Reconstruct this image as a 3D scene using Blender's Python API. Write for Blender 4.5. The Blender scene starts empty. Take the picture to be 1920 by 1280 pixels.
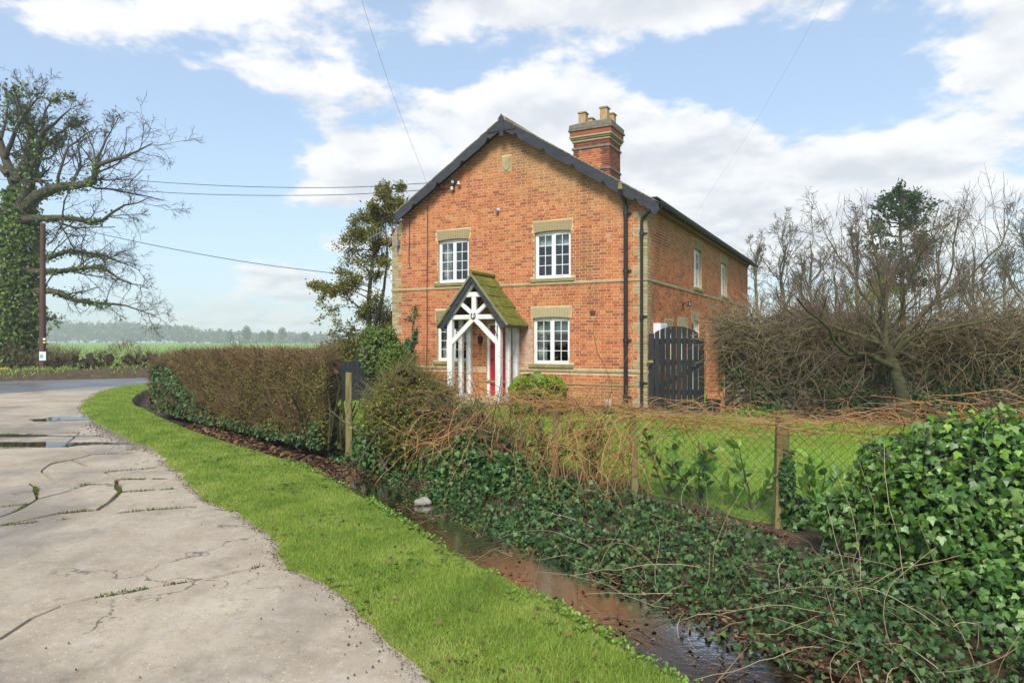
import bpy, bmesh, math, random
import numpy as np
from mathutils import Vector, Matrix
from mathutils.geometry import tessellate_polygon

random.seed(7)
RNG = np.random.default_rng(11)
SC = bpy.context.scene
COL = SC.collection
PI = math.pi
F, EYE = 1270.0, 1.6          # focal length in photo pixels, eye height in metres

# ---------------------------------------------------------------- camera
cam = bpy.data.cameras.new('camera')
cam.sensor_width = 36.0
cam.lens = 36.0 * F / 1920.0
cam.clip_start, cam.clip_end = 0.05, 5000
camo = bpy.data.objects.new('camera', cam)
COL.objects.link(camo)
camo.location = (0, 0, EYE)
camo.rotation_euler = (PI / 2, 0, 0)
SC.camera = camo

# ---------------------------------------------------------------- sky and sun
SUN_EL, SUN_AZ = math.radians(42), math.radians(192)   # azimuth clockwise from +Y: behind the viewer, a little left
SUN_STRENGTH, SUN_ANGLE = 2.5, math.radians(20)
SKY_STRENGTH = 0.10
EXPOSURE = 1.0
HAZE = 0.0010

def sky_world():
    w = bpy.data.worlds.new('World')
    SC.world = w
    w.use_nodes = True
    t = w.node_tree
    t.nodes.clear()
    N, Lk = t.nodes, t.links
    def M(op, a, b=None, c=None):
        n = N.new('ShaderNodeMath'); n.operation = op
        for i, v in enumerate((a, b, c)):
            if v is None: continue
            if isinstance(v, (int, float)): n.inputs[i].default_value = v
            else: Lk.new(v, n.inputs[i])
        return n.outputs[0]
    out = N.new('ShaderNodeOutputWorld')
    bg = N.new('ShaderNodeBackground'); bg.inputs['Strength'].default_value = SKY_STRENGTH
    sky = N.new('ShaderNodeTexSky'); sky.sky_type = 'NISHITA'; sky.sun_disc = False
    sky.sun_elevation = SUN_EL; sky.sun_rotation = SUN_AZ
    sky.air_density, sky.dust_density, sky.ozone_density = 1.0, 0.6, 1.6
    tc = N.new('ShaderNodeTexCoord')
    sep = N.new('ShaderNodeSeparateXYZ'); Lk.new(tc.outputs['Generated'], sep.inputs[0])
    x, y, z = sep.outputs
    zc = M('ADD', M('MAXIMUM', z, 0.0), 0.22)
    cx, cy = M('DIVIDE', x, zc), M('DIVIDE', y, zc)
    def noise(dx, dy, scale, detail, rough):
        cmb = N.new('ShaderNodeCombineXYZ')
        Lk.new(M('ADD', cx, dx), cmb.inputs[0]); Lk.new(M('ADD', cy, dy), cmb.inputs[1]); cmb.inputs[2].default_value = 3.7
        n = N.new('ShaderNodeTexNoise'); n.inputs['Scale'].default_value = scale
        n.inputs['Detail'].default_value = detail; n.inputs['Roughness'].default_value = rough
        Lk.new(cmb.outputs[0], n.inputs['Vector'])
        return n.outputs['Fac']
    n1 = noise(0, 0, 2.9, 9, 0.62)
    n2 = noise(-0.03, -0.09, 2.9, 5, 0.5)
    # cloud banks: gentle bias towards the compass direction where each one stands (a = x/y, e = z/y)
    yy = M('MAXIMUM', y, 0.08)
    a, e = M('DIVIDE', x, yy), M('DIVIDE', z, yy)
    bias = None
    banks = [  # a, e, half width a, half width e, weight
        (0.01, 0.285, .30, .115, .34), (0.30, 0.19, .24, .10, .26), (0.62, 0.20, .22, .10, .26), (0.70, 0.43, .13, .12, .24),
        (0.31, 0.50, .26, .045, .22), (-0.50, 0.49, .20, .045, .26), (-0.10, 0.475, .09, .05, .22), (-0.31, 0.415, .10, .04, .16),
        (-0.22, 0.25, .10, .04, .12), (-0.35, 0.085, .13, .035, .20), (-0.40, 0.03, .24, .03, .20),
        (-0.55, 0.27, .26, .17, -.30), (0.38, 0.375, .20, .07, -.20), (-0.13, 0.405, .12, .025, -.12), (-0.62, 0.12, .16, .07, -.2)]
    for (a0, e0, wa, we, k) in banks:
        da = M('DIVIDE', M('SUBTRACT', a, a0), wa); de = M('DIVIDE', M('SUBTRACT', e, e0), we)
        d2 = M('ADD', M('MULTIPLY', da, da), M('MULTIPLY', de, de))
        g = M('MULTIPLY', M('EXPONENT', M('MULTIPLY', d2, -1.0)), k)
        bias = g if bias is None else M('ADD', bias, g)
    dens = M('ADD', n1, bias)
    mr = N.new('ShaderNodeMapRange'); mr.interpolation_type = 'SMOOTHSTEP'
    Lk.new(dens, mr.inputs['Value']); mr.inputs['From Min'].default_value = .525; mr.inputs['From Max'].default_value = .655
    mask = mr.outputs[0]
    # self shade of the clouds: thicker towards the sun side means darker
    sh = N.new('ShaderNodeMapRange'); sh.interpolation_type = 'SMOOTHSTEP'
    Lk.new(M('ADD', M('SUBTRACT', n2, n1), M('MULTIPLY', M('SUBTRACT', dens, .6), .25)), sh.inputs['Value'])
    sh.inputs['From Min'].default_value = -.08; sh.inputs['From Max'].default_value = .20
    cc = N.new('ShaderNodeMix'); cc.data_type = 'RGBA'
    cc.inputs['A'].default_value = (5.3, 5.3, 5.4, 1); cc.inputs['B'].default_value = (3.7, 3.9, 4.3, 1)
    Lk.new(sh.outputs[0], cc.inputs['Factor'])
    # thin high veil everywhere, thicker near the horizon
    veil = N.new('ShaderNodeMix'); veil.data_type = 'RGBA'
    hz = N.new('ShaderNodeMapRange'); Lk.new(z, hz.inputs['Value'])
    hz.inputs['From Min'].default_value = 0.0; hz.inputs['From Max'].default_value = .30
    hz.inputs['To Min'].default_value = .66; hz.inputs['To Max'].default_value = .46
    Lk.new(hz.outputs[0], veil.inputs['Factor']); Lk.new(sky.outputs[0], veil.inputs['A']); veil.inputs['B'].default_value = (3.2, 4.0, 5.1, 1)
    mx = N.new('ShaderNodeMix'); mx.data_type = 'RGBA'
    Lk.new(mask, mx.inputs['Factor']); Lk.new(veil.outputs['Result'], mx.inputs['A']); Lk.new(cc.outputs['Result'], mx.inputs['B'])
    Lk.new(mx.outputs['Result'], bg.inputs['Color']); Lk.new(bg.outputs[0], out.inputs[0])
    w.cycles.sampling_method = 'MANUAL'; w.cycles.sample_map_resolution = 512
sky_world()

sun = bpy.data.lights.new('sun', 'SUN')
sun.energy, sun.angle, sun.color = SUN_STRENGTH, SUN_ANGLE, (1.0, .95, .86)
suno = bpy.data.objects.new('sun', sun)
COL.objects.link(suno)
_sd = Vector((math.sin(SUN_AZ) * math.cos(SUN_EL), math.cos(SUN_AZ) * math.cos(SUN_EL), math.sin(SUN_EL)))
suno.rotation_euler = _sd.to_track_quat('Z', 'Y').to_euler()
suno.location = _sd * 60

SC.view_settings.view_transform = 'Standard'
SC.view_settings.look = 'None'
SC.view_settings.exposure = EXPOSURE
SC.view_settings.gamma = 1
SC.view_settings.use_curve_mapping = False
SC.render.engine = 'CYCLES'
SC.cycles.use_denoising = True
SC.cycles.max_bounces = 7
SC.cycles.diffuse_bounces = 3
SC.cycles.glossy_bounces = 3
SC.cycles.transmission_bounces = 4
SC.cycles.transparent_max_bounces = 8
SC.cycles.volume_bounces = 1
SC.cycles.caustics_reflective = False
SC.cycles.caustics_refractive = False

# ---------------------------------------------------------------- pixel <-> place helpers (photo pixels, 1920 x 1280)
YAW = 0.487
CH, SH = math.cos(YAW), math.sin(YAW)
CORNER = (3.254, 16.3)          # near right corner of the house

def P(px, py, Y):
    return np.array([(px - 960) / F * Y, Y, EYE - (py - 640) / F * Y])
def G(px, py, z=0.0):
    Y = (EYE - z) * F / (py - 640)
    return ((px - 960) / F * Y, Y)
def HL(px, py, yl=0.0):         # on a plane parallel to the house front: local x and height
    r = (px - 960) / F; X0 = CORNER[0] + SH * yl; Y0 = CORNER[1] + CH * yl
    x = (r * Y0 - X0) / (CH + SH * r); Y = Y0 - SH * x
    return x, EYE - (py - 640) / F * Y
def HW(x, y, z=0.0):            # house frame -> world
    return np.array([CORNER[0] + CH * x + SH * y, CORNER[1] - SH * x + CH * y, z])

# ---------------------------------------------------------------- object helpers
def tag(o, label=None, cat=None, group=None, kind=None):
    if label: o['label'] = label
    if cat: o['category'] = cat
    if group: o['group'] = group
    if kind: o['kind'] = kind
    return o
def empty(name, loc=(0, 0, 0), rz=0.0, label=None, cat=None, group=None, parent=None):
    o = bpy.data.objects.new(name, None)
    COL.objects.link(o)
    o.location = loc; o.rotation_euler = (0, 0, rz); o.empty_display_size = .2
    if parent: o.parent = parent
    return tag(o, label, cat, group)
def link(name, me, parent=None, loc=None, rot=None, scale=None):
    o = bpy.data.objects.new(name, me)
    COL.objects.link(o)
    if parent is not None: o.parent = parent
    if loc is not None: o.location = loc
    if rot is not None: o.rotation_euler = rot
    if scale is not None: o.scale = scale
    return o
def mesh_np(name, V, Fs, mat, parent=None, rnd=None, smooth=False, kind=None, obj=True, mats=None, midx=None):
    """V (n,3); Fs list of int arrays (m,k); rnd per-vertex float"""
    me = bpy.data.meshes.new(name)
    V = np.asarray(V, dtype=np.float32)
    Fs = [np.asarray(f, dtype=np.int32) for f in Fs if len(f)]
    me.vertices.add(len(V)); me.vertices.foreach_set('co', V.ravel())
    nl = sum(f.size for f in Fs); nf = sum(len(f) for f in Fs)
    me.loops.add(nl); me.polygons.add(nf)
    me.loops.foreach_set('vertex_index', np.concatenate([f.ravel() for f in Fs]))
    tot = np.concatenate([np.full(len(f), f.shape[1], np.int32) for f in Fs])
    st = np.zeros(nf, np.int32); st[1:] = np.cumsum(tot)[:-1]
    me.polygons.foreach_set('loop_start', st)
    me.polygons.foreach_set('loop_total', tot)
    me.polygons.foreach_set('use_smooth', np.full(nf, bool(smooth)))
    if rnd is not None:
        at = me.attributes.new('rnd', 'FLOAT', 'POINT'); at.data.foreach_set('value', np.asarray(rnd, np.float32))
    if mats:
        for m in mats: me.materials.append(m)
        me.polygons.foreach_set('material_index', np.asarray(midx, np.int32))
    else:
        me.materials.append(mat)
    me.update(); me.validate()
    if not obj: return me
    o = link(name, me, parent)
    if kind: o['kind'] = kind
    return o

class MB:
    """collects boxes, prisms and bars of ONE part, then links them as one mesh"""
    def __init__(s): s.v = []; s.f = []; s.n = 0
    def add(s, V, Fs):
        V = np.asarray(V, float)
        for f in Fs: s.f.append([i + s.n for i in f])
        s.v.append(V); s.n += len(V); return s
    def box(s, x0, x1, y0, y1, z0, z1, M=None):
        V = np.array([(x, y, z) for z in (z0, z1) for y in (y0, y1) for x in (x0, x1)], float)
        if M is not None: V = V @ np.array(M.to_3x3()).T + np.array(M.translation)
        return s.add(V, [(0, 2, 3, 1), (4, 5, 7, 6), (0, 1, 5, 4), (2, 6, 7, 3), (0, 4, 6, 2), (1, 3, 7, 5)])
    def prism(s, poly, d0, d1, axis='y'):
        """polygon in (x,z) [axis y], (y,z) [axis x] or (x,y) [axis z] extruded from d0 to d1"""
        n = len(poly)
        def mk(d): return [(p[0], d, p[1]) if axis == 'y' else (d, p[0], p[1]) if axis == 'x' else (p[0], p[1], d) for p in poly]
        V = mk(d0) + mk(d1)
        Fs = [tuple(range(n)), tuple(range(2 * n - 1, n - 1, -1))] + [(i, i + n, (i + 1) % n + n, (i + 1) % n) for i in range(n)]
        return s.add(V, Fs)
    def bar(s, p, q, w, d, up=(0, 1, 0)):
        """square bar from p to q, width w across, depth d along 'up'"""
        p, q = Vector(p), Vector(q); t = (q - p).normalized(); u = Vector(up)
        u = (u - t * u.dot(t)).normalized(); c = t.cross(u)
        V = []
        for a in (p, q):
            for (i, j) in ((-1, -1), (1, -1), (1, 1), (-1, 1)): V.append(a + c * (i * w / 2) + u * (j * d / 2))
        return s.add([tuple(v) for v in V], [(0, 1, 2, 3), (7, 6, 5, 4), (0, 4, 5, 1), (1, 5, 6, 2), (2, 6, 7, 3), (3, 7, 4, 0)])
    def tube(s, pts, r, sides=8, cap=True):
        pts = [Vector(p) for p in pts]; rs = r if hasattr(r, '__len__') else [r] * len(pts)
        V = []; ref = Vector((0.31, 0.2, 0.93)) if abs((pts[-1] - pts[0]).normalized().z) < .9 else Vector((1, 0.1, 0))
        for i, p in enumerate(pts):
            t = (pts[min(i + 1, len(pts) - 1)] - pts[max(i - 1, 0)]).normalized()
            u = (ref - t * ref.dot(t)).normalized(); w = t.cross(u)
            for k in range(sides):
                a = 2 * PI * k / sides; V.append(tuple(p + (u * math.cos(a) + w * math.sin(a)) * rs[i]))
        Fs = []
        for i in range(len(pts) - 1):
            for k in range(sides):
                a, b = i * sides + k, i * sides + (k + 1) % sides
                Fs.append((a, b, b + sides, a + sides))
        if cap: Fs += [tuple(range(sides - 1, -1, -1)), tuple(range((len(pts) - 1) * sides, len(pts) * sides))]
        return s.add(V, Fs)
    def lathe(s, prof, c=(0, 0, 0), sides=16):
        """prof list of (r, z)"""
        V = []; c = Vector(c)
        for (r, z) in prof:
            for k in range(sides):
                a = 2 * PI * k / sides; V.append((c.x + r * math.cos(a), c.y + r * math.sin(a), c.z + z))
        Fs = []
        for i in range(len(prof) - 1):
            for k in range(sides):
                a, b = i * sides + k, i * sides + (k + 1) % sides
                Fs.append((a, b, b + sides, a + sides))
        Fs += [tuple(range(sides - 1, -1, -1)), tuple(range((len(prof) - 1) * sides, len(prof) * sides))]
        return s.add(V, Fs)
    def mesh(s, name, mat, bevel=0.0, smooth=False):
        me = bpy.data.meshes.new(name)
        me.from_pydata([tuple(v) for v in np.concatenate(s.v)], [], s.f)
        bm = bmesh.new(); bm.from_mesh(me)
        bmesh.ops.recalc_face_normals(bm, faces=bm.faces)
        if bevel:
            es = [e for e in bm.edges if len(e.link_faces) == 2 and e.calc_face_angle(0) > .6]
            bmesh.ops.bevel(bm, geom=es, offset=bevel, segments=1, affect='EDGES', clamp_overlap=True)
        if smooth:
            for f in bm.faces: f.smooth = True
        bm.to_mesh(me); bm.free()
        me.materials.append(mat)
        return me
    def build(s, name, mat, parent=None, bevel=0.0, smooth=False, kind=None, label=None):
        o = link(name, s.mesh(name, mat, bevel, smooth), parent)
        if smooth:
            o.data.polygons.foreach_set('use_smooth', np.ones(len(o.data.polygons), bool))
            try: o.data.set_sharp_from_angle(angle=.7)
            except Exception: pass
        if kind: o['kind'] = kind
        if label: o['label'] = label
        return o

# ---------------------------------------------------------------- vectorised growth helpers
def unit(v): return v / np.maximum(np.linalg.norm(v, axis=-1, keepdims=True), 1e-9)
def rand_unit(n): return unit(RNG.normal(size=(n, 3)))
def perp(t):
    r = rand_unit(len(t)); return unit(r - t * np.sum(r * t, axis=1, keepdims=True))
def tubes(paths, radii, sides=4):
    """paths (N,M,3), radii (N,M) -> V, F(quads)"""
    N, M_, _ = paths.shape
    t = np.empty_like(paths); t[:, 1:-1] = paths[:, 2:] - paths[:, :-2]; t[:, 0] = paths[:, 1] - paths[:, 0]; t[:, -1] = paths[:, -1] - paths[:, -2]
    t = unit(t)
    ref = perp(t[:, M_ // 2])[:, None, :]
    u = unit(ref - t * np.sum(ref * t, axis=2, keepdims=True)); w = np.cross(t, u)
    an = np.arange(sides) * 2 * PI / sides
    ring = u[:, :, None, :] * np.cos(an)[None, None, :, None] + w[:, :, None, :] * np.sin(an)[None, None, :, None]
    V = paths[:, :, None, :] + ring * radii[:, :, None, None]
    idx = np.arange(N * M_ * sides).reshape(N, M_, sides)
    a = idx[:, :-1]; b = np.roll(idx, -1, axis=2)[:, :-1]; c = np.roll(idx, -1, axis=2)[:, 1:]; d = idx[:, 1:]
    return V.reshape(-1, 3), np.stack([a, b, c, d], -1).reshape(-1, 4)
class Geo:
    """accumulates vectorised pieces of one part"""
    def __init__(s): s.V = []; s.F = {}; s.R = []; s.n = 0
    def add(s, V, Fs, rnd=None):
        for f in Fs: s.F.setdefault(f.shape[1], []).append(f + s.n)
        s.V.append(V); s.n += len(V)
        s.R.append(np.zeros(len(V)) if rnd is None else rnd)
        return s
    def tubes(s, paths, radii, sides=4):
        V, Fq = tubes(paths, radii, sides)
        return s.add(V, [Fq], np.repeat(RNG.random(len(paths)), paths.shape[1] * sides))
    def leaves(s, tpl, pos, R, scale, rnd=None):
        tv, tf = tpl; N, k = len(pos), len(tv)
        sc = scale if np.ndim(scale) == 2 else np.asarray(scale)[:, None]
        V = np.einsum('nij,nkj->nki', R, tv[None] * sc[:, None, :] if sc.shape[1] == 3 else tv[None] * sc[:, :, None]) + pos[:, None, :]
        off = (np.arange(N) * k)[:, None, None]
        if rnd is None: rnd = RNG.random(N)
        return s.add(V.reshape(-1, 3), [(np.asarray(f)[None] + off).reshape(-1, np.asarray(f).shape[1]) for f in tf], np.repeat(rnd, k))
    def build(s, name, mat, parent=None, smooth=False, kind=None, obj=True):
        V = np.concatenate(s.V)
        return mesh_np(name, V, [np.concatenate(v) for v in s.F.values()], mat, parent, np.concatenate(s.R), True, kind, obj)
def basis(nrm, spin=None):
    """rotation matrices whose z axis is nrm, with random spin"""
    z = unit(nrm); x = perp(z); y = np.cross(z, x)
    return np.stack([x, y, z], -1)
def basis_dir(ydir, nrm):
    """y axis along ydir, z near nrm"""
    y = unit(ydir); z = unit(nrm - y * np.sum(nrm * y, axis=1, keepdims=True)); x = np.cross(y, z)
    return np.stack([x, y, z], -1)
def wander(start, d, L, r0, r1, M_=5, amp=.15, up=0.0, droop=0.0):
    N = len(start); st = np.zeros((N, M_, 3)); st[:, 0] = start; dirs = unit(d).copy(); step = (np.asarray(L) / (M_ - 1))[:, None]
    for i in range(1, M_):
        dirs = dirs + RNG.normal(size=(N, 3)) * amp; dirs[:, 2] += up - droop * i; dirs = unit(dirs)
        st[:, i] = st[:, i - 1] + dirs * step
    f = np.linspace(0, 1, M_)[None]
    return st, np.asarray(r0)[:, None] * (1 - f) + np.asarray(r1)[:, None] * f
def sprout(paths, radii, n, t0=.25, t1=1.0, ang=.8, jit=.25, lf=.6, rf=.55, minr=.002, lens=None):
    """children of branches: start, direction, length, radius"""
    N, M_, _ = paths.shape
    seg = np.linalg.norm(np.diff(paths, axis=1), axis=2); Lt = seg.sum(1) if lens is None else lens
    t = RNG.uniform(t0, t1, (N, n)); k = t * (M_ - 1); i = np.minimum(k.astype(int), M_ - 2); fr = (k - i)[..., None]
    ar = np.arange(N)[:, None]
    p = paths[ar, i] * (1 - fr) + paths[ar, i + 1] * fr
    tg = unit(paths[ar, i + 1] - paths[ar, i]); r = radii[ar, i] * (1 - fr[..., 0]) + radii[ar, i + 1] * fr[..., 0]
    p, tg = p.reshape(-1, 3), tg.reshape(-1, 3)
    a = RNG.normal(ang, jit, len(p))[:, None]
    d = tg * np.cos(a) + perp(tg) * np.sin(a)
    L = (np.repeat(Lt, n) * lf * (1 - .45 * t.ravel()) * RNG.uniform(.6, 1.25, len(p)))
    return p, d, L, np.maximum(r.ravel() * rf, minr)
def along(paths, n, t0=0, t1=1):
    N, M_, _ = paths.shape
    j = RNG.integers(0, N, n); k = RNG.uniform(t0, t1, n) * (M_ - 1); i = np.minimum(k.astype(int), M_ - 2); fr = (k - i)[:, None]
    return paths[j, i] * (1 - fr) + paths[j, i + 1] * fr, unit(paths[j, i + 1] - paths[j, i])
def resample(pts, n):
    pts = np.asarray(pts, float); m = len(pts)
    # catmull rom through the points, then even arc length
    pp = np.vstack([2 * pts[0] - pts[1], pts, 2 * pts[-1] - pts[-2]]); o = []
    for i in range(m - 1):
        p0, p1, p2, p3 = pp[i:i + 4]; t = np.linspace(0, 1, 12, endpoint=(i == m - 2))[:, None]
        o.append(.5 * (2 * p1 + (p2 - p0) * t + (2 * p0 - 5 * p1 + 4 * p2 - p3) * t ** 2 + (3 * p1 - p0 - 3 * p2 + p3) * t ** 3))
    o = np.vstack(o); s = np.r_[0, np.cumsum(np.linalg.norm(np.diff(o, axis=0), axis=1))]
    q = np.linspace(0, s[-1], n)
    return np.stack([np.interp(q, s, o[:, k]) for k in range(o.shape[1])], 1)

# leaf templates: (verts, [faces])
def tpl_blade():
    return np.array([(-.5, 0, 0), (.5, 0, 0), (.36, .55, .1), (-.36, .55, .1), (0, 1, .32)]), [np.array([(0, 1, 2, 3)]), np.array([(3, 2, 4)])]
def tpl_oval():
    return np.array([(0, 0, 0), (.26, .3, .05), (.24, .68, .04), (0, 1, -.06), (-.24, .68, .04), (-.26, .3, .05), (0, .5, -.03)]), \
        [np.array([(0, 1, 6), (1, 2, 6), (2, 3, 6), (3, 4, 6), (4, 5, 6), (5, 0, 6)])]
def tpl_ivy():
    return np.array([(0, 0, 0), (.30, -.06, .03), (.52, .30, -.05), (.28, .46, .03), (0, 1, -.10), (-.28, .46, .03), (-.52, .30, -.05), (-.30, -.06, .03), (0, .36, .05)]), \
        [np.array([(0, 1, 8), (1, 2, 8), (2, 3, 8), (3, 4, 8), (4, 5, 8), (5, 6, 8), (6, 7, 8), (7, 0, 8)])]
def tpl_quad():
    return np.array([(-.5, 0, 0), (.5, 0, 0), (.42, 1, .1), (-.42, 1, .1)]), [np.array([(0, 1, 2, 3)])]
BLADE, OVAL, IVY, QUAD = tpl_blade(), tpl_oval(), tpl_ivy(), tpl_quad()

# ---------------------------------------------------------------- materials
class NT:
    def __init__(s, name):
        s.m = bpy.data.materials.new(name); s.m.use_nodes = True
        s.t = s.m.node_tree; s.N = s.t.nodes; s.L = s.t.links
        s.b = s.N['Principled BSDF']; s.out = s.N['Material Output']
        s.b.inputs['Specular IOR Level'].default_value = .3
    def put(s, sock, v):
        if isinstance(v, bpy.types.NodeSocket): s.L.new(v, sock)
        elif isinstance(v, tuple) and len(v) == 3 and sock.type == 'RGBA': sock.default_value = (*v, 1)
        else: sock.default_value = v
    def math(s, op, a, b=None, c=None, clamp=False):
        n = s.N.new('ShaderNodeMath'); n.operation = op; n.use_clamp = clamp
        for i, v in enumerate((a, b, c)):
            if v is not None: s.put(n.inputs[i], v)
        return n.outputs[0]
    def pos(s): return s.N.new('ShaderNodeNewGeometry').outputs['Position']
    def objpos(s, ob):
        n = s.N.new('ShaderNodeTexCoord'); n.object = ob; return n.outputs['Object']
    def sep(s, v):
        n = s.N.new('ShaderNodeSeparateXYZ'); s.L.new(v, n.inputs[0]); return n.outputs
    def mapv(s, v, scale):
        n = s.N.new('ShaderNodeMapping'); s.L.new(v, n.inputs['Vector']); n.inputs['Scale'].default_value = scale; return n.outputs[0]
    def noise(s, v, scale, detail=4, rough=.55, dist=0):
        n = s.N.new('ShaderNodeTexNoise'); s.L.new(v, n.inputs['Vector']); n.inputs['Scale'].default_value = scale
        n.inputs['Detail'].default_value = detail; n.inputs['Roughness'].default_value = rough; n.inputs['Distortion'].default_value = dist
        return n.outputs['Fac']
    def voro(s, v, scale, feature='F1'):
        n = s.N.new('ShaderNodeTexVoronoi'); s.L.new(v, n.inputs['Vector']); n.inputs['Scale'].default_value = scale; n.feature = feature
        return n.outputs
    def rng(s, v, a, b, c=0., d=1., smooth=True):
        n = s.N.new('ShaderNodeMapRange'); n.interpolation_type = 'SMOOTHSTEP' if smooth else 'LINEAR'
        s.L.new(v, n.inputs['Value'])
        for k, q in zip(('From Min', 'From Max', 'To Min', 'To Max'), (a, b, c, d)): n.inputs[k].default_value = q
        return n.outputs[0]
    def mix(s, f, a, b, mode='MIX'):
        n = s.N.new('ShaderNodeMix'); n.data_type = 'RGBA'; n.blend_type = mode
        s.put(n.inputs['Factor'], f); s.put(n.inputs['A'], a); s.put(n.inputs['B'], b); return n.outputs['Result']
    def ramp(s, f, cols, stops=None):
        n = s.N.new('ShaderNodeValToRGB'); s.L.new(f, n.inputs[0]); e = n.color_ramp.elements
        stops = stops or [i / (len(cols) - 1) for i in range(len(cols))]
        while len(e) < len(cols): e.new(.5)
        for k, (c, p) in enumerate(zip(cols, stops)): e[k].position = p; e[k].color = (*c, 1)
        return n.outputs[0]
    def rnd(s):
        a = s.N.new('ShaderNodeAttribute'); a.attribute_name = 'rnd'
        o = s.N.new('ShaderNodeObjectInfo')
        return s.math('FRACT', s.math('ADD', a.outputs['Fac'], o.outputs['Random']))
    def bump(s, h, strength=.3, dist=.01):
        n = s.N.new('ShaderNodeBump'); n.inputs['Strength'].default_value = strength; n.inputs['Distance'].default_value = dist
        s.L.new(h, n.inputs['Height']); s.L.new(n.outputs[0], s.b.inputs['Normal']); return n
    def color(s, c): s.put(s.b.inputs['Base Color'], c); return s
    def rough(s, r): s.put(s.b.inputs['Roughness'], r); return s

def vmat(name, cols, rough=.65, scale=6, detail=4, w=.5, bump=0., bscale=40, bdist=.005, spec=.3, transl=0., metal=0., stretch=None, tcol=None):
    n = NT(name); p = n.pos()
    q = n.mapv(p, stretch) if stretch else p
    no = n.rng(n.noise(q, scale, detail, .6), .25, .75, smooth=False)
    f = n.math('ADD', n.math('MULTIPLY', n.rnd(), w), n.math('MULTIPLY', no, 1 - w))
    c = n.ramp(f, cols)
    n.color(c).rough(rough)
    n.b.inputs['Specular IOR Level'].default_value = spec; n.b.inputs['Metallic'].default_value = metal
    if bump: n.bump(n.noise(q, bscale, 5, .6), bump, bdist)
    if transl:
        tr = n.N.new('ShaderNodeBsdfTranslucent'); n.L.new(n.mix(.5, c, tcol, 'MIX') if tcol else c, tr.inputs['Color'])
        ms = n.N.new('ShaderNodeMixShader'); ms.inputs[0].default_value = transl
        n.L.new(n.b.outputs[0], ms.inputs[1]); n.L.new(tr.outputs[0], ms.inputs[2]); n.L.new(ms.outputs[0], n.out.inputs['Surface'])
    return n.m

HOUSE = empty('brick_house', (CORNER[0], CORNER[1], 0), -YAW, 'two-storey orange brick house with a black-boarded gable and tall chimney', 'house')

def brick_mat(name, cols, house=True, lichen=(.36, .25, .115)):
    n = NT(name); p = n.pos()
    f = n.math('ADD', n.math('MULTIPLY', n.rnd(), .72), n.math('MULTIPLY', n.noise(p, 2.2, 3), .28))
    c = n.ramp(f, cols, [0, .15, .34, .62, .88, 1])
    c = n.mix(n.rng(n.noise(p, 45, 4, .7), .35, .75, 0, .35), c, (.13, .065, .04))
    if house:
        q = n.objpos(HOUSE); x, y, z = n.sep(q)
        edge = n.math('ADD', n.math('MULTIPLY', x, -.40), 4.35)                       # lichen staining reaches lowest at the rainwater corner
        m = n.rng(n.math('ADD', n.math('SUBTRACT', z, edge), n.math('MULTIPLY', n.math('SUBTRACT', n.noise(p, 1.3, 6, .65), .5), 3.2)), -.5, .9, 0, .58)
        c = n.mix(m, c, lichen)
        pl = n.rng(n.math('ADD', z, n.math('MULTIPLY', n.noise(p, 3, 5), .5)), .95, .45, 0, .55)
        c = n.mix(pl, c, (.38, .22, .08))
        dx = n.math('ABSOLUTE', n.math('ADD', x, 3.25))                               # lime bloom beside the porch
        bl = n.math('MULTIPLY', n.rng(n.math('ADD', dx, n.math('MULTIPLY', n.noise(p, 5, 5), .5)), .62, .22), n.rng(n.math('ABSOLUTE', n.math('SUBTRACT', z, 1.25)), .95, .55))
        c = n.mix(n.math('MULTIPLY', bl, .62), c, (.55, .47, .42))
        dk = n.rng(n.noise(n.mapv(p, (1, 1, .6)), .9, 5, .7), .49, .64, 0, .48)
        c = n.mix(dk, c, (.17, .075, .04))
        wh = n.rng(n.noise(p, 3.2, 7, .72), .60, .74, 0, .42)
        c = n.mix(wh, c, (.58, .50, .42))
    n.color(c).rough(.86); n.bump(n.noise(p, 70, 4, .7), .35, .004)
    n.b.inputs['Specular IOR Level'].default_value = .2
    return n.m
RED = [(.17, .052, .036), (.31, .086, .042), (.43, .130, .052), (.51, .168, .062), (.56, .225, .085), (.38, .115, .06)]
MT = {}
MT['brick'] = brick_mat('red_brick', RED)
MT['brick_plain'] = brick_mat('red_brick_plain', RED, house=False)
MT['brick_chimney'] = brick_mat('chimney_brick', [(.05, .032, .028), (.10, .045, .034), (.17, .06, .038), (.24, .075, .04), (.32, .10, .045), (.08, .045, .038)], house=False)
MT['gault'] = brick_mat('gault_brick', [(.20, .16, .085), (.27, .22, .115), (.33, .27, .15), (.38, .32, .18), (.42, .36, .22), (.24, .20, .12)], house=False)
MT['mortar'] = vmat('lime_mortar', [(.42, .29, .15), (.54, .40, .23), (.62, .49, .32)], .95, 4, 6, 0, .3, 60)
MT['stone'] = vmat('weathered_stone', [(.20, .16, .085), (.34, .28, .15), (.42, .36, .21)], .9, 3.5, 7, .25, .35, 50)
MT['moss_stone'] = vmat('mossy_sill_stone', [(.13, .12, .045), (.24, .21, .09), (.34, .29, .15)], .9, 5, 7, .2, .4, 50)
MT['barge'] = vmat('black_bargeboard', [(.018, .020, .025), (.032, .035, .042), (.055, .058, .066)], .55, 3, 6, .2, .2, 30, stretch=(1, 1, 3))
MT['white'] = vmat('white_paint', [(.66, .66, .64), (.76, .76, .74), (.80, .80, .79)], .42, 5, 6, .2, .08, 25, spec=.4)
MT['white_worn'] = vmat('worn_white_paint', [(.50, .49, .44), (.70, .69, .66), (.77, .77, .75)], .6, 6, 7, .15, .3, 30)
MT['red_door'] = vmat('red_door_paint', [(.38, .008, .018), (.46, .012, .026), (.52, .02, .034)], .35, 4, 4, .3, .08, 20, spec=.5)
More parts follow.
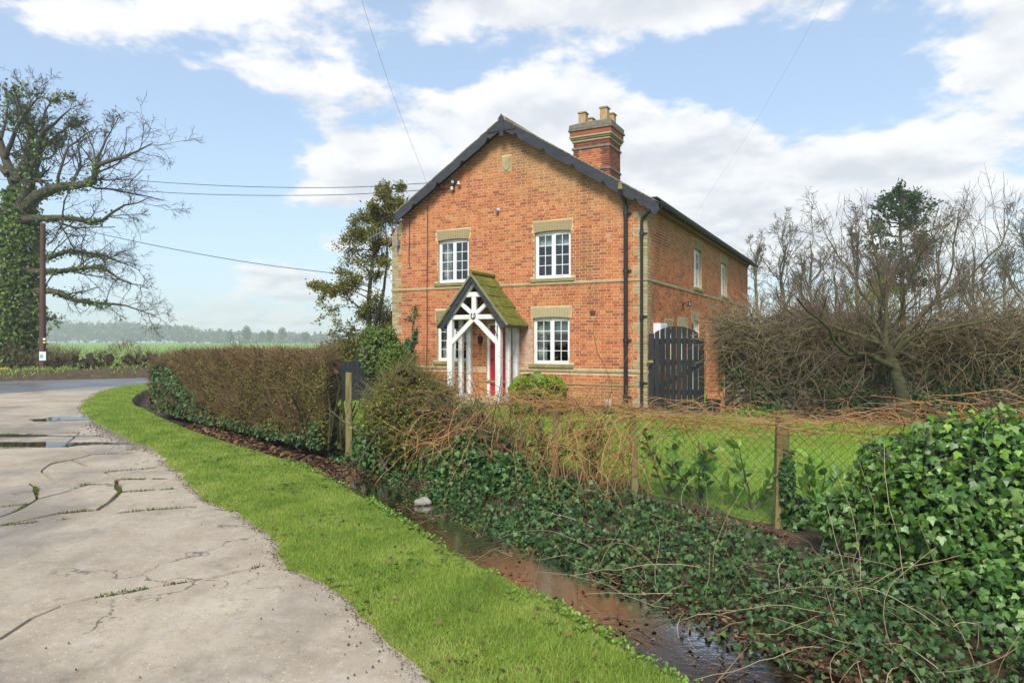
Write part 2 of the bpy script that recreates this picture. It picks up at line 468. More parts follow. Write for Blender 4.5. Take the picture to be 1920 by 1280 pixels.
MT['black_iron'] = vmat('black_iron', [(.010, .011, .012), (.022, .023, .025)], .38, 8, 4, .3, .1, 40, spec=.5)
MT['black_plastic'] = vmat('black_plastic', [(.012, .012, .013), (.03, .03, .03)], .5, 8, 3, .3, spec=.4)
MT['gate_wood'] = vmat('black_stained_wood', [(.007, .008, .009), (.016, .017, .018), (.036, .036, .035)], .6, 5, 6, .35, .35, 30, stretch=(6, 6, .5))
MT['roof_tile'] = vmat('lichen_roof_tile', [(.10, .085, .06), (.19, .165, .115), (.30, .26, .17), (.22, .20, .12)], .9, 6, 6, .5, .4, 40)
MT['moss_tile'] = vmat('moss_covered_tile', [(.035, .045, .012), (.11, .12, .018), (.19, .19, .03), (.26, .24, .05)], .95, 11, 7, .25, .9, 70, .02)
MT['clay_pot'] = vmat('clay_pot', [(.26, .16, .08), (.40, .28, .15), (.48, .36, .2)], .85, 9, 6, .3, .3, 40)
MT['lead'] = vmat('grey_cement', [(.09, .078, .058), (.16, .14, .105), (.24, .215, .16)], .85, 7, 6, .2, .3, 50)
MT['curtain'] = vmat('pale_curtain', [(.46, .48, .45), (.60, .62, .58)], .9, 4, 2, .2)
MT['blind'] = vmat('pale_green_blind', [(.38, .50, .46), (.48, .60, .55)], .9, 3, 2, .2)
MT['dark_room'] = vmat('dim_room', [(.035, .030, .025), (.06, .05, .042)], .9, 2, 2, .2)
MT['grey_plastic'] = vmat('pale_plastic', [(.62, .63, .66), (.72, .73, .75)], .4, 3, 2, .2)
MT['grey_metal'] = vmat('dull_metal', [(.22, .23, .24), (.42, .43, .45)], .4, 30, 3, .3, metal=.7)
def glass_mat():
    n = NT('window_glass')
    gl = n.N.new('ShaderNodeBsdfGlossy'); gl.inputs['Roughness'].default_value = .02; gl.inputs['Color'].default_value = (.95, .97, 1, 1)
    tr = n.N.new('ShaderNodeBsdfTransparent'); tr.inputs['Color'].default_value = (.72, .78, .76, 1)
    fr = n.N.new('ShaderNodeFresnel'); fr.inputs['IOR'].default_value = 1.52
    wob = n.N.new('ShaderNodeBump'); wob.inputs['Strength'].default_value = .03; wob.inputs['Distance'].default_value = .05
    n.L.new(n.noise(n.pos(), 2.5, 2), wob.inputs['Height']); n.L.new(wob.outputs[0], gl.inputs['Normal'])
    ms = n.N.new('ShaderNodeMixShader'); n.L.new(n.math('ADD', fr.outputs[0], .03, clamp=True), ms.inputs[0])
    n.L.new(tr.outputs[0], ms.inputs[1]); n.L.new(gl.outputs[0], ms.inputs[2]); n.L.new(ms.outputs[0], n.out.inputs['Surface'])
    return n.m
MT['glass'] = glass_mat()

def concrete_mat():
    n = NT('old_concrete'); p = n.pos()
    base = n.ramp(n.noise(p, .9, 7, .62), [(.26, .205, .138), (.385, .312, .225), (.475, .40, .302)], [.32, .5, .68])
    base = n.mix(n.rng(n.noise(p, 14, 5, .7), .4, .7, 0, .35), base, (.22, .19, .15))
    vo = n.voro(p, 52); peb = n.rng(vo['Distance'], .36, .20)
    pc = n.ramp(n.sep(vo['Color'])[0], [(.14, .10, .07), (.36, .27, .17), (.58, .46, .30), (.68, .62, .53)])
    base = n.mix(n.math('MULTIPLY', peb, n.rng(n.sep(vo['Color'])[1], .45, .55, 0, .75)), base, pc)
    base = n.mix(n.math('MULTIPLY', n.rnd(), .16), base, (.30, .26, .22))
    base = n.mix(n.rng(n.noise(n.mapv(p, (1.6, .5, 1)), 2.6, 7, .68), .52, .72, 0, .45), base, (.20, .165, .125))
    vc = n.N.new('ShaderNodeTexVoronoi'); vc.feature = 'DISTANCE_TO_EDGE'; vc.inputs['Scale'].default_value = .75
    ds = n.N.new('ShaderNodeVectorMath'); ds.operation = 'ADD'; nz = n.N.new('ShaderNodeTexNoise'); n.L.new(p, nz.inputs['Vector']); nz.inputs['Scale'].default_value = 2.2; nz.inputs['Detail'].default_value = 6
    n.L.new(p, ds.inputs[0]); n.L.new(nz.outputs['Color'], ds.inputs[1]); n.L.new(ds.outputs[0], vc.inputs['Vector'])
    hair = n.math('MULTIPLY', n.rng(vc.outputs['Distance'], .010, .003), n.rng(n.noise(p, .7, 3), .50, .56))
    base = n.mix(n.math('MULTIPLY', hair, .75), base, (.05, .045, .03))
    base = n.mix(n.rng(n.noise(p, 5.5, 8, .72), .50, .66, 0, .38), base, (.50, .44, .37))
    base = n.mix(n.rng(n.noise(n.mapv(p, (1, 1, 5)), 9, 8, .75), .56, .70, 0, .55), base, (.15, .12, .085))
    wet = n.rng(n.noise(n.mapv(p, (.8, .5, 1)), .6, 6, .62), .47, .60)                # damp patches left by rain
    col = n.mix(n.math('MULTIPLY', wet, .70), base, n.mix(1.0, base, (.62, .60, .60), 'MULTIPLY'))
    n.color(col)
    n.put(n.b.inputs['Roughness'], n.math('SUBTRACT', .82, n.math('MULTIPLY', wet, .46)))
    n.b.inputs['Specular IOR Level'].default_value = .5
    h = n.math('ADD', n.math('MULTIPLY', n.noise(p, 55, 5, .7), 1.0), n.math('MULTIPLY', peb, .35))
    n.bump(h, .30, .006)
    return n.m
MT['concrete'] = concrete_mat()
def asphalt_mat():
    n = NT('asphalt'); p = n.pos()
    c = n.ramp(n.noise(p, 1.2, 6), [(.085, .085, .09), (.13, .13, .135), (.17, .165, .165)])
    c = n.mix(n.rng(n.noise(p, 90, 3, .7), .5, .7, 0, .5), c, (.25, .24, .23))
    n.color(c); n.put(n.b.inputs['Roughness'], n.rng(n.noise(p, .5, 4), .4, .65, .35, .7)); n.b.inputs['Specular IOR Level'].default_value = .5
    n.bump(n.noise(p, 90, 3, .7), .3, .004); return n.m
MT['asphalt'] = asphalt_mat()
MT['soil'] = vmat('damp_soil', [(.035, .024, .014), (.075, .052, .03), (.12, .085, .05)], .9, 5, 8, 0, .8, 30, .03)
MT['dark_soil'] = vmat('dark_soil', [(.018, .014, .010), (.04, .03, .02), (.07, .055, .04)], .9, 6, 8, 0, .9, 30, .03)
MT['mud'] = vmat('ditch_mud', [(.022, .015, .009), (.055, .037, .020), (.10, .070, .040)], .85, 4, 8, 0, .8, 22, .03, spec=.25)
MT['turf'] = vmat('turf_ground', [(.075, .085, .018), (.125, .145, .025), (.17, .18, .04), (.20, .17, .06)], .95, 1.6, 8, 0, .5, 60, .01)
MT['lawn'] = vmat('lawn_ground', [(.11, .185, .018), (.16, .25, .024), (.19, .28, .034)], .95, 1.2, 7, 0, .5, 60, .01)
MT['field'] = vmat('field_crop', [(.13, .22, .03), (.17, .28, .04), (.21, .31, .055)], .95, .06, 8, 0, .4, 3, .1)
MT['grass'] = vmat('grass_blade', [(.075, .140, .022), (.165, .275, .038), (.275, .390, .060), (.40, .46, .11), (.52, .47, .21)], .55, 2.0, 8, .42, spec=.25, transl=.35)
MT['lawn_grass'] = vmat('lawn_blade', [(.135, .235, .028), (.22, .34, .042), (.31, .42, .062), (.40, .47, .09)], .55, .8, 6, .45, spec=.25, transl=.35)
MT['moss'] = vmat('crack_moss', [(.04, .055, .012), (.085, .115, .02), (.14, .155, .04)], .9, 8, 4, .5)
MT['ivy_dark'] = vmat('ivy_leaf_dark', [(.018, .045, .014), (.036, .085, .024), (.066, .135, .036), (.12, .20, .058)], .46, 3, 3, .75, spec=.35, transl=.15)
MT['ivy_light'] = vmat('ivy_leaf', [(.030, .080, .018), (.065, .15, .028), (.105, .215, .042), (.17, .29, .075), (.27, .37, .12)], .40, 3, 3, .75, spec=.45, transl=.22)
MT['laurel'] = vmat('laurel_leaf', [(.06, .15, .014), (.12, .26, .022), (.20, .36, .035), (.28, .44, .06)], .42, 3, 3, .7, spec=.4, transl=.2)
MT['ivy_mid'] = vmat('ivy_leaf_mid', [(.022, .058, .016), (.05, .115, .026), (.09, .18, .04), (.15, .25, .07)], .44, 3, 3, .75, spec=.4, transl=.2)
MT['bush_leaf'] = vmat('bush_leaf', [(.05, .075, .014), (.11, .15, .024), (.20, .24, .04), (.31, .33, .07)], .5, 3, 3, .7, transl=.25)
MT['twig_tan'] = vmat('tan_climber', [(.075, .056, .032), (.16, .122, .068), (.26, .205, .12), (.36, .29, .18)], .8, 4, 3, .75)
MT['grey_gravel'] = vmat('grey_gravel', [(.10, .085, .07), (.19, .165, .14), (.30, .27, .23)], .85, 9, 4, .8)
MT['weed'] = vmat('verge_weed', [(.07, .12, .02), (.13, .20, .03), (.20, .27, .05)], .5, 3, 3, .7, transl=.2)
MT['box_leaf'] = vmat('clipped_box_leaf', [(.08, .14, .012), (.17, .26, .018), (.29, .38, .030), (.42, .49, .06)], .5, 4, 3, .7, spec=.35, transl=.25)
MT['olive_leaf'] = vmat('olive_leaf', [(.06, .075, .012), (.13, .14, .024), (.22, .21, .04), (.30, .27, .06)], .5, 3, 3, .7, transl=.25)
MT['conifer'] = vmat('conifer_spray', [(.075, .10, .028), (.15, .165, .036), (.25, .225, .042), (.36, .27, .05)], .6, 1.0, 4, .6, transl=.35)
MT['pine'] = vmat('pine_needles', [(.025, .05, .02), (.05, .09, .032), (.09, .14, .05)], .6, 1.0, 4, .6, transl=.15)
MT['shrub'] = vmat('shrub_leaf', [(.03, .065, .014), (.075, .13, .022), (.14, .21, .035), (.22, .27, .06)], .45, 3, 3, .7, transl=.2)
MT['yellow_shrub'] = vmat('yellow_green_leaf', [(.12, .15, .02), (.22, .26, .03), (.32, .36, .06)], .5, 3, 3, .7, transl=.3)
MT['blossom'] = vmat('pink_blossom', [(.55, .30, .34), (.68, .42, .46), (.74, .55, .57)], .6, 4, 2, .8, transl=.3)
MT['twig'] = vmat('hedge_twig', [(.070, .046, .024), (.130, .086, .042), (.20, .135, .064), (.27, .19, .09)], .8, 4, 4, .7)
MT['twig_red'] = vmat('russet_twig', [(.11, .052, .032), (.19, .092, .052), (.27, .15, .085)], .8, 3, 3, .7)
MT['cherry_twig'] = vmat('cherry_twig', [(.06, .04, .03), (.11, .078, .055), (.17, .125, .09)], .75, 3, 3, .7)
MT['twig_olive'] = vmat('mossy_twig', [(.062, .054, .020), (.125, .108, .034), (.20, .17, .054), (.26, .22, .085)], .8, 4, 4, .7)
MT['vine'] = vmat('dry_vine', [(.17, .075, .026), (.30, .14, .050), (.42, .22, .085), (.50, .31, .15)], .7, 5, 3, .75)
MT['straw'] = vmat('dead_stem', [(.22, .16, .085), (.36, .28, .16), (.46, .38, .25)], .8, 5, 3, .75)
MT['dead_leaf'] = vmat('dead_leaf', [(.040, .022, .012), (.095, .050, .026), (.165, .090, .045), (.24, .15, .09)], .75, 5, 3, .75, transl=.1)
MT['bark'] = vmat('mossy_bark', [(.022, .020, .010), (.050, .047, .020), (.090, .086, .034), (.14, .125, .08)], .9, 6, 7, .2, .8, 25, .02)
MT['cherry_bark'] = vmat('cherry_bark', [(.020, .020, .010), (.048, .048, .020), (.085, .080, .040), (.17, .155, .11)], .85, 4, 8, .1, .9, 16, .03, stretch=(1, 1, 3.5))
MT['bark_grey'] = vmat('grey_bark', [(.06, .052, .034), (.12, .105, .068), (.20, .175, .115)], .9, 5, 6, .4)
MT['bark_dark'] = vmat('dark_oak_bark', [(.026, .024, .016), (.055, .050, .032), (.10, .092, .056)], .9, 4, 6, .4)
MT['flint'] = vmat('flint', [(.045, .042, .032), (.10, .092, .07), (.17, .16, .12), (.27, .25, .19)], .6, 9, 5, .7, .4, 30)
MT['flint_mortar'] = vmat('wall_mortar', [(.055, .045, .027), (.10, .083, .052), (.15, .125, .08)], .95, 4, 7, 0, .6, 30, .02)
MT['post_wood'] = vmat('lichened_post', [(.07, .062, .026), (.14, .12, .045), (.21, .18, .07), (.25, .22, .12)], .9, 7, 7, .2, .6, 40, .01, stretch=(3, 3, .6))
MT['pole_wood'] = vmat('tarred_pole', [(.045, .025, .018), (.085, .045, .032), (.12, .07, .05)], .8, 3, 6, .2, .4, 20, stretch=(4, 4, .4))
MT['wire'] = vmat('dark_wire', [(.02, .02, .022), (.035, .035, .04)], .6, 3, 2, .3)
MT['fence_wire'] = vmat('green_mesh_wire', [(.03, .075, .055), (.06, .12, .09)], .5, 3, 2, .3)
MT['black_panel'] = vmat('black_fence_board', [(.010, .012, .016), (.022, .026, .032)], .6, 3, 5, .5, .2, 20)
MT['yellow'] = vmat('yellow_plastic', [(.66, .40, .02), (.74, .48, .03)], .4, 3, 2, .3)
MT['black_print'] = vmat('black_print', [(.012, .012, .012), (.02, .02, .02)], .6, 3, 2, .3)
MT['paper'] = vmat('notice_paper', [(.60, .60, .58), (.72, .72, .70)], .7, 3, 2, .3)
MT['teal_print'] = vmat('teal_print', [(.10, .38, .36), (.16, .46, .42)], .7, 3, 2, .3)
MT['pale_stone'] = vmat('pale_stone', [(.42, .38, .32), (.58, .54, .47)], .85, 6, 5, .3, .3, 40)
MT['grey_stone'] = vmat('grey_stone', [(.22, .20, .17), (.36, .34, .30)], .8, 6, 5, .3, .3, 40)
MT['rubble'] = vmat('brown_rubble', [(.10, .07, .045), (.19, .14, .09), (.26, .20, .14)], .8, 5, 6, .3, .5, 30)
MT['lattice'] = vmat('weathered_lattice', [(.11, .09, .035), (.21, .18, .075), (.28, .25, .12)], .85, 6, 5, .6)
def water_mat(name, tint, rough=.03, bump=.05, ior=1.33, bs=9):
    n = NT(name)
    gl = n.N.new('ShaderNodeBsdfGlossy'); gl.inputs['Roughness'].default_value = rough
    tr = n.N.new('ShaderNodeBsdfTransparent'); tr.inputs['Color'].default_value = (*tint, 1)
    fr = n.N.new('ShaderNodeFresnel'); fr.inputs['IOR'].default_value = ior
    wob = n.N.new('ShaderNodeBump'); wob.inputs['Strength'].default_value = bump; wob.inputs['Distance'].default_value = .03
    n.L.new(n.noise(n.pos(), bs, 3), wob.inputs['Height']); n.L.new(wob.outputs[0], gl.inputs['Normal']); n.L.new(wob.outputs[0], fr.inputs['Normal'])
    ms = n.N.new('ShaderNodeMixShader'); n.L.new(fr.outputs[0], ms.inputs[0])
    n.L.new(tr.outputs[0], ms.inputs[1]); n.L.new(gl.outputs[0], ms.inputs[2]); n.L.new(ms.outputs[0], n.out.inputs['Surface'])
    return n.m
MT['water'] = water_mat('ditch_water', (.46, .34, .22), .10, .07, 1.085, 22)
MT['puddle'] = water_mat('puddle_water', (.50, .46, .42), .02, .03, bs=3)

# ---------------------------------------------------------------- ground: track, verge, ditch, lawn, road, field
EDGE = resample([(1.9, .1), (1.2, .9), (.4, 2.1)] + [G(*p) for p in ((800, 1280), (700, 1180), (612, 1108), (545, 1068), (515, 1018), (470, 985), (400, 945), (340, 900),
                (292, 852), (225, 822), (172, 790), (152, 758), (200, 731), (262, 722))], 220)
_en = np.gradient(EDGE, axis=0); _en = np.stack([_en[:, 1], -_en[:, 0]], 1) / np.linalg.norm(_en, axis=1, keepdims=True)
_q = np.arange(220.)
EDGE = EDGE + _en * (.03 * np.sin(_q * .53) * np.sin(_q * .17 + 1) + .018 * RNG.normal(size=220))[:, None]
LIP = resample([(3.6, .0), (2.6, .9), (1.75, 2.1)] + [G(*p, .13) for p in ((1375, 1280), (1195, 1190), (995, 1080), (850, 1010), (765, 962), (645, 893), (540, 850), (420, 815),
               (330, 785), (280, 763), (246, 744))] + [(-12.1, 22.6), (-12.4, 25.5)], 220)
def normals2(pl):
    t = np.gradient(pl, axis=0); t /= np.linalg.norm(t, axis=1, keepdims=True)
    return np.stack([t[:, 1], -t[:, 0]], 1)          # to the right of travel (towards the garden)
LN = normals2(LIP)
for _ in range(12): LN[1:-1] = (LN[:-2] + LN[1:-1] * 2 + LN[2:]) / 4
LN /= np.linalg.norm(LN, axis=1, keepdims=True)
def hnoise(x, y, s=1.0, seed=0.):
    return (np.sin(x * 2.1 * s + seed) * np.cos(y * 1.7 * s + 1.3 + seed) + .5 * np.sin(x * 4.7 * s + y * 3.9 * s + seed) + .3 * np.cos(x * 9.3 * s - y * 8.1 * s)) / 1.8
def grid_faces(a, b):
    i = np.arange(a * b).reshape(a, b)
    return np.stack([i[:-1, :-1], i[:-1, 1:], i[1:, 1:], i[1:, :-1]], -1).reshape(-1, 4)
# verge
NB = 26
bb = np.linspace(0, 1, NB)
def verge_pt(k, b):     # k fractional index along, b across (0 track edge .. 1 ditch lip)
    i = np.minimum(k.astype(int), len(EDGE) - 2); f = (k - i)[:, None]
    e = EDGE[i] * (1 - f) + EDGE[i + 1] * f; l = LIP[i] * (1 - f) + LIP[i + 1] * f
    xy = e * (1 - b[:, None]) + l * b[:, None]
    w = np.linalg.norm(l - e, axis=1)
    z = .05 * (1 - np.exp(-b * w / .14)) - .005 - .03 * np.clip((b - .86) / .14, 0, 1) ** 2 + .012 * hnoise(xy[:, 0], xy[:, 1], 1.2)
    return np.column_stack([xy, z])
kk, bbm = np.meshgrid(np.arange(len(EDGE), dtype=float), bb, indexing='ij')
VV = verge_pt(np.minimum(kk.ravel(), len(EDGE) - 1.0001), bbm.ravel())
tag(mesh_np('grass_verge', VV, [grid_faces(len(EDGE), NB)[:, ::-1]], MT['turf'], smooth=True), kind='structure')
# ditch: profile across s
def ditch_depth(i):
    Y = LIP[i, 1]
    return np.interp(Y, [0, 8.5, 10.2, 12, 19, 22.5, 30], [.255, .245, .20, .12, .24, .10, 0.0])
SW = np.interp(LIP[:, 1], [0, 9, 11, 14, 21, 26], [2.15, 2.15, 2.0, 1.2, 1.1, 1.0])     # width of the corridor
SS = np.array([0, .05, .10, .17, .25, .4, .55, .75, .9, 1.02, 1.14, 1.26, 1.40, 1.55, 1.72, 1.88, 2.0]) / 2.0
PR = np.array([.03, -.06, -.30, -.70, -.93, -1, -1.02, -1, -1, -.97, -.86, -.66, -.45, -.27, -.12, -.03, 0])
ii = np.arange(len(LIP)); dd = ditch_depth(ii)
dv = np.zeros((len(LIP), len(SS), 3))
for j, (s_, p_) in enumerate(zip(SS, PR)):
    xy = LIP + LN * (SW * s_)[:, None]; dv[:, j, :2] = xy
    dv[:, j, 2] = p_ * dd + ((.022 * hnoise(xy[:, 0], xy[:, 1], 1.6, 2) + .022 * hnoise(xy[:, 0], xy[:, 1], 3.9, 5)) * (1 if 0 < j < len(SS) - 1 else 0)) + (0 if j else .02)
tag(mesh_np('ditch', dv.reshape(-1, 3), [grid_faces(*dv.shape[:2])[:, ::-1]], MT['mud'], smooth=True), kind='structure')
# water in the ditch
WL = -.226
ws = []
for s_ in (.10, 1.66): ws.append(np.column_stack([LIP + LN * (s_), np.full(len(LIP), WL)]))
wi = LIP[:, 1] < 9.6
wv = np.stack([w[wi] for w in ws], 1)
tag(mesh_np('stream_water', wv.reshape(-1, 3), [grid_faces(*wv.shape[:2])[:, ::-1]], MT['water'], smooth=True), kind='structure')
# lawn, from the ditch's far edge to beyond the garden wall
RB = LIP + LN * SW[:, None]
lawn_poly = [tuple(p) for p in RB if p[1] < 21] + [(-9.5, 24), (10, 26), (16, 14), (16, .2)]
def flat(name, poly, z, mat, kind='structure'):
    tris = tessellate_polygon([[Vector((p[0], p[1], 0)) for p in poly]])
    V = np.array([(p[0], p[1], z) for p in poly]); T = np.array(tris, int)
    a, b, c = V[T[:, 0]], V[T[:, 1]], V[T[:, 2]]
    fl = np.cross(b - a, c - a)[:, 2] < 0; T[fl] = T[fl][:, ::-1]
    o = mesh_np(name, V, [T], mat); o['kind'] = kind; return o
flat('lawn', lawn_poly, 0.0, MT['lawn'])
# the wide ground with the ditch corridor left open
hole = [tuple(p) for p in LIP] + [tuple(p) for p in RB[::-1]]
outer = [(-900, -40), (900, -40), (900, 900), (-900, 900)]
tris = tessellate_polygon([[Vector((*p, 0)) for p in outer], [Vector((*p, 0)) for p in hole]])
V = np.array([(*p, -.03) for p in outer + hole]); T = np.array(tris, int)
a_, b_, c_ = V[T[:, 0]], V[T[:, 1]], V[T[:, 2]]
fl = np.cross(b_ - a_, c_ - a_)[:, 2] < 0; T[fl] = T[fl][:, ::-1]
tag(mesh_np('ground', V, [T], MT['field']), kind='structure')
# under the track: dark joint fill
flat('track_bed', [tuple(p) for p in EDGE[10:]] + [(-15.2, 23.4), (-60, -6), (-30, -6), (1.5, -6)], -.026, MT['dark_soil'])
# road
ROAD_DIR = np.array([.80, .60])
flat('road', [(-60, -9.0), (-15.6, 20.9), (-13.9, 23.8), (-10.5, 26.8), (10, 40), (60, 66), (60, 73), (8, 45.2), (-12.3, 32.6), (-16.2, 29.6), (-21.0, 26.8), (-34, 17), (-60, -1)], .004, MT['asphalt'])

# concrete slabs of the track, each its own piece with open joints
TRACK = empty('concrete_track', (0, 0, 0)); TRACK['kind'] = 'structure'
J1 = [(-900, 1330), (0, 1150), (120, 1135), (173, 1123), (300, 1100), (400, 1085), (490, 1063), (640, 1040)]
J2 = [(-900, 1040), (0, 987), (120, 975), (250, 960), (384, 950), (480, 945)]
slabs = [
    [(-900, 1330), (0, 1150), (120, 1135), (61, 1160), (0, 1200), (-900, 1500)],
    [(-900, 1500), (0, 1200), (61, 1160), (120, 1135)] + J1[3:] + [(940, 1290), (1150, 1500), (-900, 2600)],
    J1 + [(560, 985), (480, 945)] + J2[::-1][1:],
    [(-900, 1000), (0, 952), (54, 947), (28, 961), (0, 971), (-900, 1020)],
    [(-900, 1020), (0, 971), (28, 961), (54, 947), (70, 937), (122, 924), (164, 910), (218, 910), (225, 924), (206, 942), (183, 957), (108, 964), (0, 987), (-900, 1040)],
    [(108, 964), (183, 957), (206, 942), (225, 924), (365, 914), (430, 912), (480, 945), (384, 950), (250, 960), (120, 975), (0, 987)],
    [(-900, 950), (0, 903), (33, 900), (56, 904), (66, 914), (70, 937), (54, 947), (0, 952), (-900, 1000)],
    [(56, 904), (98, 900), (127, 908), (164, 910), (122, 924), (70, 937), (66, 914)],
    [(14, 877), (47, 879), (77, 884), (98, 900), (56, 904), (33, 900), (0, 903), (-900, 950), (-900, 905)],
    [(77, 884), (94, 872), (134, 863), (197, 886), (220, 900), (218, 910), (164, 910), (127, 908), (98, 900)],
    [(220, 900), (337, 898), (420, 895), (430, 912), (365, 914), (225, 924), (218, 910)],
    [(197, 886), (300, 877), (390, 872), (420, 895), (337, 898), (220, 900)],
    [(134, 863), (173, 853), (281, 849), (365, 846), (390, 872), (300, 877), (197, 886)],
    [(-900, 905), (14, 877), (47, 879), (77, 884), (94, 872), (134, 863), (173, 853), (120, 838), (0, 842), (-900, 862)],
    [(120, 838), (150, 812), (330, 812), (365, 846), (281, 849), (173, 853)],
    [(-900, 862), (0, 842), (120, 838), (150, 812), (0, 815), (-900, 822)],
    [(-900, 822), (0, 815), (150, 812), (330, 812), (290, 783), (-900, 788)],
    [(-900, 788), (290, 783), (240, 764), (-900, 768)],
    [(-900, 768), (240, 764), (230, 750), (-900, 755)],
    [(-900, 755), (230, 750), (270, 722), (160, 728), (0, 738.5), (-900, 752)],
]
def jag(poly, step=.16, amp=.016):
    o = []
    for k in range(len(poly)):
        a, b = np.array(poly[k]), np.array(poly[(k + 1) % len(poly)])
        L = np.linalg.norm(b - a)
        if L < 1e-4: continue
        n = int(min(max(1, L / step), 60))
        d = np.array([-(b - a)[1], (b - a)[0]]) / L
        for q in range(n):
            t = q / n; p = a * (1 - t) + b * t
            if q: p = p + d * amp * (math.sin(p[0] * 9.1 + p[1] * 7.7) + .7 * math.sin(p[0] * 25.7 - p[1] * 21.1))
            o.append(p)
    return o
for k, sl in enumerate(slabs):
    w = [G(*p) for p in sl]
    pts = np.array(jag(w)); x_, y_ = pts.T
    if np.sum(x_ * np.roll(y_, -1) - np.roll(x_, -1) * y_) < 0: pts = pts[::-1]
    def inset(q, d):
        e = np.roll(q, -1, axis=0) - q; e /= np.maximum(np.linalg.norm(e, axis=1, keepdims=True), 1e-6); nl = np.stack([-e[:, 1], e[:, 0]], 1); npv = np.roll(nl, 1, axis=0)
        m = nl + npv; m /= np.maximum(np.linalg.norm(m, axis=1, keepdims=True), 1e-3); c = np.clip(np.sum(m * nl, axis=1), .7, 1)
        return q + m * (d / c)[:, None]
    gap = .007 if k in (0, 1, 2) else .010
    lo, hi = inset(pts, gap), inset(pts, gap + .008); n_ = len(pts); zt_ = .006 + .0015 * (k % 5)
    tr_ = np.array(tessellate_polygon([[Vector((*p, 0)) for p in hi]]), int)
    V = np.vstack([np.column_stack([lo, np.full(n_, -.024)]), np.column_stack([hi, np.full(n_, zt_)])])
    ii_ = np.arange(n_); T = tr_ + n_; A0, B0, C0 = V[T[:, 0]], V[T[:, 1]], V[T[:, 2]]; fl = np.cross(B0 - A0, C0 - A0)[:, 2] < 0; T[fl] = T[fl][:, ::-1]
    mesh_np('slab', V, [T, np.stack([ii_, (ii_ + 1) % n_, (ii_ + 1) % n_ + n_, ii_ + n_], 1)], MT['concrete'], TRACK)
# puddles
def blob(cx, cy, rx, ry, n=48, seed=0, rot=0.):
    o = []
    for k in range(n):
        a = 2 * PI * k / n
        r = 1 + .22 * math.sin(3 * a + seed) + .14 * math.sin(5 * a + 2 * seed) + .08 * math.sin(9 * a + seed)
        x, y = rx * r * math.cos(a), ry * r * math.sin(a)
        o.append((cx + x * math.cos(rot) - y * math.sin(rot), cy + x * math.sin(rot) + y * math.cos(rot)))
    return o
for (px, py, rx, ry, sd) in ((75, 834, 1.3, .26, .4), (120, 786, .60, .40, 1.7), (60, 818, 1.0, .12, 2.1)):
    g = G(px, py); flat('puddle', blob(*g, rx, ry, seed=sd), .0175, MT['puddle'])

# ================================================================ THE HOUSE (local frame: x along the front, 0 = near right corner, -y = towards the viewer, side wall at x = 0)
WID, LEN = 7.66, 15.05
APX, APZ, SLOPE = -3.83, 7.50, .625
CRS, JT = .0765, .0085
def gable_z(x): return APZ - .17 - SLOPE * abs(x - APX)
S1, S1T, S2, S2T = .825, .895, 3.06, 3.125       # string courses
FW = {'UR': (-3.02, -1.99, 3.235, 4.46), 'UL': (-6.05, -5.03, 3.245, 4.46), 'LR': (-3.07, -2.02, 1.02, 2.235), 'LL': (-6.09, -5.05, 1.05, 2.22)}
SWN = {'W1': (4.85, 5.95, 3.25, 4.46), 'W2': (9.10, 10.25, 3.25, 4.46)}
DOOR = (-4.47, -3.62, .12, 2.10)

def bond(x0, x1, z0, z1, skip=(), xr=None, seed=0):
    """Flemish bond rectangles clipped to the wall and to the openings (skip)"""
    rng = random.Random(seed); out = []; row = 0; z = z0
    while z + CRS * .5 < z1:
        zb, zt = z + JT / 2, min(z + CRS - JT / 2, z1)
        a, b = (x0, x1) if xr is None else xr(zt, row)
        x = x0 - .3375 - (.0 if row % 2 else .16875) + rng.uniform(-.012, .012); k = 0
        while x < b:
            w = .2245 if k % 2 == 0 else .1130
            xa, xb = max(x + JT / 2, a), min(x + w - JT / 2, b)
            segs = [(xa, xb)]
            for (sx0, sx1, sz0, sz1) in skip:
                if zt <= sz0 + .012 or zb >= sz1 - .012: continue
                ns = []
                for (p, q) in segs:
                    if q <= sx0 or p >= sx1: ns.append((p, q)); continue
                    if p < sx0: ns.append((p, sx0 - JT / 2))
                    if q > sx1: ns.append((sx1 + JT / 2, q))
                segs = ns
            for (p, q) in segs:
                if q - p > .028: out.append((p, q, zb, zt, k % 2 == 0 and abs(q - p - (.2245 - JT)) < .001))
            x += w; k += 1
        z += CRS; row += 1
    return out
def brick_mesh(rects, mapf, base=-.004, proud=.007, jit=.003, ins=.004):
    r = np.array([q[:4] for q in rects]); n = len(r)
    d = proud + RNG.uniform(-jit, jit, n); x0, x1, z0, z1 = r.T
    V = np.zeros((n, 8, 3))
    cs = [(x0, z0), (x1, z0), (x1, z1), (x0, z1)]; ci = [(x0 + ins, z0 + ins), (x1 - ins, z0 + ins), (x1 - ins, z1 - ins), (x0 + ins, z1 - ins)]
    for k in range(4):
        V[:, k] = np.column_stack(mapf(cs[k][0], np.full(n, base), cs[k][1])); V[:, 4 + k] = np.column_stack(mapf(ci[k][0], d, ci[k][1]))
    T = np.array([(4, 5, 6, 7), (0, 1, 5, 4), (1, 2, 6, 5), (2, 3, 7, 6), (3, 0, 4, 7)])
    return V.reshape(-1, 3), (T[None] + (np.arange(n) * 8)[:, None, None]).reshape(-1, 4), np.repeat(RNG.random(n), 8)
front_map = lambda u, d, z: (u, -d, z)
side_map = lambda u, d, z: (d, u, z)
def bricks(name, rects, mapf, mat, parent, **k):
    V, Fq, R = brick_mesh(rects, mapf, **k)
    return mesh_np(name, V, [Fq], mat, parent, R, kind='stuff')
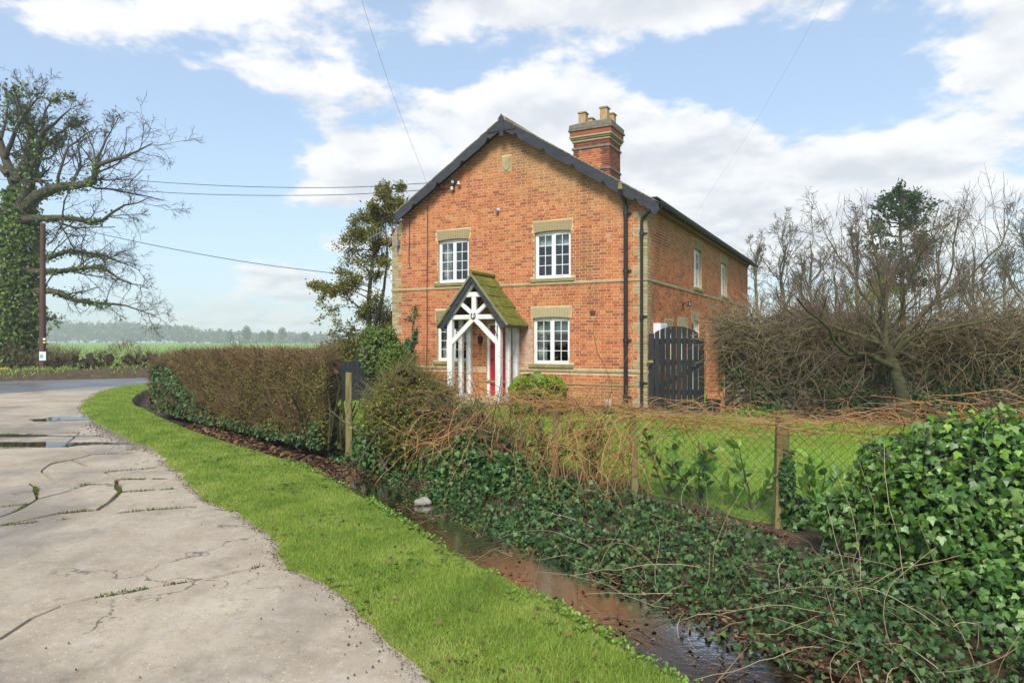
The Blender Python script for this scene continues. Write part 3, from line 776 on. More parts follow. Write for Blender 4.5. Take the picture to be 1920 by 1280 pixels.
def holed(x0, x1, z0, z1, holes, mapf, depth, mb):
    xs = sorted({x0, x1, *[h[0] for h in holes], *[h[1] for h in holes]}); zs = sorted({z0, z1, *[h[2] for h in holes], *[h[3] for h in holes]})
    for i in range(len(xs) - 1):
        for j in range(len(zs) - 1):
            cx, cz = (xs[i] + xs[i + 1]) / 2, (zs[j] + zs[j + 1]) / 2
            if any(h[0] < cx < h[1] and h[2] < cz < h[3] for h in holes): continue
            mb.add([mapf(x, 0, z) for x, z in ((xs[i], zs[j]), (xs[i + 1], zs[j]), (xs[i + 1], zs[j + 1]), (xs[i], zs[j + 1]))], [(0, 1, 2, 3)])
    for h in holes:
        c = [(h[0], h[2]), (h[1], h[2]), (h[1], h[3]), (h[0], h[3])]
        for k in range(4):
            a, b = c[k], c[(k + 1) % 4]
            mb.add([mapf(a[0], 0, a[1]), mapf(b[0], 0, b[1]), mapf(b[0], -depth, b[1]), mapf(a[0], -depth, a[1])], [(0, 1, 2, 3)])
# --- front wall
mb = MB()
fh = list(FW.values()) + [DOOR]
holed(-WID, 0, -.3, 4.70, fh, front_map, .30, mb)
mb.add([(-WID, 0, 4.70), (0, 0, 4.70), (0, 0, gable_z(0)), (APX, 0, gable_z(APX)), (-7.30, 0, gable_z(-7.30))], [(0, 1, 2, 3, 4)])
front = mb.build('front_wall', MT['mortar'], HOUSE)
def lint_rect(o, h=.245): return (o[0] - .05, o[1] + .05, o[3] - .005, o[3] + h)
def sill_rect(o): return (o[0] - .12, o[1] + .12, o[2] - .105, o[2] + .002)
BAND = [(-9, 1, S1, S1T), (-9, 1, S2, S2T)]
SHIELD = (-3.99, -3.70, 6.12, 6.54); VENT = (-1.475, -1.315, 2.235, 2.375)
fskip = fh + [lint_rect(o) for o in FW.values()] + [sill_rect(o) for o in FW.values()] + BAND + [SHIELD, VENT]
def qw(row): return .235 if (row // 3) % 2 else .345
def xr_front(zt, row):
    hw = max(0., (APZ - .17 - zt) / SLOPE); g0, g1 = APX - hw, APX + hw
    q = qw(row)
    return max(-WID + q, g0, -7.30 if zt > 4.72 else -9), min(-q if zt < 4.72 else -.02, g1)
allf = bond(-WID, 0, .0, gable_z(APX), fskip, xr_front, 3)
def dist_cam(r):
    w = HW((r[0] + r[1]) / 2, 0, (r[2] + r[3]) / 2); return np.linalg.norm(w - np.array([0, 0, EYE]))
vis = [r for r in allf if r[2] > .95 and r[3] < 3.05 and (r[1] < -.62 or r[0] > -.40)]
vis.sort(key=dist_cam)
whole = [r for r in vis if abs((r[1] - r[0]) - (.2245 - JT)) < .001 or abs((r[1] - r[0]) - (.1130 - JT)) < .001][:300]
ws_ = {id(r) for r in whole}
bricks('brickwork', [r for r in allf if id(r) not in ws_], front_map, MT['brick'], front)
BM = {}
for w in (.2245 - JT, .1130 - JT):
    V, Fq, R = brick_mesh([(-w / 2, w / 2, -(CRS - JT) / 2, (CRS - JT) / 2)], front_map, jit=0)
    BM[int(w*100)] = mesh_np('brick', V, [Fq], MT['brick'], obj=False)
for r in whole:
    link('brick', BM[int((r[1]-r[0])*100+.01)], front, ((r[0] + r[1]) / 2, random.uniform(-.002, .002), (r[2] + r[3]) / 2))
# quoins of pale brick at the corners of the front
quo = []
for row in range(int(4.72 / CRS) + 1):
    z = row * CRS; q = qw(row); zb, zt = z + JT / 2, z + CRS - JT / 2
    if any(b[2] < (zb + zt) / 2 < b[3] for b in BAND): continue
    c = .2245 if row % 2 else .113
    for (a, b) in ((-c + JT / 2, 0.006), (-q + JT / 2, -c - JT / 2)):
        quo.append((a, b, zb, zt)); quo.append((-WID - b if b < 0 else -WID, -WID - a, zb, zt))
bricks('quoin_brickwork', quo, front_map, MT['gault'], front, proud=.010)
# --- side wall
mb = MB()
sdoor = (4.62, 5.55, .1, 2.24); swin = (2.95, 4.0, 1.0, 2.02); svent = (1.62, 2.28, 1.1, 1.93)
sh_ = list(SWN.values()) + [sdoor, swin, svent]
holed(0, LEN, -.3, 5.02, sh_, side_map, .30, mb)
side = mb.build('side_wall', MT['mortar'], HOUSE)
def qs(row): return .34 if (row // 3) % 2 else .225
sskip = sh_ + [(o[0] - .10, o[1] + .10, o[3] - .005, o[3] + .25) for o in sh_] + [(o[0] - .1, o[1] + .1, o[2] - .1, o[2]) for o in SWN.values()] + [(-1, 20, S2, S2T), (-1, 20, S1, S1T)]
alls = bond(0, LEN, 0, 4.80, sskip, lambda zt, row: (qs(row), LEN - .02), 9)
bricks('brickwork', alls, side_map, MT['brick'], side, jit=.002)
quo = []
for row in range(int(4.80 / CRS)):
    zb, zt = row * CRS + JT / 2, row * CRS + CRS - JT / 2; q = qs(row)
    if any(b[2] < (zb + zt) / 2 < b[3] for b in BAND): continue
    quo.append((0.0, .108, zb, zt)); quo.append((.118, q - JT / 2, zb, zt))
bricks('quoin_brickwork', quo, side_map, MT['gault'], side, proud=.010)
# other walls
mb = MB(); mb.add([(-WID, 0, -.3), (-WID, LEN, -.3), (-WID, LEN, gable_z(-WID)), (-WID, 0, gable_z(-WID))], [(0, 1, 2, 3)])
mb.add([(-WID, LEN, -.3), (0, LEN, -.3), (0, LEN, gable_z(0)), (APX, LEN, gable_z(APX)), (-WID, LEN, gable_z(-WID))], [(0, 1, 2, 3, 4)])
mb.build('rear_wall', MT['brick'], HOUSE)
MB().box(-WID + .05, -.05, .35, LEN - .3, 2.62, 2.72).build('upper_floor', MT['dark_room'], HOUSE)
MB().box(-WID + .05, -.05, .35, LEN - .3, .02, .12).build('ground_floor', MT['dark_room'], HOUSE)
MB().box(-WID + .02, -.02, 2.6, 2.7, .1, 5.2).build('inner_wall', MT['dark_room'], HOUSE)
# string courses
for (z0, z1) in ((S1, S1T), (S2, S2T)):
    cuts = [x for o in FW.values() for x in (o[0], o[1])]
    x = -WID - .028
    while x < 0:
        xe = min(x + random.uniform(.55, .8), .028)
        if not (z0 == S1 and xe > DOOR[0] and x < DOOR[1]):
            MB().box(x + .003, xe - .003, -.030, .02, z0 + .002, z1 - .002).build('string_stone', MT['stone'], front, .006)
        x = xe
    y = -.028
    while y < LEN:
        ye = min(y + random.uniform(.6, .9), LEN)
        MB().box(-.02, .030, y + .003 if y > 0 else .021, ye - .003, z0 + .002, z1 - .002).build('string_stone', MT['stone'], side, .006)
        y = ye
# plinth course of weathered brick
MB().box(-WID - .02, .02, -.022, .01, .50, .545).build('plinth_course', MT['moss_stone'], front, .01)

def lintel(o, mapf, parent, h=.245, spl=.05, n=14, rise=.035, mat='gault'):
    mb = MB(); x0, x1, z1 = o[0], o[1], o[3]; w = x1 - x0; g = .0035
    def arc(t): return z1 + rise * (1 - (2 * t - 1) ** 2) - rise - .002
    for k in range(n):
        a, b = k / n, (k + 1) / n
        bx = [x0 - .01 + (w + .02) * a + g, x0 - .01 + (w + .02) * b - g]; tx = [x0 - spl + (w + 2 * spl) * a + g, x0 - spl + (w + 2 * spl) * b - g]
        d = .012 + random.uniform(-.002, .002)
        pts = [(bx[0], arc(a)), (bx[1], arc(b)), (tx[1], z1 + h), (tx[0], z1 + h)]
        V = [mapf(p[0], d, p[1]) for p in pts] + [mapf(p[0], -.10, p[1]) for p in pts]
        mb.add(V, [(0, 1, 2, 3), (7, 6, 5, 4), (0, 4, 5, 1), (1, 5, 6, 2), (2, 6, 7, 3), (3, 7, 4, 0)])
    return mb.build('lintel', MT[mat], parent, .004)
def window(o, mapf, name, blind=None, curt=(), rec=.085, cols=2, rows=4, silld=.055):
    """frame > panes, glazing bars, sill, lintel; blind = drop fraction; curt = ('l','r')"""
    x0, x1, z0, z1 = o; fr = .050
    def bx(mb, a, b, c, d, e, f):   # x a..b, recess c (near) .. d (far), z e..f
        V = [mapf(x, -q, z) for z in (e, f) for q in (c, d) for x in (a, b)]
        mb.add(V, [(0, 2, 3, 1), (4, 5, 7, 6), (0, 1, 5, 4), (2, 6, 7, 3), (0, 4, 6, 2), (1, 3, 7, 5)])
    mb = MB(); zt = z1 - .004
    bx(mb, x0 + .002, x0 + fr, rec, rec + .07, z0, zt); bx(mb, x1 - fr, x1 - .002, rec, rec + .07, z0, zt)
    bx(mb, x0 + fr, x1 - fr, rec, rec + .07, z0, z0 + fr); bx(mb, x0 + fr, x1 - fr, rec, rec + .07, zt - fr - .02, zt)
    xm = (x0 + x1) / 2
    bx(mb, xm - .026, xm + .026, rec, rec + .07, z0 + fr, zt - fr - .02)
    w = mb.build(name, MT['white'], HOUSE, .006)
    for side_, (a, b) in enumerate(((x0 + fr, xm - .026), (xm + .026, x1 - fr))):
        za, zb = z0 + fr, zt - fr - .02; s = .034; rc = rec - (.012 if side_ else -.008)
        mb = MB(); bx(mb, a + .002, a + s, rc, rc + .05, za + .002, zb - .002); bx(mb, b - s, b - .002, rc, rc + .05, za + .002, zb - .002)
        bx(mb, a + s, b - s, rc, rc + .05, za + .002, za + s); bx(mb, a + s, b - s, rc, rc + .05, zb - s, zb - .002)
        mb.build('casement', MT['white'], w, .005)
        ga, gb, gc, gd = a + s, b - s, za + s, zb - s
        mb = MB()
        for c in range(1, cols): xx = ga + (gb - ga) * c / cols; bx(mb, xx - .008, xx + .008, rc + .010, rc + .030, gc, gd)
        for r in range(1, rows): zz = gc + (gd - gc) * r / rows; bx(mb, ga, gb, rc + .012, rc + .028, zz - .008, zz + .008)
        mb.build('glazing_bar', MT['white'], w)
        for c in range(cols):
            for r in range(rows):
                mb = MB(); p, q = ga + (gb - ga) * c / cols, ga + (gb - ga) * (c + 1) / cols; e, f = gc + (gd - gc) * r / rows, gc + (gd - gc) * (r + 1) / rows
                t = random.uniform(-.0015, .0015)
                mb.add([mapf(p, -rc - .020 - t, e), mapf(q, -rc - .020 + t, e), mapf(q, -rc - .020 + t, f), mapf(p, -rc - .020 - t, f)], [(0, 1, 2, 3)])
                mb.build('pane', MT['glass'], w)
    if silld:
        mb = MB(); bx(mb, x0 - .11, x1 + .11, -silld, .10, z0 - .10, z0 - .004); mb.build('sill', MT['moss_stone'], w, .012)
    if blind:
        mb = MB(); zz = z1 - (z1 - z0) * blind; n = 1
        bx(mb, x0 + .04, x1 - .04, rec + .16, rec + .17, zz, z1); mb.build('blind', MT['blind'], w)
    for c in curt:
        mb = MB(); k = 9; wd = .26; xs = np.linspace(0, wd, k * 2)
        pr = [((x0 + .02 + x) if c == 'l' else (x1 - .02 - x), rec + .20 + .025 * math.sin(i * 1.9)) for i, x in enumerate(xs)]
        for i in range(len(pr) - 1):
            mb.add([mapf(pr[i][0], -pr[i][1], z0), mapf(pr[i + 1][0], -pr[i + 1][1], z0), mapf(pr[i + 1][0], -pr[i + 1][1], z1), mapf(pr[i][0], -pr[i][1], z1)], [(0, 1, 2, 3)])
        mb.build('curtain', MT['curtain'], w, smooth=True)
    return w
for k, o in FW.items():
    w = window(o, front_map, 'window', {'UR': .30, 'LR': .36, 'LL': .30}.get(k), {'UL': ('l',), 'LL': ('l',), 'LR': ('l',), 'UR': ()}[k])
    lintel(o, front_map, w)
for k, o in SWN.items():
    w = window(o, side_map, 'window', None, ('l', 'r')); lintel(o, side_map, w, .25)
w = window(swin, side_map, 'window', None, ()); lintel(swin, side_map, w, .25)
lintel(svent, side_map, side, .25, n=9)
mb = MB(); mb.box(-.14, -.10, svent[0], svent[1], svent[2], svent[3]); mb.build('boarded_opening', MT['white_worn'], side)
# white side door with a small glazed light
d = MB(); d.box(-.16, -.10, sdoor[0] + .06, sdoor[1] - .06, sdoor[2], sdoor[3] - .06); dd_ = d.build('side_door', MT['white'], HOUSE, .01)
mb = MB(); mb.box(-.17, -.06, sdoor[0], sdoor[0] + .06, .1, sdoor[3]); mb.box(-.17, -.06, sdoor[1] - .06, sdoor[1], .1, sdoor[3]); mb.box(-.17, -.06, sdoor[0] + .06, sdoor[1] - .06, sdoor[3] - .06, sdoor[3] - .002)
mb.build('door_frame', MT['white'], dd_, .006)
for a in range(2):
    for b in range(3): MB().box(-.102, -.094, 4.92 + a * .17, 5.07 + a * .17, 1.90 + b * .085, 1.975 + b * .085).build('pane', MT['dark_room'], dd_)
lintel(sdoor, side_map, dd_, .27, .08)
# stone shield in the gable and air brick
x, z = (SHIELD[0] + SHIELD[1]) / 2, (SHIELD[2] + SHIELD[3]) / 2
MB().box(SHIELD[0], SHIELD[1], -.014, .02, SHIELD[2], SHIELD[3]).build('date_stone', MT['stone'], front, .01)
sp = [(-.125, .18), (-.07, .165), (0, .185), (.07, .165), (.125, .18), (.115, .05), (.12, -.05), (.07, -.14), (0, -.185), (-.07, -.14), (-.12, -.05), (-.115, .05)]
MB().prism([(x + a, z + b) for a, b in sp], -.034, -.012).build('shield', MT['stone'], front, .01)
av = MB().box(VENT[0], VENT[1], -.012, .02, VENT[2], VENT[3]).build('air_brick', MT['brick_chimney'], front, .006)
mb = MB()
for i in range(4): mb.box(VENT[0] + .015, VENT[1] - .015, -.016, -.008, VENT[2] + .018 + i * .03, VENT[2] + .030 + i * .03)
mb.build('slot', MT['black_plastic'], av)

# --- roof
RY0, RY1, EV = -.32, LEN + .3, .30
roof = empty('roof', parent=HOUSE)
nr = 46; half = -APX + EV
for sg in (-1, 1):
    hf = half if sg > 0 else 3.52; mb = MB()
    for r in range(nr):
        a, b = r / nr, (r + 1.6) / nr
        hf = half if sg > 0 else 3.52; xa, xb = hf * a, min(hf * b, hf + .02); za, zb = APZ - SLOPE * xa, APZ - SLOPE * xb
        # each course tilts up a little at its tail
        p = [(APX + sg * xa, za - .022), (APX + sg * xb, zb + .004), (APX + sg * xb, zb - .014), (APX + sg * xa, za - .040)]
        mb.prism(p, RY0 + random.uniform(-.012, .012), RY1)
    mb.build('tile_course', MT['roof_tile'], roof, kind='stuff')
    MB().prism([(APX, APZ - .06), (APX + sg * (hf - .02), APZ - .06 - SLOPE * (hf - .02)), (APX + sg * (hf - .02), APZ - .10 - SLOPE * (hf - .02)), (APX, APZ - .10)], RY0 + .05, RY1 - .02).build('roof_deck', MT['dark_room'], roof)
y = RY0
while y < RY1 - .2:
    rt = MB(); pr = [(APX + .13 * math.cos(a), APZ - .055 + .10 * math.sin(a)) for a in np.linspace(0, PI, 9)]
    rt.prism(pr + [(APX - .10, APZ - .075), (APX + .10, APZ - .075)], y + .004, y + .296); rt.build('ridge_tile', MT['roof_tile'], roof, .006); y += .3
# bargeboards
def barge(sg):
    Ls = (half if sg > 0 else 3.52) / math.cos(math.atan(SLOPE)) - .03; D = .27; top = []; bot = []
    def pt(s, d):   # distance s down the slope, depth d below the roof line (vertical)
        return (APX + sg * s * math.cos(math.atan(SLOPE)), APZ - .045 - s * math.sin(math.atan(SLOPE)) - d)
    s = 0.0
    bot.append(pt(0, D + .02))
    per = .95; s0 = .42
    while s0 < Ls - .2:
        bot += [pt(s0, D - .005), pt(s0 + .02, D - .045)]
        for k in range(7):
            a = PI * k / 6; bot.append(pt(s0 + .075 - .045 * math.cos(a), D - .045 - .040 * math.sin(a) ** 1.0))
        bot += [pt(s0 + .135, D - .045), pt(s0 + .16, D + .0), pt(s0 + .40, D + .008)]
        s0 += per
    bot.append(pt(Ls - .02, D + .02))
    poly = [pt(0, 0), pt(Ls, 0)] + bot[::-1]
    return MB().prism(poly, RY0 - .005, RY0 + .035).build('bargeboard', MT['barge'], roof)
barge(1); barge(-1)
MB().prism([(APX - .06, APZ - .52), (APX + .06, APZ - .52), (APX + .075, APZ - .02), (APX, APZ + .09), (APX - .075, APZ - .02)], RY0 - .022, RY0 - .006).build('finial', MT['barge'], roof, .008)
MB().bar((APX - .42, RY0 - .014, APZ - .36), (APX + .42, RY0 - .014, APZ - .36), .03, .02).build('gable_tie', MT['black_iron'], roof)
for sg in (1, -1):
    hf = half if sg > 0 else 3.52; ex = APX + sg * (hf - .01); ez = APZ - SLOPE * hf
    if sg < 0: continue
    MB().prism([(ex - sg * .26, ez + .10), (ex - sg * .02, ez - .02), (ex + sg * .07, ez - .10), (ex + sg * .09, ez - .24), (ex + sg * .02, ez - .36), (ex - sg * .08, ez - .33), (ex - sg * .11, ez - .22), (ex - sg * .18, ez - .20), (ex - sg * .28, ez - .12)], RY0 - .028, RY0 + .03).build('bargeboard_foot', MT['barge'], roof, .006)
# eaves of the side wall: brick cornice, stone band, gutter
z = 4.81
MB().box(-.02, .045, .03, LEN, z, z + .075).build('cornice_course', MT['brick_plain'], side, .006)
MB().box(-.02, .085, .03, LEN, z + .079, z + .155).build('cornice_stone', MT['stone'], side, .008)
mb = MB(); y = .08
while y < LEN - .1: mb.box(-.02, .11, y, y + .10, z + .160, z + .232); y += .225
mb.build('dentil', MT['brick_plain'], side, kind='stuff')
MB().box(-.02, .235, .03, LEN + .2, z + .236, z + .262).build('soffit', MT['barge'], side)
def gutter(x, zc, y0, y1, parent):
    n = 9; a = np.linspace(PI, 2 * PI, n); o = [(x + .062 * math.cos(t), zc + .062 * math.sin(t)) for t in a]; i_ = [(x + .052 * math.cos(t), zc + .052 * math.sin(t)) for t in a[::-1]]
    y = y0; first = None
    while y < y1:
        ye = min(y + 1.8, y1)
        g = MB().prism(o + i_, y, ye - .004).build('gutter', MT['black_plastic'], parent)
        MB().prism([(x + .068 * math.cos(t), zc + .068 * math.sin(t)) for t in a] + [(x + .0625 * math.cos(t), zc + .0625 * math.sin(t)) for t in a[::-1]], y - .04, y + .05).build('gutter_joint', MT['black_iron'], parent)
        y = ye
gz = APZ - SLOPE * half - .03
gutter(EV + .06, gz, RY0 + .06, RY1, HOUSE); gutter(-7.42, APZ - SLOPE * 3.52 - .05, RY0 + .06, RY1, HOUSE)
# soil pipe and rainwater pipe on the front
def pipe(pts, r, brackets, name, parent=HOUSE):
    o = MB().tube(pts, r, 12).build(name, MT['black_iron'], parent, smooth=True)
    for (x, y, z) in brackets:
        b = MB(); b.tube([(x, y, z - .045), (x, y, z + .045)], r + .016, 12); b.box(x - .03, x + .13, y + .02, y + .045, z - .02, z + .02); b.build('pipe_bracket', MT['black_iron'], o, smooth=True)
    return o
PX_ = -.51
sp_ = pipe([(PX_, -.085, .05), (PX_, -.085, 4.85), (PX_ - .01, -.12, 5.0), (PX_ - .035, -.36, 5.12), (PX_ - .035, -.39, 5.30)], .052, [(PX_, -.085, z) for z in (.25, 1.63, 3.32, 4.72)], 'soil_pipe')
mb = MB(); mb.lathe([(.062, 0), (.062, .05), (.05, .06), (.05, .12), (.06, .125), (.06, .15)], (PX_ - .035, -.39, 5.24), 12); mb.build('vent_cowl', MT['moss_stone'], sp_)
pipe([(-.12, -.06, .05), (-.12, -.06, 4.50), (-.10, -.07, 4.56), (.10, -.10, 4.70), (.22, -.10, 4.72), (EV + .06, -.10, 4.80), (EV + .06, -.10, gz)], .036, [(-.12, -.06, z) for z in (.6, 2.2, 4.2)], 'rainwater_pipe')
# cables clipped to the left of the front
MB().tube([(-6.40, -.02, 5.45), (-6.39, -.02, 4.3), (-6.41, -.02, 3.2), (-6.40, -.03, 1.9), (-6.42, -.02, .9)], .011, 6).build('wall_cable', MT['wire'], HOUSE)
MB().tube([(-7.02, -.02, 5.05), (-7.03, -.02, 4.4), (-7.05, -.02, 3.9), (-7.0, -.02, 3.7)], .011, 6).build('wall_cable', MT['wire'], HOUSE)
# meter box on the side wall
m_ = MB().box(.012, .20, .45, 1.08, 1.55, 2.05).build('meter_box', MT['grey_plastic'], HOUSE, .012)
MB().box(.20, .206, .49, 1.04, 1.59, 2.01).build('meter_door', MT['grey_plastic'], m_, .003)

# --- chimney
CY0 = 6.15
cx0, cx1 = APX - .66, APX + .66; cd = 1.12
chim = empty('chimney', parent=HOUSE)
def ring(name, z0, z1, out, mat, bevel=.012):
    return MB().box(cx0 - out, cx1 + out, CY0 - out, CY0 + cd + out, z0, z1).build(name, MT[mat], chim, bevel)
MB().box(cx0, cx1, CY0, CY0 + cd, 6.2, 9.2).build('stack', MT['lead'], chim)
for (nm, mapf, a, b) in (('front', lambda u, d, z: (u, CY0 - d, z), cx0, cx1), ('right', lambda u, d, z: (cx1 + d, u, z), CY0, CY0 + cd)):
    rc = bond(a, b, 6.3, 8.80, [(-20, 20, 7.52, 7.60), (-20, 20, 8.30, 8.38)], None, 5)
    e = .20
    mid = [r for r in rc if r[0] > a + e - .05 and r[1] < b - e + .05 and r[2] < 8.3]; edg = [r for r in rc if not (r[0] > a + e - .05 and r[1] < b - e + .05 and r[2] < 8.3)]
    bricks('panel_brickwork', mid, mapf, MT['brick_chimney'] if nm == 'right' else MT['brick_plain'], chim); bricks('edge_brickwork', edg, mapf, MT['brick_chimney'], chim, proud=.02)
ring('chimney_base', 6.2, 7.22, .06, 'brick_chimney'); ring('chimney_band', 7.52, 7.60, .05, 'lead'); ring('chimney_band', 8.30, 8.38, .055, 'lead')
for k, (z0, z1, o, m_n) in enumerate(((8.56, 8.63, .05, 'stone'), (8.635, 8.70, .085, 'lead'), (8.705, 8.77, .12, 'stone'), (8.775, 8.93, .105, 'brick_chimney'), (8.935, 9.01, .15, 'lead'), (9.015, 9.16, .125, 'lead'))): ring('corbel', z0, z1, o, m_n)
# sloping cement cap
t = [(cx0 - .12, CY0 - .12), (cx1 + .12, CY0 - .12), (cx1 + .12, CY0 + cd + .12), (cx0 - .12, CY0 + cd + .12)]; u_ = [(cx0 + .15, CY0 + .15), (cx1 - .15, CY0 + .15), (cx1 - .15, CY0 + cd - .15), (cx0 + .15, CY0 + cd - .15)]
MB().add([(*p, 9.162) for p in t] + [(*p, 9.30) for p in u_], [(0, 1, 5, 4), (1, 2, 6, 5), (2, 3, 7, 6), (3, 0, 4, 7), (4, 5, 6, 7)]).build('cement_cap', MT['lead'], chim, .02)
for (x, y, h) in ((cx0 + .26, CY0 + .27, .44), (cx1 - .26, CY0 + .27, .50), (cx0 + .30, CY0 + cd - .27, .40), (cx1 - .22, CY0 + cd - .27, .44)):
    mb = MB(); mb.box(x - .13, x + .13, y - .13, y + .13, 9.24, 9.24 + h - .06); mb.box(x - .165, x + .165, y - .165, y + .165, 9.24 + h - .058, 9.24 + h - .015); mb.box(x - .14, x + .14, y - .14, y + .14, 9.24 + h - .013, 9.24 + h + .01)
    pot = mb.build('chimney_pot', MT['clay_pot'], chim, .012)
    MB().box(x - .09, x + .09, y - .09, y + .09, 9.24 + h + .012, 9.24 + h + .02).build('pot_flue', MT['black_print'], pot)

# --- porch
PC, PD = -4.235, -1.12
por = empty('porch', parent=HOUSE)
PAZ, PEZ, PHW = 3.30, 2.04, .99
psl = (PAZ - PEZ) / PHW
WP = 'white_worn'
xl, xr_ = PC - .72, PC + .72
def post(x, y, w=.15, top=2.18, z0=.20):
    m = MB(); m.box(x - w / 2, x + w / 2, y - w / 2, y + w / 2, z0, top); return m.build('post', MT[WP], por, .015)
for x in (xl, xr_):
    post(x, PD + .10); post(x, PD + .60, .12); post(x, -.085, .14)
    MB().box(x - .085, x + .085, PD - .02, -.014, .10, .198).build('sill_beam', MT[WP], por, .012)
    MB().box(x - .065, x + .065, PD + .03, -.014, 2.182, 2.30).build('wall_plate', MT[WP], por, .012)
yf = PD + .10
def beam(p, q, w=.125, d=.10): return MB().bar((p[0], yf, p[1]), (q[0], yf, q[1]), w, d).build('beam', MT[WP], por, .010)
hub = (PC, 2.255)
beam((xl + .075, 2.225), (PC - .01, 2.225), .12); beam((PC + .01, 2.225), (xr_ - .075, 2.225), .12)
yb = yf
beam((xl + .02, 1.55), (PC - .03, 2.17), .12, .085); beam((xr_ - .02, 1.55), (PC + .03, 2.17), .12, .085)      # arch braces
beam((PC, 2.29), (PC, 2.74), .13, .09)                                                                         # king post
beam((PC - .04, 2.30), (PC - .50, 2.66), .10, .085); beam((PC + .04, 2.30), (PC + .50, 2.66), .10, .085)
beam((PC - .40, 2.80), (PC + .40, 2.80), .13, .095)                                                            # collar
for sg in (-1, 1):
    beam((PC + sg * (PHW - .13), PEZ + .06), (PC + sg * .02, PAZ - .17), .125, .105)                           # principal rafters
    # dark bargeboard
    pl = [(PC, PAZ - .04), (PC + sg * (PHW + .02), PEZ - .06), (PC + sg * (PHW - .12), PEZ - .135), (PC, PAZ - .185)]
    MB().prism(pl, PD - .055, PD - .02).build('porch_bargeboard', MT['barge'], por, .006)
    # mossy tile courses, each tile its own piece
    rows, gx = 5, 6; y0, y1 = PD - .09, -.012; sl = math.hypot(PHW + .06, (PHW + .06) * psl)
    for r in range(rows):
        a, b = r / rows, (r + 1.18) / rows
        hx = PHW + .06
        xa, xb = hx * a, min(hx * b, hx); za, zb = PAZ - psl * xa + .01, PAZ - psl * xb + .045
        for c in range(gx):
            off = .5 * (r % 2); ya = y0 + (y1 - y0) * max(0, (c - off)) / (gx - off * 0); yb_ = y0 + (y1 - y0) * min(gx, c + 1 - off) / gx
            if yb_ - ya < .03: continue
            dz = random.uniform(-.008, .012)
            mb = MB(); n = 4
            # tile as a small bowed slab with a mossy lump profile
            us = np.linspace(ya + .003, yb_ - .003, 6); vs_ = np.linspace(0, 1, 5); V = []
            for v in vs_:
                for u in us:
                    bul = .016 * math.sin(PI * v) * (1 + .6 * math.sin(u * 37 + r * 3) * math.sin(v * 9 + c)) + random.uniform(0, .012)
                    V.append((PC + sg * (xa + (xb - xa) * v + bul * .6), u, za + (zb - za) * v + dz + bul * .7))
            Fs = [tuple(int(q) for q in f) for f in grid_faces(5, 6)]
            k0 = len(V); V2 = [(p[0] - sg * .02, p[1], p[2] - .045) for p in (V[0], V[5], V[29], V[24])]
            V += V2
            Fs += [(0, 1, 2, 3, 4, 5, k0 + 1, k0), (29, 28, 27, 26, 25, 24, k0 + 3, k0 + 2), (0, k0, k0 + 3, 24, 18, 12, 6), (5, 11, 17, 23, 29, k0 + 2, k0 + 1)]
            mb.add(V, Fs); mb.build('roof_tile', MT['moss_tile'], por)
    MB().prism([(PC, PAZ - .03), (PC + sg * (PHW + .03), PEZ - .055), (PC + sg * (PHW + .03), PEZ - .085), (PC, PAZ - .06)], PD - .015, -.013).build('porch_deck', MT['barge'], por)
    # verge strip of mortar and lichen along the front edge
    MB().prism([(PC, PAZ + .055), (PC + sg * (PHW + .08), PEZ - .01), (PC + sg * (PHW + .06), PEZ - .065), (PC, PAZ - .035)], PD - .10, PD - .058).build('verge_tile', MT['roof_tile'], por, .012)
    MB().bar((PC + sg * (PHW + .03), PD - .04, PEZ - .075), (PC + sg * (PHW + .03), -.02, PEZ - .075), .05, .05, (0, 0, 1)).build('eaves_batten', MT['barge'], por)
MB().tube([(PC, PD - .09, PAZ + .06), (PC, -.012, PAZ + .06)], .055, 8).build('porch_ridge', MT['moss_tile'], por)
MB().box(xl - .1, xr_ + .1, PD - .1, -.02, .0, .095).build('porch_step', MT['stone'], por, .01)
# front door
DR = MB().box(DOOR[0] + .075, DOOR[1] - .075, .10, .15, DOOR[2] + .02, DOOR[3] - .07).build('front_door', MT['red_door'], HOUSE, .004)
mb = MB(); mb.box(DOOR[0], DOOR[0] + .075, .04, .16, DOOR[2], DOOR[3] - .004); mb.box(DOOR[1] - .075, DOOR[1], .04, .16, DOOR[2], DOOR[3] - .004); mb.box(DOOR[0] + .075, DOOR[1] - .075, .04, .16, DOOR[3] - .07, DOOR[3] - .004)
mb.build('door_frame', MT['white'], DR, .008)
nb = 6; wdt = (DOOR[1] - DOOR[0] - .15) / nb
for k in range(nb): MB().box(DOOR[0] + .077 + wdt * k, DOOR[0] + .073 + wdt * (k + 1), .088, .10, DOOR[2] + .03, DOOR[3] - .08).build('board', MT['red_door'], DR, .006)
MB().box(-3.99, -3.72, .080, .088, 1.12, 1.20).build('letter_plate', MT['black_iron'], DR, .004)
mb = MB().tube([(-4.33, .05, 1.08), (-4.33, .05, 1.14)], .02, 8); mb.bar((-4.33, .05, 1.12), (-4.33, .088, 1.12), .02, .02, (0, 0, 1)); mb.build('door_handle', MT['black_iron'], DR)
mb = MB().tube([(-4.33, .07, 1.50), (-4.36, .06, 1.44), (-4.33, .07, 1.40), (-4.30, .06, 1.44), (-4.33, .07, 1.50)], .012, 6); mb.build('knocker', MT['black_iron'], DR)
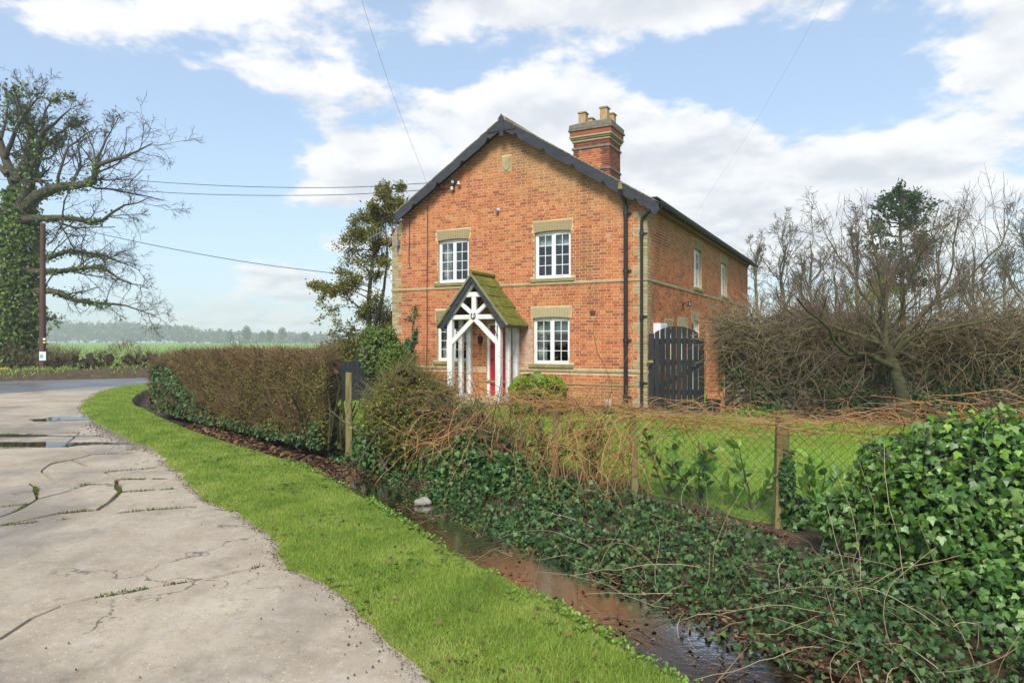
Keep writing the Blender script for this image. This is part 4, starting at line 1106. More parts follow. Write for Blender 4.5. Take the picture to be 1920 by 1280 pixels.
# basket brackets on the front posts
for (x, sg) in ((xl - .08, -1), (xr_ + .0, 1)):
    y = PD + .02
    mb = MB(); mb.bar((x, y, 1.65), (x, y, 2.0), .018, .012); mb.bar((x, y, 1.98), (x + sg * .22, y, 1.98) if sg < 0 else (x, y - .2, 1.98), .014, .012, (0, 0, 1)); mb.bar((x, y, 1.70), (x + sg * .20, y, 1.97) if sg < 0 else (x, y - .18, 1.97), .014, .012)
    mb.build('basket_bracket', MT['black_iron'], por)
HN = HOUSE.name
def on_house(name, label, cat, x, y, z):
    w = HW(x, y, z); return empty(name, tuple(w), -YAW, label, cat)
# horseshoe
o = MB().tube([(.062 * math.sin(a) * 1.0, 0, -.075 * math.cos(a)) for a in np.linspace(-2.55, 2.55, 15)], .014, 6).build('horseshoe', MT['black_iron'], None, smooth=True)
w = HW(PC, PD + .035, 2.26); o.location = tuple(w); o.rotation_euler = (0, 0, -YAW); tag(o, 'iron horseshoe nailed to the white hub of the porch frame', 'horseshoe')
# lantern by the door
t = on_house('wall_lantern', 'black lantern on the brick wall beside the red door', 'lantern', -4.60, -.02, 1.62)
MB().box(-.03, .03, -.005, .02, -.08, .12).build('back_plate', MT['black_iron'], t, .004)
MB().lathe([(.035, -.09), (.06, .06), (.07, .07), (.02, .13), (.008, .16)], (0, -.13, 0), 6).build('lamp_body', MT['black_iron'], t)
MB().tube([(0, -.0, .08), (0, -.08, .15), (0, -.13, .15)], .010, 6).build('arm', MT['black_iron'], t)
# spotlight high on the gable
t = on_house('security_light', 'small white security light high on the brick gable', 'lamp', -4.09, -.01, 5.13)
MB().box(-.04, .04, -.03, .01, -.04, .04).build('base', MT['grey_plastic'], t, .01); MB().lathe([(.03, 0), (.045, .05), (.045, .08)], (0, -.08, -.08), 10).build('lamp_head', MT['grey_metal'], t)
t = on_house('side_lamp', 'black swan-neck lamp on the side wall above the gate', 'lamp', 0.0, 3.45, 2.62)
MB().box(.01, .03, -.05, .05, -.10, .10).build('back_plate', MT['black_iron'], t, .004); MB().tube([(.02, 0, .02), (.14, 0, .10), (.26, 0, .12)], .014, 6).build('arm', MT['black_iron'], t); MB().lathe([(.03, .0), (.07, -.10), (.06, -.12)], (.20, 0, .10), 8).build('lamp_shade', MT['black_iron'], t)
# insulator bracket for the power lines
t = on_house('insulator_bracket', 'iron bracket with grey insulators high on the left of the gable', 'bracket', -5.39, -.01, 5.90)
MB().bar((-.10, -.03, -.12), (-.10, -.03, .16), .03, .03).build('bracket_arm', MT['black_iron'], t); MB().bar((-.10, -.03, .1), (.12, -.10, .1), .03, .03, (0, 0, 1)).build('bracket_arm', MT['black_iron'], t)
for (x, z) in ((-.10, .12), (-.12, -.06), (.10, .06)): MB().lathe([(.02, -.05), (.05, -.03), (.035, 0), (.05, .02), (.02, .05)], (x, -.10, z), 8).build('insulator', MT['grey_plastic'], t)
# TV aerial at the left eaves
t = on_house('tv_aerial', 'grey rooftop aerial with many rods at the left eaves', 'aerial', -7.42, -.10, 4.45)
MB().tube([(0, 0, -.25), (0, 0, .55)], .018, 8).build('mast', MT['grey_metal'], t); MB().box(-.05, .06, -.03, .1, -.08, .08).build('mast_clamp', MT['grey_metal'], t)
MB().tube([(.05, -.05, .55), (-.85, -.25, .15)], .012, 6).build('boom', MT['grey_metal'], t)
for k in range(11):
    f = k / 10; c = Vector((.05, -.05, .55)).lerp(Vector((-.85, -.25, .15)), f)
    MB().tube([tuple(c + Vector((-.05, .05, .16))), tuple(c + Vector((.05, -.05, -.16)))], .006, 5).build('rod', MT['grey_metal'], t)
for sg in (-1, 1): MB().tube([(-.05, sg * .05, .1), (-.42, sg * .22, -.22)], .007, 5).build('reflector_rod', MT['grey_metal'], t)

# ================================================================ GARDEN, DITCH, VERGE
A_ = np.array
def thing(name, label, cat, loc=(0, 0, 0), group=None): return empty(name, tuple(float(v) for v in loc), 0, label, cat, group)
def fix(o, t):
    """part built in world coordinates, parented to its thing"""
    o.parent = t; o.location = -Vector(t.location); return o
FD = np.array([-.741, .671]); FNV = np.array([.671, .741])      # along the garden fence (away), across it (into the garden)
def FP(t, off=0.0, z=0.0):
    t = np.asarray(t, float); xy = np.array([1.23, 6.77]) + t[..., None] * FD + np.asarray(off)[..., None] * FNV
    return np.concatenate([xy, np.broadcast_to(np.asarray(z, float), t.shape)[..., None]], -1)
def up_dirs(n, tilt=.35):
    d = RNG.normal(size=(n, 3)) * tilt; d[:, 2] = 1; return unit(d)
def ditch_pt(i, s):
    """point on the ditch surface for fractional index i along and s metres across"""
    j = np.minimum(i.astype(int), len(LIP) - 2); f = i - j
    sw = SW[j]; q = np.clip(s / sw, 0, 1); k = np.interp(q, SS, np.arange(len(SS))); k0 = np.minimum(k.astype(int), len(SS) - 2); g = k - k0
    A = dv[j, k0] * (1 - g)[:, None] + dv[j, k0 + 1] * g[:, None]; B = dv[j + 1, k0] * (1 - g)[:, None] + dv[j + 1, k0 + 1] * g[:, None]
    return A * (1 - f)[:, None] + B * f[:, None]
def lip_index(Y): return np.interp(Y, LIP[:, 1], np.arange(len(LIP)))

# --- soil beds
bed_i = [i for i in range(len(LIP)) if 2.5 < LIP[i, 1] < 9.2]
flat('fence_bed', [tuple(RB[i] - LN[i] * .05) for i in bed_i] + [tuple(RB[i] + LN[i] * (.62 + .12 * math.sin(i * .7))) for i in bed_i[::-1]], .005, MT['soil'])
def hp(x, y): w = HW(x, y); return (w[0], w[1])
flat('flower_bed', [hp(-7.9, -.02), hp(-7.9, -1.3), hp(-5.2, -1.4), hp(-3.2, -1.35), hp(-1.2, -1.25), hp(.2, -1.1), hp(1.8, -.9), hp(4, -.8), hp(9, -.9), hp(9, -.02)], .006, MT['soil'])

# --- verge grass
def verge_sample(n):
    Y = LIP[:, 1]; wd = np.linalg.norm(EDGE - LIP, axis=1); sg = np.r_[np.linalg.norm(np.diff((EDGE + LIP) / 2, axis=0), axis=1), 0]
    Ym = (EDGE[:, 1] + LIP[:, 1]) / 2
    dens = np.where(Ym < 2.2, 0, np.minimum(1, (5 / np.maximum(Ym, 1)) ** 1.45))
    wt = wd * sg * dens; cdf = np.cumsum(wt) / wt.sum()
    k = np.minimum(np.searchsorted(cdf, RNG.random(n)) + RNG.random(n), len(LIP) - 1.001); b = RNG.uniform(-.02, 1.035, n)
    return k, b
g = Geo()
n = 200000
k, b = verge_sample(n)
edge_w = np.interp(b, [-.02, .05, .12, 1], [.45, .7, 1, 1])
p = verge_pt(k, np.clip(b, -.02, 1.03)); Y = p[:, 1]
p[:, 2] -= np.where(b > 1, (b - 1) * 2.2, 0)
tuft = .5 + .5 * hnoise(p[:, 0], p[:, 1], 1.9, 4) * np.clip(hnoise(p[:, 0], p[:, 1], .55, 1) + .6, .2, 1.2)
h = (.012 + .022 * RNG.random(n) + .055 * np.clip(tuft, 0, 1) ** 3 * RNG.random(n)) * edge_w * np.interp(b, [.8, 1], [1, .75]) * np.interp(Y, [3, 10, 25], [1, 1.25, 1.7])
wdt = np.maximum(.0036, .00055 * Y) * RNG.uniform(.7, 1.3, n)
lean = RNG.normal(size=(n, 3)) * .55; lean[:, 2] = 1
R = basis_dir(unit(lean), rand_unit(n))
g.leaves(BLADE, p, R, np.column_stack([wdt, h, h * .8]), np.clip(RNG.normal(.50, .20, n) + .30 * np.clip(hnoise(p[:, 0], p[:, 1], 1.15, 9), -.6, 1) * RNG.random(n) + .30 * np.clip((.16 - b) / .16, 0, 1) + .22 * np.clip((b - .78) / .22, 0, 1) + np.where(RNG.random(n) < .09, .6, 0), 0, .999))
tag(g.build('verge_grass', MT['grass'], kind='stuff'), 'short bright green grass on the verge beside the concrete track', 'grass')
# ragged moss, soil crumbs and weeds where the grass meets the concrete
g = Geo(); n = 5200
k, _ = verge_sample(n); b = np.clip(RNG.normal(-.012, .022, n), -.07, .05)
p = verge_pt(k, b); p[:, 2] = np.where(b > 0, p[:, 2], .011) + RNG.uniform(0, .006, n)
sc = RNG.uniform(.002, .007, n) * np.interp(p[:, 1], [3, 15], [1, 2.2])
g.leaves(QUAD, p, basis(up_dirs(n, .8)), np.column_stack([sc, sc, sc * .6]))
tag(g.build('edge_crumbs', MT['soil'], kind='stuff'), 'dark soil crumbs along the ragged edge of the grass', 'soil')
# grass and moss in the joints of the concrete
g = Geo()
for poly in ([(0, 952), (54, 947), (70, 937), (122, 924), (164, 910), (218, 910)], [(28, 961), (54, 947)], [(108, 964), (183, 957), (206, 942), (225, 924)], [(218, 910), (225, 924)], [(173, 1123), (300, 1100), (400, 1085), (490, 1063)],
             [(225, 924), (365, 914)], [(220, 900), (337, 898)], [(197, 886), (300, 877)], [(66, 914), (70, 937)], [(0, 987), (120, 975), (250, 960), (384, 950)], [(173, 853), (281, 849)], [(0, 842), (120, 838)], [(94, 872), (134, 863)], [(0, 815), (150, 812)]):
    w = np.array([G(*q) for q in poly]); L = np.r_[0, np.cumsum(np.linalg.norm(np.diff(w, axis=0), axis=1))]
    m = int(L[-1] * 480); q = RNG.uniform(0, L[-1], m); keep = (np.sin(q * 5.1 + L[-1]) + .8 * np.sin(q * 13 + 1) + .5 * np.sin(q * 31)) > -.05; q = q[keep]; m = len(q)
    pp = np.column_stack([np.interp(q, L, w[:, 0]) + RNG.normal(0, .014, m), np.interp(q, L, w[:, 1]) + RNG.normal(0, .014, m), np.full(m, -.004)])
    hh = RNG.uniform(.010, .036, m) * (.5 + .8 * np.abs(np.sin(q * 3.3 + 1)))
    g.leaves(BLADE, pp, basis_dir(up_dirs(m, .7), rand_unit(m)), np.column_stack([np.full(m, .009), hh, hh]))
tag(g.build('joint_grass', MT['moss'], kind='stuff'), 'thin moss and grass growing in the cracks of the concrete', 'moss')
# stones of the gravel patch at the verge and scattered grit
ICO = None
def ico():
    bm = bmesh.new(); bmesh.ops.create_icosphere(bm, subdivisions=1, radius=1)
    V = np.array([v.co[:] for v in bm.verts]); Fq = np.array([[v.index for v in f.verts] for f in bm.faces]); bm.free(); return V, [Fq]
ICO = ico()
g = Geo(); n = 1500
w = np.array([G(*q) for q in ((176, 795), (200, 812), (228, 826), (262, 845))]); t = RNG.random(n) * 3; i = np.minimum(t.astype(int), 2); f = (t - i)[:, None]
pp = w[i] * (1 - f) + w[i + 1] * f + RNG.normal(0, .13, (n, 2)) + np.array([.10, .02])
sc = RNG.uniform(.006, .017, n)
g.leaves(ICO, np.column_stack([pp, .014 + sc * .3]), basis(rand_unit(n)), np.column_stack([sc, sc * .8, sc * .6]))
tag(g.build('gravel', MT['grey_gravel'], kind='stuff'), 'loose grey gravel washed up at the edge of the concrete track', 'gravel')
g = Geo(); n = 90
pp = np.array([G(RNG.uniform(0, 680), RNG.uniform(920, 1278)) for _ in range(n)]); e = np.interp(pp[:, 1], EDGE[:, 1], EDGE[:, 0]); near = RNG.random(n) < .75
pp[near, 0] = e[near] - np.abs(RNG.normal(.05, .16, near.sum())); ok = pp[:, 0] < e; pp = pp[ok]; n = len(pp); sc = RNG.uniform(.0025, .006, n)
g.leaves(ICO, np.column_stack([pp, np.full(n, .017)]), basis(rand_unit(n)), sc)
tag(g.build('grit', MT['soil'], kind='stuff'), 'dark grit scattered on the concrete near the grass', 'grit')

# --- lawn grass
g = Geo(); n = 140000
Yr = 6.0 + 12 * RNG.random(n) ** 1.15; px = RNG.uniform(820, 2150, n); X = (px - 960) / F * Yr
ri = np.interp(Yr, RB[:, 1], RB[:, 0]); hx = CH * (X - CORNER[0]) - SH * (Yr - CORNER[1]); hy = SH * (X - CORNER[0]) + CH * (Yr - CORNER[1])
ok = (X > ri + .62) & (hy < -1.0); X, Yr = X[ok], Yr[ok]; n = len(X)
h = RNG.uniform(.03, .065, n); wd = np.maximum(.005, .00085 * Yr) * RNG.uniform(.7, 1.3, n)
g.leaves(BLADE, np.column_stack([X, Yr, np.zeros(n)]), basis_dir(up_dirs(n, .5), rand_unit(n)), np.column_stack([wd, h, h]))
gy = RNG.uniform(11, 17, 5000); gx = gy * RNG.uniform(-.262, -.20, 5000); n = 5000; h = RNG.uniform(.04, .08, n)
g.leaves(BLADE, np.column_stack([gx, gy, np.zeros(n)]), basis_dir(up_dirs(n, .5), rand_unit(n)), np.column_stack([np.full(n, .010), h, h]))
tag(g.build('lawn_grass', MT['lawn_grass'], kind='stuff'), 'bright green lawn grass in front of the house behind the wire fence', 'grass')

# --- wire fence along the ditch
fence = thing('wire_fence', 'green diamond-mesh wire fence on weathered wooden posts beside the ditch', 'fence', FP(np.array(0.)))
for (t, h, lean, lab) in ((-1.43, .95, .03, 'split wooden post wrapped in ivy'), (0.0, .90, -.03, None), (1.03, .88, .02, None), (4.93, 1.12, 0., 'tall straight post green with lichen')):
    b_ = FP(np.array(t)); mb = MB(); w_ = .05 if t in (-1.43, 4.93) else .034
    ring_ = [(-w_, -w_ * .8), (w_, -w_), (w_ * .9, w_ * .8), (-w_ * .8, w_)]
    V = []
    for j, zz in enumerate(np.linspace(-.1, h, 6)):
        for (a, c) in ring_: V.append((b_[0] + a * (1 - .06 * j / 5) + lean * zz + random.uniform(-.004, .004), b_[1] + c + random.uniform(-.004, .004), zz + (random.uniform(-.02, .03) if j == 5 else 0)))
    Fs = [(0, 3, 2, 1), (20, 21, 22, 23)] + [(j * 4 + q, j * 4 + (q + 1) % 4, j * 4 + 4 + (q + 1) % 4, j * 4 + 4 + q) for j in range(5) for q in range(4)]
    o = MB().add(V, Fs).build('post', MT['post_wood'], None, .006, label=lab); fix(o, fence)
g = Geo()
t0, t1, hh, pit = -2.6, 5.0, .86, .075
for sg in (1, -1):
    st = np.arange(t0 - hh, t1, pit); m = len(st)
    zz = np.linspace(.02, hh, 14); tt = st[:, None] + (zz[None] if sg > 0 else hh - zz[None])
    zig = .004 * np.where(np.arange(14) % 2, 1, -1)[None]
    pp = FP(tt, np.broadcast_to(zig * sg, tt.shape), np.broadcast_to(zz[None], tt.shape) + 0.0)
    ok = (tt.min(1) > t0) & (tt.max(1) < t1); pp = pp[ok]
    g.tubes(pp, np.full(pp.shape[:2], .0021), 3)
for zz in (.04, .45, .87):
    pp = FP(np.linspace(t0, t1, 30)[None], np.zeros((1, 30)), zz + .01 * np.sin(np.linspace(0, 9, 30))[None]); g.tubes(pp, np.full(pp.shape[:2], .0026), 4)
fix(g.build('wire_mesh', MT['fence_wire'], kind='stuff'), fence)

# --- brambles: dry orange vines
def vines(g, starts, dirs, L, r, M_=14, amp=.22, droop=.0, pull=None, zmin=None):
    N = len(starts); pts = np.zeros((N, M_, 3)); pts[:, 0] = starts; d = unit(dirs); turn = RNG.normal(size=(N, 3)) * .25
    for i in range(1, M_):
        d = unit(d + RNG.normal(size=(N, 3)) * amp + turn * .35 + np.array([0, 0, -droop]))
        q = pts[:, i - 1] + d * (L / (M_ - 1))[:, None]
        if pull is not None: q = pull(q)
        pts[:, i] = q
    g.tubes(pts, r[:, None] * np.linspace(1, .55, M_)[None], 4); return pts
def top_pull(zc, sp):
    def f(q):
        rel = q[:, :2] - np.array([1.23, 6.77]); t = rel @ FD; o = rel @ FNV
        o2 = np.clip(o, -.20, .16) * .96; z2 = q[:, 2] + (zc(t) - q[:, 2]) * .30
        xy = np.array([1.23, 6.77]) + t[:, None] * FD + o2[:, None] * FNV
        return np.column_stack([xy, z2])
    return f
ztop = lambda t: np.interp(t, [-4, -3, -2, -1.4, 0, 1.1, 2, 4], [1.12, 1.05, .95, .90, .90, .93, 1.0, 1.1])
v1 = thing('dry_vine', 'band of dry orange vine stems draped along the top of the wire fence', 'vine', FP(np.array(-1.)))
g = Geo(); N = 340
t = RNG.uniform(-3.6, 1.7, N); s_ = FP(t, RNG.normal(0, .10, N), ztop(t) + RNG.normal(-.01, .07, N))
sgn = np.where(RNG.random(N) < .5, 1, -1); d = np.column_stack([FD[0] * sgn, FD[1] * sgn, RNG.normal(0, .35, N)]) + RNG.normal(size=(N, 3)) * .40
vines(g, s_, d, RNG.uniform(.4, 1.6, N), RNG.uniform(.0016, .0040, N), 14, .30, 0, top_pull(ztop, .1))
fix(g.build('stem', MT['vine'], kind='stuff'), v1)
v2 = thing('dry_vine', 'hanging tangle of looping orange vine stems in the middle of the wire fence', 'vine', FP(np.array(.4)))
g = Geo(); N = 150
t = RNG.normal(.45, .42, N); s_ = FP(t, RNG.normal(-.10, .10, N), RNG.uniform(.25, .92, N)); d = RNG.normal(size=(N, 3)) * np.array([1, .6, 1]); d[:, :2] += -FNV * .25
def tang(q):
    q[:, 2] = np.maximum(q[:, 2], .02 + .03 * RNG.random(len(q))); rel = q[:, :2] - np.array([1.23, 6.77]); o = rel @ FNV
    q[:, :2] -= (np.clip(o, .12, 9) - .12)[:, None] * FNV * .8 + (np.clip(o, -9, -.55) + .55)[:, None] * FNV * .5
    tt = rel @ FD; q[:, :2] -= ((tt - .45) * .06)[:, None] * FD; return q
vines(g, s_, d, RNG.uniform(.7, 1.9, N), RNG.uniform(.0024, .0046, N), 18, .26, .10, tang)
N = 70; t = RNG.uniform(-.9, 1.9, N); s_ = FP(t, RNG.normal(-.03, .04, N), ztop(t)); d = RNG.normal(size=(N, 3)) * .5 + np.array([0, 0, -.6]); d[:, :2] -= FNV * .4
vines(g, s_, d, RNG.uniform(.5, 1.3, N), RNG.uniform(.0018, .0036, N), 14, .18, .10)
fix(g.build('stem', MT['vine'], kind='stuff'), v2)
v3 = thing('dry_vine', 'arching mound of russet bramble stems in front of the white porch posts', 'bramble', FP(np.array(2.4)))
g = Geo(); N = 170
t = np.clip(RNG.normal(2.5, .45, N), 1.7, 4); s_ = FP(t, RNG.normal(0, .22, N), RNG.uniform(.2, .72, N)); d = RNG.normal(size=(N, 3)) * np.array([.8, .8, .5]) + np.array([0, 0, .65])
vines(g, s_, d, RNG.uniform(.5, 1.35, N), RNG.uniform(.0026, .0055, N), 14, .18, .17)
fix(g.build('stem', MT['vine'], kind='stuff'), v3)
g = Geo(); N = 160
t = RNG.normal(2.2, .7, N); s_ = FP(t, RNG.normal(0, .2, N), RNG.uniform(.1, .7, N)); d = up_dirs(N, .6)
vines(g, s_, d, RNG.uniform(.4, 1.0, N), RNG.uniform(.003, .006, N), 10, .15, .08)
fix(g.build('woody_stem', MT['twig_red'], kind='stuff'), v3)

# --- twiggy and ivy clad bushes at the fence
def ellip(n, c, r, shell=.35, zmin=None):
    """points in the outer shell of an ellipsoid and outward normals"""
    u = rand_unit(n); rad = 1 - shell * RNG.random(n) ** 1.6
    lump = 1 + .10 * np.sin(u[:, 0] * 5 + c[0] * 3) * np.cos(u[:, 2] * 4 + c[1]) + .08 * np.sin(u[:, 1] * 9 + u[:, 2] * 7)
    p = np.asarray(c) + u * np.asarray(r) * (rad * lump)[:, None]; nr = unit(u / np.asarray(r))
    if zmin is not None: k = p[:, 2] > zmin; p, nr = p[k], nr[k]
    return p, nr
def leafy(g, p, nr, size, tpl, tilt=.55, hang=.4, rnd=None):
    n = len(p); nn = unit(nr + RNG.normal(size=(n, 3)) * tilt + np.array([0, 0, .35])); d = RNG.normal(size=(n, 3)) * .8 + np.array([0, 0, -hang])
    sc = RNG.uniform(.65, 1.25, n) * size
    g.leaves(tpl, p, basis_dir(d, nn), sc, rnd)
def twigs(g, p, d, L, r, M_=4, amp=.18, up=.03, sides=3):
    st, rr = wander(p, d, L, r, r * .45, M_, amp, up); g.tubes(st, rr, sides); return st
# weeds, dead leaves and bare spots on the verge
g = Geo(); n = 900; k, b = verge_sample(n); b = np.clip(b, .03, .97); p = verge_pt(k, b); rep = 5; pr_ = np.repeat(p, rep, axis=0) + RNG.normal(size=(n * rep, 3)) * A_((.012, .012, .003)) + A_((0, 0, .018)); az = RNG.uniform(0, 6.28, n * rep)
sel = np.repeat(hnoise(p[:, 0], p[:, 1], 1.7, 6) > .15, rep); m_ = sel.sum(); g.leaves(OVAL, pr_[sel], basis_dir(np.column_stack([np.cos(az), np.sin(az), np.full(n * rep, .45)])[sel], up_dirs(m_, .3)), RNG.uniform(.022, .045, m_)); tag(g.build('verge_weeds', MT['weed'], kind='stuff'), 'flat broad-leaved weeds growing through the verge grass', 'weeds')
g = Geo(); n = 420; k, b = verge_sample(n); b = np.clip(b, .0, 1.0); p = verge_pt(k, b) + A_((0, 0, .03)); g.leaves(OVAL, p, basis_dir(RNG.normal(size=(n, 3)) * A_((1, 1, .3)), up_dirs(n, .5)), RNG.uniform(.018, .045, n)); tag(g.build('verge_leaves', MT['dead_leaf'], kind='stuff'), 'scattered brown fallen leaves on the verge grass', 'leaves')
b1 = thing('twiggy_bush', 'olive brown twiggy bush beside the lichened fence post', 'bush', FP(np.array(3.75)))
c1 = FP(np.array(3.55), np.array(.08), .66)
g = Geo(); N = 5200
p, nr = ellip(N, c1, (.62, .55, .60), .6, .05)
twigs(g, p, nr * .9 + RNG.normal(size=p.shape) * .9 + A_((0, 0, .25)), RNG.uniform(.10, .34, len(p)), RNG.uniform(.0020, .0042, len(p)), 5, .35)
fix(g.build('twig', MT['twig_olive'], kind='stuff'), b1)
g = Geo(); p, nr = ellip(8500, c1 + np.array([0, 0, -.05]), (.66, .58, .58), .4, .02); leafy(g, p, nr, .036, OVAL); p, nr = ellip(3600, c1 + np.array([-.05, 0, -.15]), (.70, .60, .52), .35, .02); leafy(g, p, nr, .050, OVAL); fix(g.build('leaf', MT['bush_leaf'], kind='stuff'), b1)
g = Geo(); N = 40; s_ = c1 + RNG.normal(size=(N, 3)) * np.array([.3, .25, 0]) - np.array([0, 0, .75]); st = twigs(g, s_, up_dirs(N, .35), RNG.uniform(.6, 1.2, N), RNG.uniform(.008, .02, N), 6, .16, .05, 6)
fix(g.build('stem', MT['bark_grey'], smooth=True, kind='stuff'), b1)
g = Geo(); p, nr = ellip(800, c1, (.45, .4, .45), .2); leafy(g, p, nr, .16, QUAD, 1.2); fix(g.build('bush_shade_fill', MT['twig'], kind='stuff'), b1)  # broad cards added inside the bush, standing for its shaded core
def ivy_clump(label, blobs, size, n_m2, mat, ind=0, grp=None):
    t_ = thing('ivy_clump', label, 'ivy', blobs[0][0] - np.array([0, 0, blobs[0][1][2]]), grp)
    P_, N_ = [], []
    for (c, r) in blobs:
        A = 4 * PI * ((r[0] * r[1]) ** 1.6 + (r[0] * r[2]) ** 1.6 + (r[1] * r[2]) ** 1.6) ** (1 / 1.6) / 3 ** (1 / 1.6)
        p, nr = ellip(int(A * n_m2), c, r, .30)
        ins = np.zeros(len(p), bool)
        for (c2, r2) in blobs:
            if c2 is not c: ins |= (((p - c2) / r2) ** 2).sum(1) < .72
        P_.append(p[~ins]); N_.append(nr[~ins])
    p, nr = np.vstack(P_), np.vstack(N_)
    view = unit(np.array([0, 0, EYE]) - p); facing = (nr * view).sum(1)
    keep = (facing > -.55) & (p[:, 2] > -.5); p, nr, facing = p[keep], nr[keep], facing[keep]
    ind_i = np.zeros(0, int)
    if ind:
        score = facing - .12 * np.linalg.norm(p - np.array([0, 0, EYE]), axis=1); px = 960 + p[:, 0] / p[:, 1] * F; py = 640 - (p[:, 2] - EYE) / p[:, 1] * F
        score = np.where((px > 1925) | (py > 1285), -9, score)
        # only the outermost leaves are picked one by one
        out_ = np.zeros(len(p))
        for (c, r) in blobs: out_ = np.maximum(out_, 0); 
        ind_i = np.argsort(-score)[:ind * 2]; ind_i = RNG.permutation(ind_i)[:ind]
    m_ = np.ones(len(p), bool); m_[ind_i] = False
    g = Geo(); leafy(g, p[m_], nr[m_], size * RNG.choice([.62, .85, 1.0, 1.12], m_.sum(), p=[.25, .3, .3, .15]), IVY, .6, .75); fix(g.build('leaf_mass', mat, kind='stuff'), t_)
    if len(ind_i):
        me = []
        for q in range(4):
            tv, tf = IVY; tv = tv.copy(); tv[:, 2] += RNG.normal(0, .03, len(tv)); tv[:, 0] *= RNG.uniform(.85, 1.12)
            me.append(mesh_np('leaf', tv, tf, mat, obj=False))
        for q in ind_i:
            nn = unit((nr[q] + RNG.normal(size=3) * .35 + np.array([0, 0, .35]))[None]); d = (RNG.normal(size=3) * .6 + np.array([0, 0, -.8]))[None]
            Rm = Matrix(basis_dir(d, nn)[0].tolist()); s = size * RNG.uniform(.6, 1.3)
            o = link('leaf', me[RNG.integers(4)], t_); o.location = Vector((p[q] + nr[q] * .02).tolist()) - Vector(t_.location); o.rotation_euler = Rm.to_euler(); o.scale = (s, s, s)
    # inner stems, and darker leaves inside that put shade between the outer ones
    g = Geo(); gi = Geo()
    for (c, r) in blobs:
        n = int(60 * r[0] / .4); u = ellip(n, c, np.asarray(r) * .75, .6)[0]; twigs(g, u, RNG.normal(size=(n, 3)) + np.array([0, 0, .4]), RNG.uniform(.2, .6, n) * r[0], RNG.uniform(.004, .010, n), 5, .25, .02, 4)
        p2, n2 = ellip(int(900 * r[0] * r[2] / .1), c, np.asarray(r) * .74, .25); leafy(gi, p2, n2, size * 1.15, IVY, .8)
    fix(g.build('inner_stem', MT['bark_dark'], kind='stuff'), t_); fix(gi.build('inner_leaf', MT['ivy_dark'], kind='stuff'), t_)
    return t_
ivy_clump('dense dark ivy bush at the ditch edge below the twiggy bush', [(P(735, 842, 9.3), A_((.50, .38, .38))), (P(698, 828, 9.8), A_((.30, .3, .28))), (P(800, 855, 9.0), A_((.36, .3, .34))), (P(770, 790, 9.2), A_((.42, .34, .34)))], .062, 620, MT['ivy_mid'])
ivy_clump('ivy covering the bank below the bramble mound', [(P(900, 865, 8.2), A_((.48, .36, .42))), (P(852, 885, 8.3), A_((.34, .28, .32))), (P(965, 895, 7.6), A_((.40, .3, .30))), (P(1040, 935, 7.0), A_((.32, .26, .22)))], .060, 620, MT['ivy_mid'])
ivy_clump('ivy climbing over a stump among the orange bramble stems', [(P(885, 800, 8.6), A_((.22, .22, .36))), (P(930, 830, 8.3), A_((.22, .2, .2)))], .055, 700, MT['ivy_light'])
ivy_clump('ivy wrapped around the split wooden fence post', [(FP(A_(-1.50), A_(-.02), .42), A_((.07, .07, .30))), (FP(A_(-1.55), A_(.05), .15), A_((.16, .14, .18)))], .048, 420, MT['ivy_dark'])
ivy_clump('big glossy ivy mound spilling down the bank at the right edge', [(A_((3.16, 4.42, .52)), A_((.80, .60, .60))), (A_((2.63, 4.9, .33)), A_((.46, .40, .22))), (A_((2.98, 3.98, .05)), A_((.50, .40, .38))), (A_((3.9, 4.0, .45)), A_((.8, .7, .65))), (A_((2.95, 5.0, .66)), A_((.40, .4, .28)))], .056, 980, MT['ivy_light'], 300)
# young and old leaves among them
ivy_clump('paler young ivy shoots on top of the right ivy mound', [(A_((3.10, 4.40, .72)), A_((.74, .56, .44)))], .046, 260, MT['laurel'])

# --- ivy carpet of the far bank
bank = thing('ivy_bank', 'carpet of small dark ivy leaves on the ditch bank below the wire fence', 'ivy', FP(np.array(.2), np.array(-.5)))
def bank_pts(n, s0, s1, Y0=2.6, Y1=9.6):
    i = RNG.uniform(lip_index(Y0), lip_index(Y1), n); s = RNG.uniform(s0, s1, n)
    s = s + .10 * np.sin(i * .31) + .06 * np.sin(i * .83)
    return ditch_pt(i, s), i, s
def bank_nrm(i): j = i.astype(int); return unit(np.column_stack([-LN[j] * .62, np.full(len(j), .62)]))
n = 26000; p, i, s = bank_pts(n, .88, 2.22, 1.4); nr = bank_nrm(i); lump_ = np.clip(.5 + .7 * hnoise(p[:, 0], p[:, 1], 1.1, 12), 0, 1.2)[:, None] * np.interp(s, [1.0, 1.4, 2.2], [.3, 1, 1.2])[:, None]; p = p + nr * (RNG.random((n, 1)) ** 1.2 * (.06 + .20 * lump_)) + np.array([0, 0, .06]) * (RNG.random((n, 1)))
bare = hnoise(p[:, 0], p[:, 1], 1.5, 8) + .35 * (s - 1.5)
keep = (bare > -.62) & ((s > 1.24 - .25 * np.clip((p[:, 1] - 4.2) / 1.5, 0, 1)) | (RNG.random(n) < .25)) & (RNG.random(n) < np.interp(s, [.85, 1.12, 2.0, 2.3], [.08, 1, 1, .6])); p, nr = p[keep], nr[keep]
near = np.argsort(p[:, 1]); 
g = Geo(); leafy(g, p, nr, .042 * RNG.choice([.6, .85, 1.1], len(p)), IVY, .6, .5); fix(g.build('leaf_mass', MT['ivy_dark'], kind='stuff'), bank)
g = Geo(); N = 240; p, i, s = bank_pts(N, 1.25, 2.0); twigs(g, p + bank_nrm(i) * .05, RNG.normal(size=(N, 3)) + np.array([0, 0, .3]), RNG.uniform(.2, .6, N), RNG.uniform(.0015, .0035, N), 6, .25, 0, 3); fix(g.build('runner', MT['twig_red'], kind='stuff'), bank)
